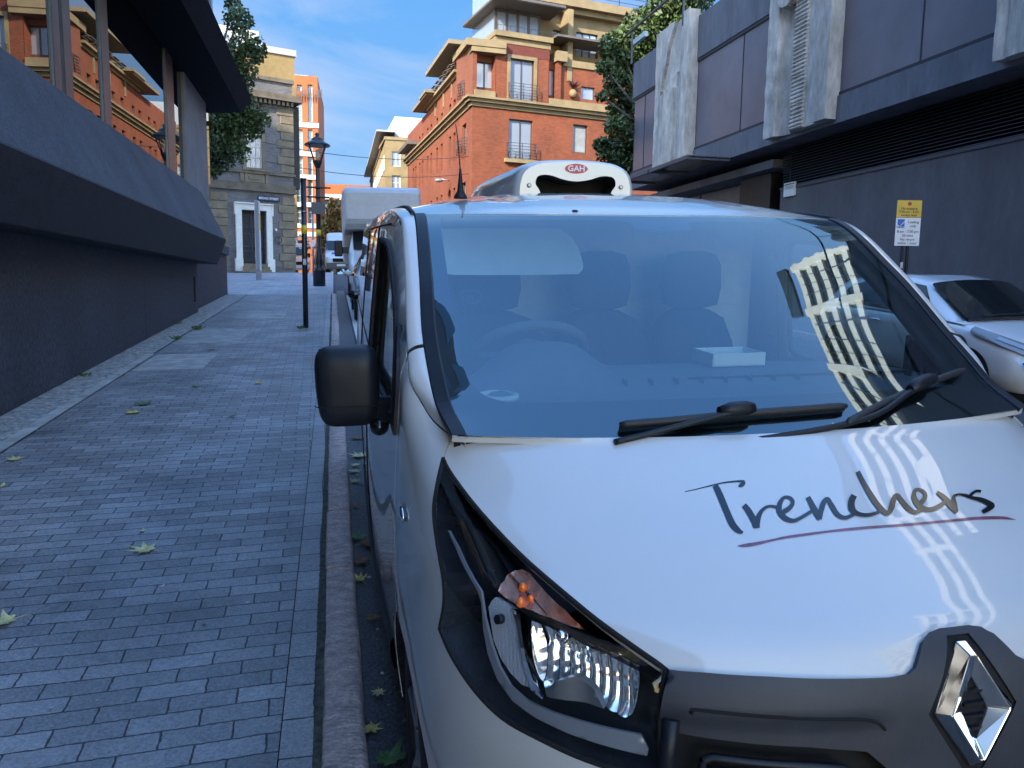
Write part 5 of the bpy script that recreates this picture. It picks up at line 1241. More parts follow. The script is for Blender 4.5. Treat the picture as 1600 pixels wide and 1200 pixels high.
RED = brick('red_brick', (.155, .036, .0125), (.215, .054, .018), (.14, .055, .032), 80); REDS = brick('red_brick_side', (.155, .036, .0125), (.215, .054, .018), (.14, .055, .032), 0); DKRED = mat('dark_red_band', (.11, .023, .014), rough=.8, var=.12)
CREAM = mat('cream_stone', (.215, .16, .082), rough=.8, var=.15, scale=1.2); DARKR = mat('roof_edge_dark', (.10, .085, .075), rough=.6, var=.2); IRON = mat('balcony_iron', (.05, .05, .055), rough=.5, metal=.4)
# ---- red brick corner building
FR = Fac((737, 300), 47.0, 80); FL = Fac((737, 300), 47.0, -3.7, flip=True)
RBD = empty('corner_building', (FR.O[0], FR.O[1], zw(FR.O[0], 47)), 'red brick corner building with cream stone bands and balcony windows', 'building')
zb_ = RBD.location[2]-.5; zband = FR.at((745, 163))[1]; ztop = FR.at((790, 62))[1]
lowW = [FR.rect(795, 187, 832, 249), FR.rect(895, 195, 918, 239)]
mb = MB(); FR.wall(mb, 0, 16, zb_, zband, lowW); f_lo = mb.build('front_wall', RED, RBD)
sideL = []
def sidewin(cols, y_of, tall):
    return None
# left flank: windows by bays along the street
mb = MB(); zc = FL.at((690, 225))[1]
bay = [(1.6, 2.7)]+[(p-.36, p+.36) for p in (5.0, 6.4, 9.2, 10.9, 13.2, 14.7, 16.9, 18.3, 20.2, 21.4)]
rows_ = []
zrow = [(zband-2.6, zband-.75), (zband-6.0, zband-4.3)]
hol = [(a, b, c, e) for a, b in bay for c, e in zrow]
FL.wall(mb, 0, 24.5, zb_, zband, hol); mb.build('flank_wall', REDS, RBD)
for h in hol: window(FL, RBD, h, nx=1 if h[1]-h[0] < 1 else 2, d=-.18)
for h in lowW: window(FR, RBD, h, nx=2 if h[1]-h[0] > 1.2 else 1, pane=BLIND if h[1]-h[0] < 1.2 else WGL)
# cornice band around both sides
mb = MB()
for z0, z1, d in ((zband-.1, zband+.12, .10), (zband+.12, zband+.30, .30), (zband+.30, zband+.42, .46)):
    FR.box(mb, -d, 16, z0, z1, -.5, d); FL.box(mb, -.0, 24.7, z0, z1, -.5, d)
mb.build('cornice', CREAM, RBD)
# upper storey on the front: corner pier, recess, projecting bay, set-back wing
zt1 = FR.at((765, 64))[1]; 
bs0, bs1 = FR.at((774, 120))[0], FR.at((858, 120))[0]; up0 = zband+.42
wbig = FR.rect(797, 93, 834, 157); 
mb = MB(); FR.wall(mb, bs0, bs1, up0, zt1, [wbig]); FR.box(mb, bs0, bs0+.05, up0, zt1, -3, -.0); FR.box(mb, bs1-.05, bs1, up0, zt1, -3, -.0); mb.build('projecting_bay', RED, RBD)
window(FR, RBD, wbig); 
mb = MB(); a, b, c, e = wbig; t = .20
for q in ((a-t, a, c-t, e+t), (b, b+t, c-t, e+t), (a, b, e, e+t)): FR.box(mb, *q, -.02, .06)
FR.box(mb, a-t-.1, b+t+.1, c-t-.12, c-.02, -.02, .16); mb.build('window_surround', CREAM, RBD)
rec = FR.rect(744, 97, 771, 138, -.5)
mb = MB(); FR.wall(mb, .25, bs0, up0, zt1-.5, [rec], d=-.5); mb.build('recess_front', RED, RBD); window(FR, RBD, rec, d=-.62, nx=2)
mb = MB(); FR.box(mb, .0, .26, up0, zt1-.35, -3, .0); mb.build('corner_pier', RED, RBD)
mb = MB(); FR.box(mb, .1, bs0-.02, up0, up0+.42, -.55, .12); mb.build('recess_sill', CREAM, RBD)
rs0 = FR.at((877, 150))[0]; rw = FR.rect(857, 109, 870, 150, -.5)
mb = MB(); FR.wall(mb, bs1, rs0, up0, zt1-.5, [(max(rw[0], bs1+.06), rw[1], rw[2], rw[3])], d=-.5); mb.build('recess_front', RED, RBD); window(FR, RBD, (max(rw[0], bs1+.06), rw[1], rw[2], rw[3]), d=-.6, nx=1, t=.05)
ww_ = FR.rect(908, 136, 929, 156, -.3); zmid = FR.at((900, 104), -.5)[1]; zm2 = FR.at((900, 94), -.5)[1]
mb = MB(); FR.wall(mb, rs0-.3, 18, up0, zmid, [ww_], d=-.3); mb.build('wing_wall', RED, RBD); window(FR, RBD, ww_, d=-.42, nx=1, t=.05)
mb = MB(); FR.box(mb, bs1, 16, up0, up0+.42, -.6, .12); mb.build('wing_parapet', CREAM, RBD)
mb = MB(); FR.box(mb, rs0-.30, rs0-.02, up0, zt1-.6, -1.2, -.05); mb.build('wing_pier', RED, RBD)
mb = MB(); FR.box(mb, rs0-.40, rs0+.30, zt1-.6, zt1+.0, -1.2, .15); mb.build('pier_capital', CREAM, RBD)
# cream attic of the wing with two bands of windows
zat = FR.at((900, 27), -1.4)[1]; 
aw = [FR.rect(880, 68, 890, 88, -1.4), FR.rect(900, 52, 934, 90, -1.4), FR.rect(864, 48, 888, 62, -1.4), FR.rect(945, 54, 978, 92, -1.4)]
mb = MB(); FR.wall(mb, bs1, 24, zmid-.2, zat, aw, d=-1.4); mb.build('attic_wall', CREAM, RBD)
for r in aw: window(FR, RBD, r, d=-1.55, nx=3 if r[1]-r[0] > 1 else 1, nz=2 if r[3]-r[2] > 1 else 1, t=.06)
mb = MB(); FR.box(mb, rs0+.2, 18, zmid-.15, zmid+.25, -1.4, -.2); FR.box(mb, rs0+.5, rs0+.85, zmid-1.0, zat, -1.4, -.25); mb.build('attic_band', CREAM, RBD)
zcor = FR.at((900, 20), -1.0)[1]
mb = MB(); FR.box(mb, bs1-1, 24, zat, zat+.3, -3, -.9); FR.box(mb, bs1-1, 24, zat+.3, zat+.8, -3, -.5); mb.build('attic_cornice', CREAM, RBD)
mb = MB()
for s in np.arange(bs1, 23, 2.6): FR.box(mb, s, s+.04, zat+.8, zat+1.45, -.75, -.71)
FR.box(mb, bs1, 24, zat+1.42, zat+1.45, -.75, -.71); FR.box(mb, bs1, 24, zat+1.1, zat+1.12, -.75, -.71); mb.build('roof_railing', IRON, RBD)
r0 = FR.rect(862, 60, 945, 63, .2)
mb = MB(); FR.box(mb, r0[0]+.3, 16, zmid+1.35, zmid+1.48, -1.4, .45); mb.build('attic_shade', DARKR, RBD)
# bay top: bands, roof slab and glazed lantern
mb = MB(); FR.box(mb, bs0-.05, bs1+.05, zt1, zt1+.35, -3, .05); FR.box(mb, bs0-.10, bs1+.15, zt1+.35, zt1+.65, -3, .22); mb.build('bay_cornice', CREAM, RBD)
mb = MB(); FR.box(mb, bs0-.003, bs1+.003, zt1-.62, zt1-.02, -2.9, .02); mb.build('bay_band', DKRED, RBD)
l0, l1 = FR.at((775, 30), -.8)[0], FR.at((843, 30), -.8)[0]; zl = FR.at((800, 17), -.8)[1]
mb = MB(); FR.box(mb, l0, l1, zt1+.65, zl+3, -5, -.85); mb.build('lantern_glazing', WGL, RBD)
mb = MB()
for k in range(5): s = l0+(l1-l0)*k/4; FR.box(mb, s-.08, s+.08, zt1+.65, zl+3, -.9, -.78)
for z in (zt1+.8, zl-.1, zl+.6, zl+2.0): FR.box(mb, l0, l1, z-.06, z+.06, -.9, -.79)
mb.build('lantern_frame', WFR, RBD)
mb = MB(); FR.box(mb, l0-.7, l1+1.0, zl, zl+.2, -5, .9); mb.bevel(.05, 1); mb.build('lantern_roof', DARKR, RBD)
mb = MB()
for k in range(9): s = bs0+(bs1-bs0)*k/8; FR.box(mb, s, s+.02, zt1+.65, zt1+1.0, .1, .12)
FR.box(mb, bs0, bs1, zt1+.98, zt1+1.0, .1, .12); mb.build('bay_railing', IRON, RBD)
# flank: upper storey, cornice, attic storey set under deep eaves with shades
zfc = 15.15
mb = MB(); h2 = [(a_, b_, zband+.85, zband+1.35) for a_, b_ in bay[1:]]+[(1.5, 2.6, zband+.75, zband+2.4)]
FL.wall(mb, 0, 24.5, up0, zfc, h2); mb.build('flank_upper_wall', REDS, RBD)
for h in h2: window(FL, RBD, h, nx=1, d=-.18, t=.05)
a, b, c, e = h2[-1]; mb = MB()
for q in ((a-.25, a, c, e+.25), (b, b+.25, c, e+.25), (a, b, e, e+.25)): FL.box(mb, *q, -.02, .08)
mb.build('window_surround', CREAM, RBD)
mb = MB(); FL.box(mb, 3.6, 14.6, zfc, zfc+.18, -.5, .12); FL.box(mb, 3.6, 14.6, zfc+.18, zfc+.34, -.5, .36); FL.box(mb, -.15, 3.6, zfc+.45, zfc+.75, -2, .1); FL.box(mb, -.2, 3.7, zfc+.75, zfc+1.15, -2, .42)
for s in (5.7, 8.4, 11.4): FL.box(mb, s, s+.22, zfc-.95, zfc, -.02, .06)
mb.build('flank_cornice', CREAM, RBD)
mb = MB(); FL.wall(mb, 0, 3.6, zfc, zfc+.45, []); mb.build('flank_pier_top', REDS, RBD)
mb = MB(); FL.box(mb, 3.6, 12.4, zfc+.34, 16.6, -4, -.9); FL.box(mb, 12.4, 16.5, zfc-.6, zfc+.3, -4, -.9); mb.build('flank_attic', CREAM, RBD)
for s in np.arange(3.9, 12.0, 1.35): window(FL, RBD, (s, s+.95, zfc+.45, 16.45), d=-.88, nx=2, t=.06)
mb = MB()
for s in np.arange(3.65, 13.0, 1.35): FL.box(mb, s, s+.22, zfc+.34, 16.6, -.9, -.45)
mb.build('attic_pilaster', CREAM, RBD)
for s in np.arange(4.0, 12.0, 1.35):
    mb = MB()
    for k in range(5): FL.box(mb, s, s+.9, zfc+.62+.012*k, zfc+.66+.012*k, -.55+.24*k, -.40+.24*k)
    for ss in (s+.05, s+.8): mb.tube([FL.P(ss, zfc+1.2, -.5), FL.P(ss, zfc+.66, .55)], .025, 5)
    mb.build('sun_shade', DARKR, RBD)
EAV = mat('eaves_tan', (.20, .16, .10), rough=.7, var=.15)
mb = MB(); FL.box(mb, 2.2, 10.2, 16.6, 16.85, -2.4, 1.0); mb.build('eaves', EAV, RBD)
mb = MB(); FL.box(mb, 10.2, 12.8, 14.65+.9, 14.85+.9, -6, 1.0); FL.box(mb, 10.5, 16.5, zfc+.3, zfc+.5, -6, .9); mb.build('lower_eaves', EAV, RBD)
mb = MB(); FL.box(mb, 19.8, 24.6, zband+.42, zband+.95, -4, .2); FL.box(mb, 19.5, 24.9, zband+.95, zband+1.25, -4, .8); mb.build('end_turret', DARKR, RBD)
mb = MB(); FL.box(mb, 2.6, 10, 16.85, 17.3, -8, -1.5); mb.build('roof', DARKR, RBD)
# balconies and wall lamp
def balcony(f, r, rows=6, hgt=.85, d1=.30):
    a, b, c, e = r; mb = MB()
    for k in range(rows):
        z = c+.05+hgt*k/(rows-1); mb.tube([f.P(a-.15, z, .0), f.P(a-.15, z, d1), f.P(b+.15, z, d1), f.P(b+.15, z, 0)], .016, 5)
    for s in (a-.15, (a+b)/2, b+.15): mb.tube([f.P(s, c, d1), f.P(s, c+hgt+.05, d1)], .025, 5)
    mb.build('balcony_rail', IRON, RBD)
balcony(FR, lowW[0]); balcony(FR, wbig); balcony(FL, hol[0]); balcony(FL, h2[-1])
mb = MB(); FR.box(mb, lowW[0][0]-.3, lowW[0][1]+.3, lowW[0][2]-.25, lowW[0][2]-.02, -.1, .25); mb.build('window_sill', CREAM, RBD)
mb = MB(); q = FL.P(5.8, FL.at((705, 283))[1], .1); mb.tube([q, q+[-.6, 0, .1]], .04, 6); mb.blob(q+[-.75, 0, .0], (.30, .22, .13)); mb.build('wall_lamp', mat('lamp_grey', (.30, .31, .33), rough=.4, metal=.4), RBD)
# spiky pot plant on the parapet
pp = FR.P(*FR.at((895, 152), -.2), -.2); PLT = empty('pot_plant', pp, 'spiky dark red plant in a pot on the cream parapet', 'plant')
mb = MB(); mb.lathe([(.18, 0), (.26, .2), (.22, .35), (.14, .45)], pp, 12); mb.build('plant_pot', CREAM, PLT)
mb = MB(); R_ = random.Random(3)
for k in range(60):
    a = R_.uniform(0, 6.28); el = R_.uniform(-.1, 1.4); l = R_.uniform(.45, .7); d = np.array([math.cos(a)*math.cos(el), math.sin(a)*math.cos(el), math.sin(el)]); t = np.cross(d, [0, 0, 1.0]); t = t/(np.linalg.norm(t)+1e-6)*.035; b = pp+[0, 0, .6]
    mb.face([b-t, b+t, b+d*l])
mb.build('spiky_leaves', mat('plant_dark_red', (.055, .025, .035), rough=.6, var=.3), PLT)
# ---- cream office block beyond
CRB = mat('buff_brick', (.215, .155, .072), rough=.85, var=.15, scale=.8); WHT = mat('white_cladding', (.36, .36, .355), rough=.6, var=.06)
FC = Fac((602, 220), 82.0, 88); FCL = Fac((602, 220), 82.0, 0, flip=True)
CB = empty('office_block', (FC.O[0], FC.O[1], zw(FC.O[0], 82)), 'buff brick office block with a white metal top beyond the red building', 'building')
zt2 = FC.at((602, 218))[1]; cz0 = zw(5, 82)-1
cw = [FC.rect(612, 237, 626, 260), FC.rect(612, 274, 626, 297), FC.rect(638, 274, 652, 297), FC.rect(638, 237, 652, 260)]
mb = MB(); FC.wall(mb, 0, 12, cz0, zt2, cw); FCL.wall(mb, 0, 34, cz0, zt2, []); mb.build('brick_wall', CRB, CB)
for r in cw: window(FC, CB, r, frame=WFW, nx=2, nz=2)
for k in range(3):
    for j in range(10):
        s = 1.5+3.2*j; z = zt2-2.8-3.3*k
        window(FCL, CB, (s, s+2.2, z, z+1.5), frame=WFW, d=.03, nx=2, t=.15)
mb = MB(); FC.box(mb, -.1, 12, zt2, zt2+.3, -6, .1); FCL.box(mb, 0, 34, zt2, zt2+.3, -3, .1); mb.build('coping', CREAM, CB)
zw2 = FC.at((640, 186), -3)[1]
mb = MB(); FC.box(mb, 1.2, 12, zt2+.3, zw2, -14, -2.2); mb.build('white_penthouse', WHT, CB)
mb = MB(); FCL.box(mb, .6, 34, zt2+.32, zt2+2.3, -4, -1.0); mb.build('white_screen', WHT, CB)
mb = MB(); FCL.box(mb, -.2, 34, zt2+.75, zt2+.9, -.98, .9); mb.build('roof_canopy', WHT, CB)
# ---- orange link building far down the street
ORG = mat('orange_cladding', (.27, .068, .010), rough=.7, var=.12, scale=.4); GLS = glassy('pale_curtain_glass', (.10, .15, .16), .08, 1.9)
FO = Fac((490, 290), 125.0, 92); OB = empty('link_building', (FO.O[0], FO.O[1], zw(0, 125)), 'orange clad link building with glazed floor below across the end of the street', 'building')
s1_ = 16; zo1, zo0, zo2 = FO.at((500, 287))[1], FO.at((500, 303))[1], FO.at((500, 330))[1]
mb = MB(); FO.box(mb, -4, s1_, zo0, zo1, -12, 0); mb.build('orange_band', ORG, OB)
mb = MB(); FO.box(mb, -4, s1_, zo0-.8, zo0, -12, .3); mb.build('soffit_band', WHT, OB)
mb = MB(); FO.box(mb, -4, s1_, zo2-6, zo0-.8, -12, -.6); mb.build('glazed_floor', GLS, OB)
mb = MB()
for k in range(11): FO.box(mb, -4+2*k, -3.85+2*k, zo2-6, zo0-.8, -.62, -.45)
for z in (zo2-4, zo2-1): FO.box(mb, -4, s1_, z, z+.5, -.62, -.46)
mb.build('glazing_bar', WFR, OB)
# ---- tall orange tower
FT = Fac((496, 125), 100.0, 92); TB = empty('apartment_tower', (FT.O[0], FT.O[1], zw(-2, 100)), 'tall orange clad apartment tower with vertical window strips behind the street lamp', 'building')
ztt = FT.at((490, 119))[1]; bz = zw(-2, 100)-2
t0 = FT.at((462, 160))[0]
strips = [FT.rect(481, 132, 488.5, 190), FT.rect(481, 202, 488.5, 240), FT.rect(481, 243, 488.5, 275), FT.rect(481, 280, 488.5, 318), FT.rect(481, 322, 488.5, 350), FT.rect(464, 132, 472, 142), FT.rect(462, 160, 472, 190), FT.rect(462, 202, 473, 240), FT.rect(462, 243, 473, 275), FT.rect(462, 280, 473, 318), FT.rect(462, 322, 473, 350)]
mb = MB(); FT.wall(mb, t0-14, 0, bz, ztt, strips, depth=.5); FT.box(mb, -.02, 0, bz, ztt, -16, -.01); mb.build('tower_wall', ORG, TB)
for r in strips: window(FT, TB, r, frame=WHT, pane=GLS, d=-.35, nx=1, nz=3, t=.12)
mb = MB()
for y in (196, 241, 277, 320, 353, 366): z = FT.at((485, y))[1]; FT.box(mb, t0-14, .1, z-.28, z+.28, -.1, .12)
mb.build('white_band', WHT, TB)
mb = MB(); FT.box(mb, t0-14, -1.2, ztt, FT.at((470, 112))[1], -6, -1.5); mb.build('roof_plant_screen', WHT, TB)
mb = MB(); 
for k in range(12): FT.box(mb, t0-.5+.32*k, t0-.38+.32*k, FT.at((470, 153))[1], FT.at((470, 140))[1], .6, .7)
mb.build('balcony_bars', WFR, TB)
# ---- buff brick block with white roof stack behind the old bank
FB = Fac((460, 95), 64.0, 72); BB = empty('stepped_block', (FB.O[0], FB.O[1], zw(-4, 64)), 'plain buff brick block with a white ribbed roof above the old bank', 'building')
zbt = FB.at((455, 88))[1]
mb = MB(); FB.box(mb, -26, 0, zw(-4, 64)-1, zbt, -14, 0); mb.build('brick_wall', brick('buff_brick_coursed', (.245, .165, .058), (.28, .19, .068), (.20, .14, .07), 72), BB)
mb = MB(); FB.box(mb, -26, .12, zbt, zbt+.45, -14, .12); mb.build('coping', WHT, BB)
zs1, zs2 = FB.at((400, 60), -2)[1], FB.at((380, 38), -2)[1]; sa, sb_, sc_2 = FB.at((402, 60), -2)[0], FB.at((436, 88), -2)[0], FB.at((330, 40), -2)[0]
mb = MB(); mb.prism([(-26, zbt+.45), (sb_, zbt+.45), (sa, zs1), (-26, zs1)], -12, -2, lambda a, b, t: FB.P(a, b, t)); mb.build('sloping_white_roof', WHT, BB)
mb = MB()
for k in range(22): s = sb_-.8*k-.2; zt_ = zbt+.5+min(zs1-zbt-.5, max(0, (sb_-s)/(sb_-sa)*(zs1-zbt-.5))); FB.box(mb, s-.06, s+.06, zbt+.45, zt_, -2, -1.8)
mb.build('roof_rib', WHT, BB)
mb = MB(); FB.box(mb, -26, FB.at((404, 45), -3)[0], zs1, zs2, -11, -3); mb.build('white_stack', mat('cream_cladding', (.42, .40, .34), rough=.6, var=.06), BB)
# ---- old grey brick bank
GB1 = brick('grey_brick', (.105, .098, .100), (.16, .150, .150), (.20, .19, .175), 68, .23, .075, .3); SAND = mat('sandstone', (.205, .165, .11), rough=.9, var=.25, scale=1.6, bump=.4, bscale=12)
SANDD = mat('weathered_sandstone', (.155, .125, .09), rough=.9, var=.3, scale=1.6)
FK = Fac((461, 400), 44.0, 68); BK = empty('old_bank', (FK.O[0], FK.O[1], zw(-2.2, 44)), 'old grey brick bank with sandstone quoins and a white door surround', 'building')
kz0 = zw(-2.5, 43)-1.2; zk = lambda px, d=0: FK.at(px, d)[1]
zpar, zcor0, zs_1, zs_0, zsill = zk((440, 128)), zk((440, 158)), zk((420, 290)), zk((420, 300)), zk((420, 272))
wz = FK.rect(384, 213, 409, 262); dr = FK.rect(377.5, 329, 416, 412)
mb = MB(); FK.wall(mb, -12.5, 0, kz0, zpar, [wz, dr], depth=.45); mb.face([FK.P(0, kz0), FK.P(0, zpar), FK.P(0, zpar, -16), FK.P(0, kz0, -16)]); mb.build('brick_wall', GB1, BK)
# quoins
z = zk((450, 420)); zq = zk((450, 160)); k = 0
while z < zq-.3:
    hq = .42; wq = .86 if k % 2 else .66
    if not (zs_0-.2 < z+.25 < zsill+.2): mb = MB(); FK.box(mb, -wq, .04, z, z+hq-.03, -1.1, .05); mb.bevel(.012, 1); mb.build('quoin', SAND, BK)
    if z < zs_0-.3: mb = MB(); FK.box(mb, -6.5-(.15 if k % 2 else 0), -3.5, z, z+hq-.03, -.3, .05); mb.bevel(.012, 1); mb.build('quoin', SAND, BK)
    z += hq; k += 1
mb = MB(); FK.box(mb, -12.5, .12, zs_0-.02, zs_0+.14, -.5, .16); FK.box(mb, -12.5, .08, zs_0+.14, zs_1+.08, -.5, .10); FK.box(mb, -12.5, .08, zsill-.05, zsill+.10, -.5, .12); mb.build('string_course', SANDD, BK)
mb = MB(); FK.box(mb, wz[0]-.1, wz[1]+.1, zs_1+.1, zsill-.06, -.2, .05); FK.box(mb, wz[0]+.1, wz[1]-.1, zs_1+.25, zsill-.22, .05, .08); FK.box(mb, wz[0]-.32, wz[0]-.15, zs_1+.1, zsill-.06, -.2, .08); FK.box(mb, wz[1]+.15, wz[1]+.32, zs_1+.1, zsill-.06, -.2, .08); mb.build('apron_panel', SAND, BK)
# arched window
aw0, aw1, az0, az1 = wz; R0 = (aw1-aw0)/2; zc_ = az1
mb = MB()
for a, b in zip(np.linspace(0, math.pi, 13)[:-1], np.linspace(0, math.pi, 13)[1:]):
    for r0_, r1_, dd in ((R0, R0+.16, .10),):
        c_ = (aw0+aw1)/2
        P_ = [(c_+r*math.cos(q), zc_+r*math.sin(q)) for r, q in ((r0_, a), (r1_, a), (r1_, b), (r0_, b))]
        mb.prism(P_, -.1, dd, lambda s, z, t: FK.P(s, z, t))
for s in (aw0-.16, aw1): FK.box(mb, s, s+.16, az0-.06, zc_, -.1, .10)
FK.box(mb, aw0-.22, aw1+.22, az0-.16, az0-.06, -.1, .18); mb.build('window_surround', SAND, BK)
mb = MB(); c_ = (aw0+aw1)/2; mb.prism([(c_+R0*math.cos(q), zc_+R0*math.sin(q)) for q in np.linspace(0, math.pi, 16)], -.12, .03, lambda s, z, t: FK.P(s, z, t)); mb.build('arch_light', WGL, BK)
mb = MB(); 
for q in (.6, 1.57, 2.54): mb.tube([FK.P(c_, zc_, .05), FK.P(c_+R0*math.cos(q), zc_+R0*math.sin(q), .05)], .03, 5)
mb.tube([FK.P(c_+R0*math.cos(q), zc_+R0*math.sin(q), .05) for q in np.linspace(0, math.pi, 14)], .06, 5); mb.build('arch_bars', WFW, BK)
window(FK, BK, wz, frame=WFW, nx=3, nz=3, d=-.06, t=.05)
# cornice, dentils, parapet
mb = MB(); FK.box(mb, -13, .42, zcor0-.05, zcor0+.14, -3, .42); FK.box(mb, -13, .30, zcor0+.14, zcor0+.3, -3, .32); FK.box(mb, -13, .08, zpar-.05, zpar+.14, -3, .1); FK.box(mb, -13, .1, zcor0-.42, zcor0-.34, -3, .06); mb.build('cornice', SANDD, BK)
mb = MB()
for k in range(26): s = -.03-.235*k; FK.box(mb, s-.13, s, zcor0-.26, zcor0-.06, -.1, .28)
mb.build('dentil', SAND, BK)
mb = MB(); FK.box(mb, .16, .5, zs_1, zcor0-.1, -16, -.4); mb.build('shaded_side_strip', mat('shadow_side', (.05, .045, .04), rough=.9), BK)  # dark strip: shade on the bank's side wall put in as colour
# door and white surround
DW = mat('door_surround_white', (.72, .70, .64), rough=.6, var=.06); DBK = mat('door_black', (.022, .024, .030), rough=.4, var=.1)
d0_, d1_, dz0, dz1 = dr
mb = MB(); FK.box(mb, d0_-.30, d0_, dz0-.2, dz1+.36, -.1, .16); FK.box(mb, d1_, d1_+.30, dz0-.2, dz1+.36, -.1, .16); FK.box(mb, d0_, d1_, dz1, dz1+.36, -.1, .16)
FK.box(mb, d0_-.38, d0_, dz0-.42, dz0+.25, -.1, .22); FK.box(mb, d1_, d1_+.38, dz0-.42, dz0+.25, -.1, .22); FK.box(mb, d0_-.36, d1_+.36, dz1+.30, dz1+.37, -.1, .24); FK.box(mb, d0_-.36, d0_-.27, dz1-.25, dz1+.30, -.1, .19); FK.box(mb, d1_+.27, d1_+.36, dz1-.25, dz1+.30, -.1, .19)
mb.bevel(.012, 1); mb.build('door_surround', DW, BK)
mb = MB(); FK.box(mb, d0_, d1_, dz0, dz1, -.42, -.34); DO = mb.build('double_door', DBK, BK)
mb = MB(); dm = (d0_+d1_)/2
for sx0, sx1 in ((d0_+.12, dm-.07), (dm+.07, d1_-.12)):
    for a, b in ((.05, .25), (.32, .58), (.68, .92)):
        za, zb2 = dz0+(dz1-dz0)*a, dz0+(dz1-dz0)*b
        for q in ((sx0, sx1, za, za+.05), (sx0, sx1, zb2-.05, zb2), (sx0, sx0+.05, za+.05, zb2-.05), (sx1-.05, sx1, za+.05, zb2-.05)): FK.box(mb, *q, -.34, -.30)
FK.box(mb, dm-.03, dm+.03, dz0, dz1, -.34, -.305); mb.build('door_moulding', mat('door_moulding_dark', (.05, .053, .06), rough=.4), DO)
mb = MB()
for k in range(3): FK.box(mb, d0_-.05, d1_+.05, dz0-.15*(k+1), dz0-.15*k-.004, -.4, .25*(k+1)-.1)
mb.build('door_steps', SAND, BK)
# street nameplate, camera bracket, meter
ns0, ns1, nz0, nz1 = FK.rect(402, 306.5, 437, 314.5, .1)
NP = empty('street_nameplate', FK.P((ns0+ns1)/2, nz0, .1), 'dark blue street nameplate with white lettering above the bank door', 'sign')
mb = MB(); FK.box(mb, ns0, ns1, nz0, nz1, .08, .14); mb.bevel(.02, 1); pl = mb.build('nameplate', mat('nameplate_navy', (.018, .022, .07), rough=.4), NP)
mb = MB(); put_text(mb, 'BROAD STREET', (nz1-nz0)*.62, lambda p: FK.P((ns0+ns1)/2+p[0], (nz0+nz1)/2+p[1], .150), sx=(ns1-ns0)*.86/ (12*(nz1-nz0)*.62*.56), bold=.004); mb.build('nameplate_lettering', SWH, pl)
mb = MB(); q = FK.P(d1_+.62, dz0+1.2, .1); torus(mb, q+np.array([0, 0, .1]), .17, .02, tuple(FK.n), 20, 6); mb.build('wall_bracket', IRON, BK)
mb = MB(); FK.box(mb, d1_+.46, d1_+.56, dz0+1.75, dz0+1.88, 0, .10); mb.build('alarm_box', SWH, BK)
mb = MB(); q = FK.P(.2, zk((463, 345)), .3); mb.tube([q, q+FK.n*.3], .03, 6); mb.blob(q+FK.n*.35-np.array([0, 0, .1]), (.12, .12, .15)); mb.build('corner_camera', mat('camera_pale', (.3, .3, .3), rough=.3), BK)
# ---- long sunlit block behind the black library, seen mirrored in the windscreen and bonnet
TX, TY0, TY1, TZ1 = 26.5, -42.0, 19.0, 32.2
TW = empty('gridded_block', (TX+6, -10, 1), 'long cream gridded block behind the black library, mirrored in the van windscreen', 'building')
TCR = mat('block_cream', (.78, .74, .66), rough=.8, var=.06); TGL = glassy('block_glass', (.03, .045, .05), .1, 1.6)
mb = MB(); mb.box((TX+.35, TY0, -1), (TX+14, TY1-.3, TZ1)); mb.build('glazed_core', TGL, TW)
mb = MB()
for z in np.arange(3.0, TZ1+.5, 1.95): mb.box((TX, TY0, z-.42), (TX+.5, TY1, z+.42)); mb.box((TX+.5, TY1-.28, z-.42), (TX+14, TY1, z+.42))
mb.build('spandrel_band', TCR, TW)
mb = MB()
for y in np.arange(TY1-.45, TY0, -4.9): mb.box((TX-.06, y-.27, 0), (TX+.45, y+.27, TZ1+.9))
mb.build('facade_pier', TCR, TW)
mb = MB()
for y in np.arange(TY1-1.5, TY0, -1.22): mb.box((TX-.012, y-.04, 0), (TX+.30, y+.04, TZ1))
mb.build('facade_mullion', MULL, TW)
mb = MB(); mb.box((TX-.2, TY1-5.5, TZ1+1.6), (TX+.2, TY1-.2, TZ1+3.4)); mb.build('roof_panel', TGL, TW)
mb = MB(); mb.box((TX+.3, TY0, TZ1+.9), (TX+13, 3.6, 37.0)); mb.build('upper_core', TGL, TW)
mb = MB()
for z in (34.2, 36.2): mb.box((TX, TY0, z-.48), (TX+.5, 3.6, z+.48))
for y in np.arange(3.2, TY0, -4.9): mb.box((TX-.05, y-.4, TZ1+.9), (TX+.45, y+.4, 37.2))
mb.build('upper_facade', TCR, TW)
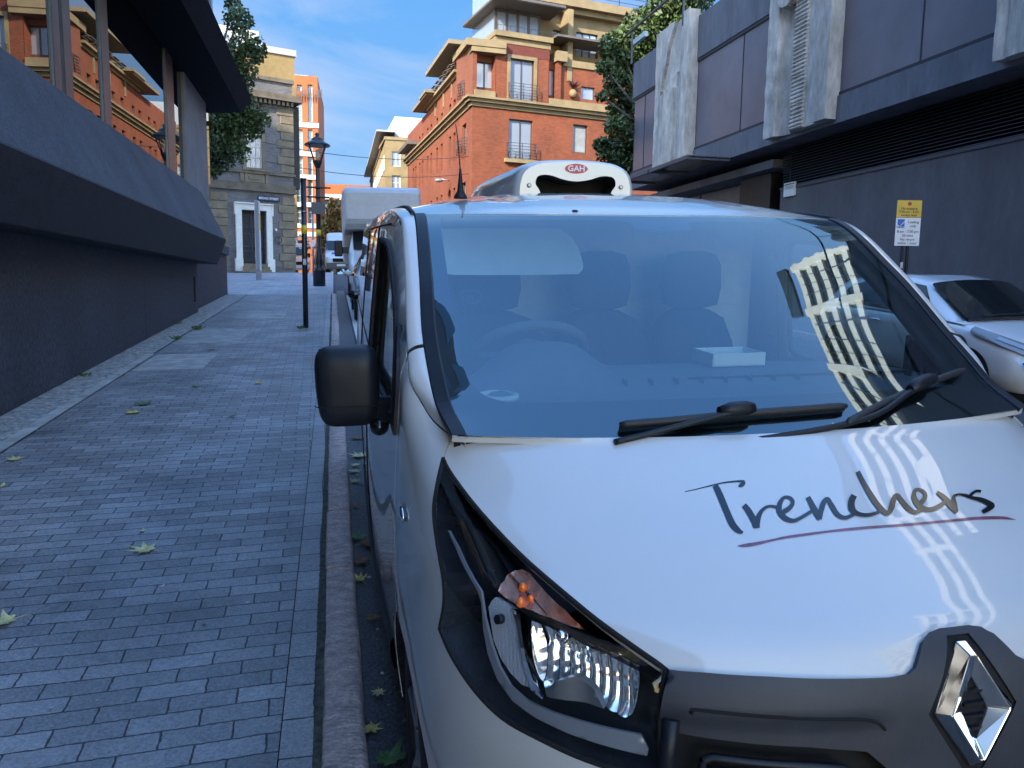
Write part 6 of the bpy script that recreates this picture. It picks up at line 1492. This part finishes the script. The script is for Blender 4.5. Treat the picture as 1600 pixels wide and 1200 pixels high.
# ------------------------------------------------------------------ trees
def leaf_cloud(mb, clumps, n, size, seed, flat=.6):
    r = np.random.default_rng(seed); tot = sum(c[3]**2 for c in clumps)
    for cx, cy, cz, R_, *sq in clumps:
        k = int(n*R_**2/tot); d = r.normal(size=(k, 3)); d /= np.linalg.norm(d, axis=1)[:, None]; rad = R_*(r.random(k)**.45)[:, None]
        C = np.array([cx, cy, cz])+d*rad*np.array([1, 1, flat+.25]); 
        for c in C:
            a = r.normal(size=3); a /= np.linalg.norm(a); b = np.cross(a, r.normal(size=3)); b /= np.linalg.norm(b)+1e-9; s = size*r.uniform(.6, 1.3)
            mb.face([c-a*s, c-b*s*.55, c+a*s, c+b*s*.55], mi=int(r.random() < .35))
def tree(name, base, trunk_h, clumps, n, size, label, mats, seed, group=None):
    T = empty(name, base, label, 'tree', group); base = np.array(base, float); mb = MB()
    top = base+np.array([0, 0, trunk_h]); mb.tube([base-[0, 0, .3], base+[0, 0, .4], base+[.05, 0, trunk_h*.5], top], [.30, .22, .17, .14], 10)
    for cx, cy, cz, R_, *_ in clumps: c = np.array([cx, cy, cz]); mb.tube([top-[0, 0, .6], (top+c)/2+[0, 0, .2], c], [.09, .06, .025], 6)
    mb.build('trunk', mat('bark_grey', (.11, .095, .075), rough=.9, var=.35, scale=8, bump=.8, bscale=30), T)
    mb = MB(); leaf_cloud(mb, clumps, n, size, seed); mb.build('crown', mats, T, recalc=False); return T
def leafmat(name, c, var=.3):
    m = mat(name, c, rough=.55, var=var, scale=1.6, spec=.4); return m
GL1, GL2 = leafmat('plane_leaf_dark', (.046, .078, .022)), leafmat('plane_leaf_light', (.062, .095, .026))
def clump_px(pxs, Y, jit, seed):
    r = random.Random(seed); out = []
    for x, y, rp in pxs:
        yy = Y+r.uniform(-jit, jit); p = at_y((x, y), yy); out.append((float(p[0]), float(p[1]), float(p[2]), rp/F_PX*yy*1.02))
    return out
cl = clump_px([(1050, 15, 46), (1010, 50, 44), (968, 75, 34), (1000, 100, 42), (965, 130, 26), (980, 165, 34), (965, 200, 22), (990, 215, 30), (955, 235, 26), (978, 255, 30), (1040, 80, 40), (1020, 150, 36), (945, 105, 16), (1080, -10, 40), (940, 150, 10), (938, 225, 14), (1010, 255, 30), (1075, 45, 30)], 32, 1.6, 5)
bx = at_y((1005, 300), 32); tree('plane_tree', (bx[0]+.8, 32, zw(bx[0], 32)), 6.0, cl, 17000, .115, 'tall green plane tree rising behind the corner of the dark library building', [GL1, GL2], 11)
cl = clump_px([(372, 30, 22), (365, 8, 14), (385, 75, 28), (400, 85, 16), (360, 100, 26), (378, 115, 24), (352, 140, 30), (372, 145, 22), (395, 185, 26), (368, 195, 34), (345, 215, 30), (395, 205, 14), (362, 235, 26), (338, 250, 24), (345, 180, 30), (332, 270, 12), (330, 225, 26), (375, 170, 22)], 30, .8, 8)
bx = at_y((340, 440), 30); tree('street_tree', (bx[0]-.6, 30, zw(bx[0], 30)), 4.6, cl, 9500, .085, 'green street tree showing past the end of the black office canopy', [GL1, GL2], 12)
AU1, AU2 = leafmat('autumn_leaf_brown', (.19, .105, .035)), leafmat('autumn_leaf_olive', (.14, .125, .035))
cl = clump_px([(523, 318, 10), (522, 332, 14), (530, 345, 16), (515, 350, 14), (535, 360, 14), (512, 365, 14), (526, 368, 18), (540, 345, 8), (508, 378, 10)], 88, 1.5, 4)
bx = at_y((524, 430), 88); tree('autumn_tree', (bx[0], 88, zw(bx[0], 88)), 3.5, cl, 2600, .26, 'brown and olive autumn tree in front of the orange link building', [AU1, AU2], 13)
cl = clump_px([(512, 395, 14), (527, 398, 16), (540, 395, 12), (505, 405, 12), (520, 412, 14), (533, 415, 12), (475, 385, 10), (472, 395, 9), (500, 388, 10)], 92, 1.5, 9)
bx = at_y((515, 430), 92); tree('bare_thicket', (bx[0], 92, zw(bx[0], 92)), 1.5, cl, 1800, .22, 'purplish brown thicket of shrubs beneath the autumn tree', [leafmat('thicket_brown', (.10, .07, .075)), leafmat('thicket_grey', (.13, .10, .09))], 14)
# ------------------------------------------------------------------ posts, lamp, wayfinding monolith, wires
YB = mat('band_yellow', (.62, .42, .02), rough=.5, var=.08); BPOLE = mat('post_black', (.012, .013, .017), rough=.35, var=.15)
def gp(px, z=PZ):
    g = ground_at(px, z); return g2w(sg(g[0], g[1], z-fall(g[0]))), g[1]
b0, yb_ = gp((478, 512)); BP = empty('black_post', b0, 'tall black metal post with a single yellow band on the paving', 'post'); zt_ = at_y((477, 279), b0[1])[2]
mb = MB(); mb.tube([b0, [b0[0], b0[1], zt_]], .050, 16); mb.build('post_shaft', BPOLE, BP)
mb = MB(); mb.tube([[b0[0], b0[1], at_y((477, 366), b0[1])[2]], [b0[0], b0[1], at_y((477, 352), b0[1])[2]]], .053, 16); mb.build('yellow_band', YB, BP)
for yp in (331, 279.5): 
    mb = MB(); zq = at_y((477, yp), b0[1])[2]; mb.tube([[b0[0], b0[1], zq-.012], [b0[0], b0[1], zq+.012]], .056, 16); mb.build('steel_clip', STEEL, BP)
mb = MB(); zq = at_y((478, 409), b0[1])[2]; mb.box((b0[0]-.03, b0[1]-.056, zq-.06), (b0[0]+.03, b0[1]-.050, zq+.05)); mb.build('post_sticker', mat('sticker_blue', (.30, .38, .45), rough=.5, var=.3, scale=30), BP)
lb, ylp = gp((499, 447)); LP = empty('street_lamp', lb, 'black heritage lamp post with glass lantern and yellow band', 'street lamp'); hz = lambda y: at_y((497, y), lb[1])[2]
mb = MB(); Lb = np.array([lb[0], lb[1], 0]); pr = [(.22, hz(448)), (.22, hz(425)), (.24, hz(424)), (.24, hz(421)), (.14, hz(417)), (.20, hz(412)), (.13, hz(398)), (.09, hz(390)), (.085, hz(336)), (.10, hz(335)), (.10, hz(331)), (.075, hz(330)), (.07, hz(262)), (.05, hz(255))]; mb.lathe(pr, Lb, 16); mb.build('lamp_column', BPOLE, LP)
mb = MB(); mb.lathe([(.088, hz(371)), (.088, hz(359))], Lb, 16); mb.build('yellow_band', YB, LP)
mb = MB()
for y, w in ((293, .45), (308, .40)): mb.tube([Lb+[-w, 0, hz(y)], Lb+[w, 0, hz(y)]], .03, 8); mb.lathe([(.07, hz(y+3)), (.13, hz(y)), (.07, hz(y-3))], Lb, 12)
mb.build('ladder_bar', BPOLE, LP)
mb = MB(); mb.box((Lb[0]-.24, Lb[1]-.22, hz(335)), (Lb[0]+.22, Lb[1]-.10, hz(317))); mb.build('control_box', mat('box_grey', (.07, .075, .085), rough=.5), LP)
mb = MB(); zl0, zl1 = hz(252), hz(228); w0, w1 = .16, .40
for a, b in ((-1, -1), (1, -1), (1, 1), (-1, 1)): mb.tube([Lb+[a*w0*.7, b*w0*.7, zl0], Lb+[a*w1*.7, b*w1*.7, zl1]], .022, 6)
mb.lathe([(.05, zl0-.3), (.17, zl0-.02), (.17, zl0+.02)], Lb, 12); mb.lathe([(.46, zl1), (.44, zl1+.06), (.24, hz(221)), (.20, hz(219)), (.20, hz(217)), (.08, hz(214)), (.05, hz(212)), (.09, hz(210)), (.02, hz(207))], Lb, 12)
mb.build('lantern_frame', BPOLE, LP)
mb = MB()
for (a, b), (c_, d_) in (((-1, -1), (1, -1)), ((1, -1), (1, 1)), ((1, 1), (-1, 1)), ((-1, 1), (-1, -1))): mb.face([Lb+[a*w0*.7, b*w0*.7, zl0], Lb+[c_*w0*.7, d_*w0*.7, zl0], Lb+[c_*w1*.7, d_*w1*.7, zl1], Lb+[a*w1*.7, b*w1*.7, zl1]])
mb.build('lantern_glass', clear_glass('lantern_glass', 1.45, (.96, .93, .90)), LP)
mb = MB(); mb.lathe([(.05, zl0+.02), (.07, zl0+.25), (.05, zl0+.4)], Lb, 10); mb.build('lamp_burner', WFW, LP)
mbp, _y = gp((405, 437)); MO = empty('wayfinding_monolith', mbp, 'slim grey wayfinding monolith standing before the white door surround', 'sign'); zt_ = at_y((401, 314), mbp[1])[2]; wm = 6.0/F_PX*mbp[1]*.5
mb = MB(); mb.box((mbp[0]-wm*1.1, mbp[1]-.30, mbp[2]-.1), (mbp[0]+wm, mbp[1]+.25, mbp[2]+.35)); mb.build('monolith_foot', mat('foot_grey', (.22, .23, .25), rough=.5), MO)
mb = MB(); mb.box((mbp[0]-wm*1.2, mbp[1]-.28, mbp[2]+.37), (mbp[0]+wm*.75, mbp[1]+.23, zt_)); mb.bevel(.02, 1); mb.build('monolith_panel', mat('monolith_grey', (.20, .23, .29), rough=.35, var=.06), MO)
mb = MB(); mb.box((mbp[0]+wm*.75, mbp[1]-.27, mbp[2]+.37), (mbp[0]+wm*1.02, mbp[1]+.22, zt_-.02)); ME = mb.build('monolith_edge', SWH, MO)
mb = MB(); mb.box((mbp[0]+wm*1.0, mbp[1]-.275, zt_-1.2), (mbp[0]+wm*1.04, mbp[1]+.2, zt_-.5)); mb.build('amber_stripe', YB, ME)
b1, _ = gp((490, 432)); SP2 = empty('slim_signpost', b1, 'slim grey signpost standing just left of the lamp post', 'post'); mb = MB(); mb.tube([b1, [b1[0], b1[1], at_y((489, 330), b1[1])[2]]], .045, 10); mb.build('post_shaft', mat('galvanised', (.20, .20, .21), rough=.5, metal=.4), SP2); mb = MB(); zq = at_y((489, 380), b1[1])[2]; mb.box((b1[0]-.07, b1[1]-.07, zq-.15), (b1[0]+.07, b1[1]-.05, zq+.15)); mb.build('post_notice', SWH, SP2)
for i, (pa, pb, lab) in enumerate((((410, 222), (745, 243), 'upper tram wire strung across the street past the lamp lantern'), ((415, 252), (745, 270), 'lower tram wire strung across the street below the lantern'))):
    A, B = at_y(pa, 43), at_y(pb, 48); mb = MB(); mb.tube([A+(B-A)*t-np.array([0, 0, .5*4*t*(1-t)]) for t in np.linspace(0, 1, 16)], .018, 5)
    o = mb.build('tram_wire', IRON); rebase(o, A); tag(o, lab, 'wire', 'tram wires over the street')
# hexagonal emblem sign hung on the bank corner
he = at_y((473, 378), 46); HS = empty('hanging_sign', he, 'white outlined hanging sign on the corner of the old bank', 'sign'); mb = MB()
pts_ = [he+np.array([.42*math.cos(q)*(1 if k % 2 else .78), 0, .42*math.sin(q)*(1 if k % 2 else .78)]) for k, q in enumerate(np.linspace(0, 2*math.pi, 16, endpoint=False))]
mb.tube(pts_+[pts_[0]], .05, 6); mb.build('sign_outline', SWH, HS); mb = MB(); mb.box((he[0]-.26, he[1]-.03, he[2]-.08), (he[0]+.26, he[1]+.03, he[2]+.08)); mb.build('sign_bar', SBK, HS); mb = MB(); mb.tube([he+[-.45, 0, .1], he+[-.9, 0, .1]], .03, 6); mb.build('sign_arm', IRON, HS)
# ------------------------------------------------------------------ other vehicles
def place(root, X, Y, yaw=0.0, z=0.0):
    root.location = tuple(map(float, g2w(sg(X, Y, z)))); root.rotation_euler = (Matrix(GM.tolist())@Matrix.Rotation(yaw, 3, 'Z')).to_euler()
LAMPG = glassy('lamp_cover', (.16, .17, .18), .08, 1.7); PLATEW = mat('plate_white', (.70, .70, .66), rough=.4)
def car(label, body_m, X, Y, yaw=0, group=None, detail=True, name='parked_car'):
    R = empty(name, (0, 0, 0), label, 'car', group); b = lambda mb, n, m, p=None: mb.build(n, m, p or R, world=False)
    L, HWm = 4.4, .885
    hw = pch([0, .10, .35, .9, 1.6, 3.2, 4.1, 4.4], [.60, .70, .82, .875, .885, .885, .83, .66])
    top = pch([0, .06, .3, .7, 1.08, 1.6, 3.4, 4.1, 4.4], [.62, .70, .80, .90, .975, 1.0, 1.03, 1.0, .90])
    low = pch([0, .2, 4.2, 4.4], [.30, .20, .22, .36])
    mb = MB(); rows = []
    for v in list(np.linspace(0, .3, 9))+list(np.linspace(.36, 4.1, 50))+list(np.linspace(4.16, 4.4, 6)):
        h, t, l = hw(v), top(v), low(v); row = []
        for wv in ((.84, l), (.95, l+.04), (.985, .42), (1.0, .60), (.99, t-.17), (.965, t-.08), (.90, t-.025)): row.append((-h*wv[0], v, min(wv[1], t-.01) if wv[1] > .5 else wv[1]))
        row += [(-h*.75, v, t+.004), (-h*.4, v, t+.028), (0, v, t+.036)]
        rows.append(row+[(-p[0], p[1], p[2]) for p in row[:-1][::-1]])
    mb.grid(rows); mb.face(rows[0]); mb.face(rows[-1]); b(mb, 'body', body_m)
    # wheel openings read as dark arches with the wheels in them
    for sd in (-1, 1):
        for vv in (.86, 3.55):
            mb = MB(); ring = [(sd*(hw(vv+.36*math.cos(q))*1.0+.006), vv+.36*math.cos(q), max(.2, .33+.36*math.sin(q))) for q in np.linspace(0, math.pi, 20)]
            mb.face(ring); b(mb, 'wheel_arch', DARKGAP)
            c = (sd*(hw(vv)-.095), vv, .315); ax = ((0, 0, 1), (0, 1, 0), (sd, 0, 0)); w = .105; r = .315
            mb = MB(); mb.lathe([(r*.66, -w), (r*.95, -w), (r, -w*.6), (r, w*.6), (r*.95, w), (r*.66, w)], c, 28, axes=ax); wh = b(mb, 'wheel', TYRE)
            mb = MB(); mb.lathe([(r*.67, w*.9), (r*.60, w*1.02), (r*.25, w*.95), (.02, w*1.05)], c, 20, axes=ax); b(mb, 'rim', ALLOY, wh)
    # cabin
    rf = pch([.0, .35, .80, 1.0], [0, .0, 0, 0])
    gw = lambda v: float(np.interp(v, [1.02, 1.95, 2.4, 3.2, 3.9, 4.28], [.955, 1.44, 1.50, 1.49, 1.38, 1.03]))
    gu = lambda v: float(np.interp(v, [1.02, 1.95, 2.4, 3.2, 3.9, 4.28], [.74, .60, .60, .59, .58, .62]))
    mb = MB(); rows = []
    for v in np.linspace(1.02, 4.28, 46):
        z, u, t = gw(v), gu(v), top(v)-.02; ub = hw(v)*.93; row = []
        for k in np.linspace(0, 1, 6): row.append((-(ub+(u-ub)*k)-.025*math.sin(k*math.pi), v, t+(z-.05-t)*k if z-.05 > t else t+(z-t)*k))
        for a in (-.85, -.5, 0): row.append((a*u, v, z+.02*(1-a*a)))
        rows.append(row+[(-p[0], p[1], p[2]) for p in row[:-1][::-1]])
    mb.grid(rows); b(mb, 'cabin', body_m)
    def wsc(a, t):
        v = 1.06+t*.84-.10*(1-abs(a)**2.2)*(1-t*.6); vv = 1.06+t*.84
        return np.array([a*(gu(vv)+.03), v, gw(vv)+.028+.05*(1-abs(a)**2.4)])
    mb = MB(); mb.grid([[wsc(a, t) for a in np.linspace(-.96, .96, 21)] for t in np.linspace(.0, .97, 12)]); add_lip(mb, .03, lambda p: np.array([0, -.45, .9])); WS = b(mb, 'windscreen', DKGLASS)
    mb = MB(); mb.tube([wsc(a, .03)+[0, -.03, .02] for a in np.linspace(-.75, .1, 8)], .012, 6); mb.tube([wsc(a, .05)+[0, -.03, .02] for a in np.linspace(-.05, .8, 8)], .012, 6); b(mb, 'wiper', BLKPL, WS)
    for sd in (-1, 1):
        pl = [(1.55, .03), (2.0, .40), (2.5, .445), (3.1, .43), (3.6, .30), (3.75, .05), (2.6, .03)]
        mb = MB(); V = []
        def sp(v, dz):
            t = top(v)-.02; z = gw(v)-.05; k = dz/.50*1.0; zz = t+dz; kk = min(1, (zz-t)/max(.05, z-t)); ub = hw(v)*.93; return (sd*(ub+(gu(v)-ub)*kk+.030*math.sin(min(1, kk)*math.pi)+.008), v, zz)
        patch2d(mb, pl, .12, lambda q: sp(q[0], q[1])); b(mb, 'side_window', SIDEGL)
        mb = MB(); mb.blob((sd*(.885+.11), 1.62, 1.00), (.105, .07, .068), sub=3); dm = b(mb, 'door_mirror', mir_m); mb = MB(); mb.tube([(sd*.84, 1.64, .97), (sd*.92, 1.63, .97)], .03, 8); b(mb, 'mirror_arm', BLKPL, dm)
        mb = MB(); mb.tube([(sd*.893, 2.55, .86), (sd*.905, 2.60, .87), (sd*.905, 2.74, .87), (sd*.893, 2.79, .86)], .016, 8); b(mb, 'door_handle', CHROME)
        # lamp units lying on the wing
        hl = [(.30, .02), (.55, -.075), (.82, -.075), (1.02, -.03), (.80, -.02), (.55, .0), (.36, .07)]
        def wing(v, dz): 
            h, t = hw(v), top(v); return (sd*(h*(.955 if dz < -.05 else .90-.9*(dz+.05))+.012), v-.0, t+dz*.9+.018)
        lp = [(.16, .70, .60), (.20, .82, .64), (.36, .84, .72), (.62, .86, .80), (.86, .84, .865), (.98, .80, .90), (.72, .70, .915), (.46, .62, .865), (.28, .58, .80)]
        mb = MB(); bot = [np.array([sd*hw(v)*.985*1.0+sd*.01, v, z]) for v, z in ((.12, .665), (.20, .70), (.34, .745), (.52, .79), (.70, .83), (.86, .88))]
        tp = [np.array([sd*hw(v)*q, v, top(v)+.012]) for v, q in ((.10, .78), (.18, .76), (.32, .80), (.50, .85), (.69, .89), (.86, .915))]
        mb.grid([bot, [(p+q)/2+[sd*.022, -.012, .012] for p, q in zip(bot, tp)], tp]); hlp = b(mb, 'headlight', LAMPG)
        mb = MB(); mb.grid([[p*.65+q*.35+[sd*.022, -.012, .016] for p, q in zip(bot[1:4], tp[1:4])], [p*.3+q*.7+[sd*.022, -.012, .016] for p, q in zip(bot[1:4], tp[1:4])]]); b(mb, 'lamp_lens', SILVER, hlp)
        mb = MB(); mb.face([(sd*(hw(.10)*.80+.02), .03, .60), (sd*(hw(.2)*.98+.014), .14, .59), (sd*(hw(.17)*.97+.014), .10, .52), (sd*(hw(.12)*.86+.03), .028, .50)][::sd]); b(mb, 'vent_trim', DARKGAP)
        mb = MB(); mb.lathe([(.075, 0), (.070, .02), (.05, .01), (.01, .005)], (sd*(hw(.06)*.86), .05, .41), 20, axes=((1, 0, 0), (0, 0, 1), (0, -1, 0))); b(mb, 'fog_light', CHROME)
    mb = MB(); mb.box((-.26, -.02, .42), (.26, .0, .53)); b(mb, 'number_plate', PLATEW)
    mb = MB(); mb.box((-.50, -.006, .30), (.50, .02, .40)); b(mb, 'lower_grille', DARKGAP)
    place(R, X, Y, yaw); return R
DKGLASS = glassy('dark_windscreen', (.010, .012, .014), .02, 1.5)
mir_m = BLKGL
car('white electric hatchback parked on the far side of the road', paint('white_pearl', (.60, .61, .62), .3, 1.0), 8.62, 7.3, -.02)
car('black hatchback parked right behind the white delivery van', paint('black_paint', (.012, .013, .016)), 1.27, 9.4, 0)
mir_m = paint('silver_paint', (.38, .39, .40))
car('silver grey car parked between the black hatchback and the box truck', mir_m, 1.28, 16.6, 0)
# box truck
def box_truck(X, Y):
    R = empty('box_truck', (0, 0, 0), 'white box truck with a rounded overcab box parked behind the silver car', 'truck'); b = lambda mb, n, m, p=None: mb.build(n, m, p or R, world=False)
    BX = mat('box_white', (.42, .44, .47), rough=.45, var=.05)
    mb = MB(); rows = []
    for v, s0, zb, zt in ((-.02, .90, 2.35, 3.02), (.05, .96, 2.20, 3.14), (.20, .99, 2.05, 3.20), (1.1, 1.0, 1.90, 3.22), (1.12, 1.0, 1.05, 3.22), (5.0, 1.0, 1.05, 3.22)):
        h = 1.08*s0; r = .12
        sec = []
        for cx, cz, a0 in ((h-r, zt-r, 0), (-h+r, zt-r, 90), (-h+r*.3, zb+r*.3, 180), (h-r*.3, zb+r*.3, 270)):
            rr = r if a0 < 180 else r*.3
            for q in (0, 30, 60, 90): sec.append((cx+rr*math.cos(math.radians(a0+q)), v, cz+rr*math.sin(math.radians(a0+q))))
        rows.append(sec)
    mb.grid(rows, closed=True, smooth=False); mb.face(rows[0]); mb.face(rows[-1]); mb.bevel(.02, 2, 40); b(mb, 'box_body', BX)
    for sd in (-1, 1): mb = MB(); mb.box((sd*1.10, 1.13, 1.06), (sd*1.085, 1.22, 3.2)); b(mb, 'corner_post', mat('box_alu', (.30, .30, .31), rough=.4, metal=.6))
    mb = MB(); rows = []
    for v, hw_, zt in ((-.95, .80, .95), (-.85, .90, 1.10), (-.35, .98, 1.25), (-.05, 1.0, 1.42), (.55, .98, 2.02), (.85, .97, 2.15), (1.10, .97, 2.15)):
        rows.append([(-hw_*.95, v, .35), (-hw_, v, .8), (-hw_, v, min(zt-.05, 1.3)), (-hw_*(.97 if zt < 1.5 else .86), v, zt-.04), (-hw_*.75, v, zt), (0, v, zt+.03), (hw_*.75, v, zt), (hw_*(.97 if zt < 1.5 else .86), v, zt-.04), (hw_, v, min(zt-.05, 1.3)), (hw_, v, .8), (hw_*.95, v, .35)])
    mb.grid(rows); mb.face(rows[0]); mb.face(rows[-1]); b(mb, 'cab', WHITE)
    mb = MB(); mb.grid([[(a*.90, -.04+t*.58-.05*(1-a*a), 1.44+t*.56+.03*(1-a*a)+.015) for a in np.linspace(-.93, .93, 9)] for t in np.linspace(.05, .95, 5)]); b(mb, 'windscreen', DKGLASS)
    for sd in (-1, 1):
        mb = MB(); mb.face([(sd*1.006, .12, 1.32), (sd*1.006, .95, 1.32), (sd*.93, .95, 1.98), (sd*.93, .60, 1.98)]); b(mb, 'side_window', SIDEGL)
        mb = MB(); mb.box((sd*1.14, -.06, 1.30), (sd*1.36, .06, 1.74)); mb.bevel(.05, 3); dm = b(mb, 'door_mirror', BLKPL); mb = MB(); mb.box((sd*.98, -.03, 1.38), (sd*1.15, .03, 1.56)); mb.bevel(.02, 2); b(mb, 'mirror_arm', BLKPL, dm)
        mb = MB(); mb.blob((sd*.78, -.90, .85), (.14, .08, .12)); b(mb, 'headlight', LAMPG)
        for vv in (-.05, 3.6): make_wheel((sd*.86, vv, .34), .34, .22, sd, R)
    mb = MB(); mb.box((-.8, .3, .5), (.8, 4.9, 1.04)); b(mb, 'chassis', DARKGAP)
    place(R, X, Y); return R
box_truck(1.38, 22.3)
# distant vans
def far_van(X, Y, yaw, label, body_m, low_m, stripe=None, H_=2.55, front=True, sc=1.0):
    R = empty('panel_van', (0, 0, 0), label, 'van', 'vans beyond the junction'); b = lambda mb, n, m, p=None: mb.build(n, m, p or R, world=False)
    mb = MB(); rows = []
    for v, hw_, zl, zt in ((0, .80, .45, .95), (.08, .92, .35, 1.10), (.55, .97, .30, 1.30), (.75, .97, .3, 1.42), (1.35, .96, .3, 2.05), (1.75, .95, .3, 2.45), (2.2, .95, .3, H_), (5.4, .95, .3, H_)):
        rows.append([(-hw_*.96, v, zl), (-hw_, v, .7), (-hw_, v, min(1.2, zt-.05)), (-hw_*(.96 if zt < 1.5 else .87), v, zt-.06), (-hw_*.7, v, zt), (0, v, zt+.03), (hw_*.7, v, zt), (hw_*(.96 if zt < 1.5 else .87), v, zt-.06), (hw_, v, min(1.2, zt-.05)), (hw_, v, .7), (hw_*.96, v, zl)])
    mb.grid(rows); mb.face(rows[0]); mb.face(rows[-1]); b(mb, 'body', body_m)
    mb = MB(); mb.grid([[(a*.88, .76+t*.58-.05*(1-a*a)-.03, 1.45+t*.56+.05) for a in np.linspace(-1, 1, 9)] for t in np.linspace(.02, 1.0, 5)]); b(mb, 'windscreen', DKGLASS)
    mb = MB(); mb.box((-.90, -.05, .32), (.90, .12, .72)); mb.bevel(.06, 2); b(mb, 'front_bumper', low_m)
    mb = MB(); mb.box((-.50, -.04, .76), (.50, .10, .98)); b(mb, 'grille', DARKGAP)
    mb = MB(); mb.box((-.26, -.07, .50), (.26, -.05, .62)); b(mb, 'number_plate', PLATEW)
    for sd in (-1, 1):
        mb = MB(); mb.blob((sd*.72, .08, .98), (.17, .09, .13)); b(mb, 'headlight', mat('lamp_plain_white', (.75, .76, .74), rough=.2))  # one even white for each headlamp
        mb = MB(); mb.box((sd*1.0, 1.0, 1.25), (sd*1.2, 1.1, 1.60)); mb.bevel(.04, 2); b(mb, 'door_mirror', BLKPL)
        for vv in (.95, 4.3): make_wheel((sd*.84, vv, .34), .34, .2, sd, R)
    if stripe is not None:
        mb = MB(); mb.grid([[(a*.55, .36+.0*t-.05+t*.25, 1.19+.11*t+.045) for a in np.linspace(-1, 1, 5)] for t in (0, 1)]); b(mb, 'bonnet_lettering', stripe)
    place(R, X, Y, yaw)
    R.scale = (sc, sc, sc); return R
far_van(.42, 50, 0.0, 'white high roof van with grey bumper beyond the box truck', paint('van_white', (.70, .71, .72)), mat('bumper_grey', (.10, .10, .10), rough=.6), mat('logo_blue', (.05, .08, .30), rough=.4))
far_van(-2.65, 62, .3, 'small white and orange van half hidden beyond the bank corner', paint('van_white_orange', (.62, .30, .16)), mat('bumper_pale', (.50, .50, .50), rough=.6), None, 2.2)
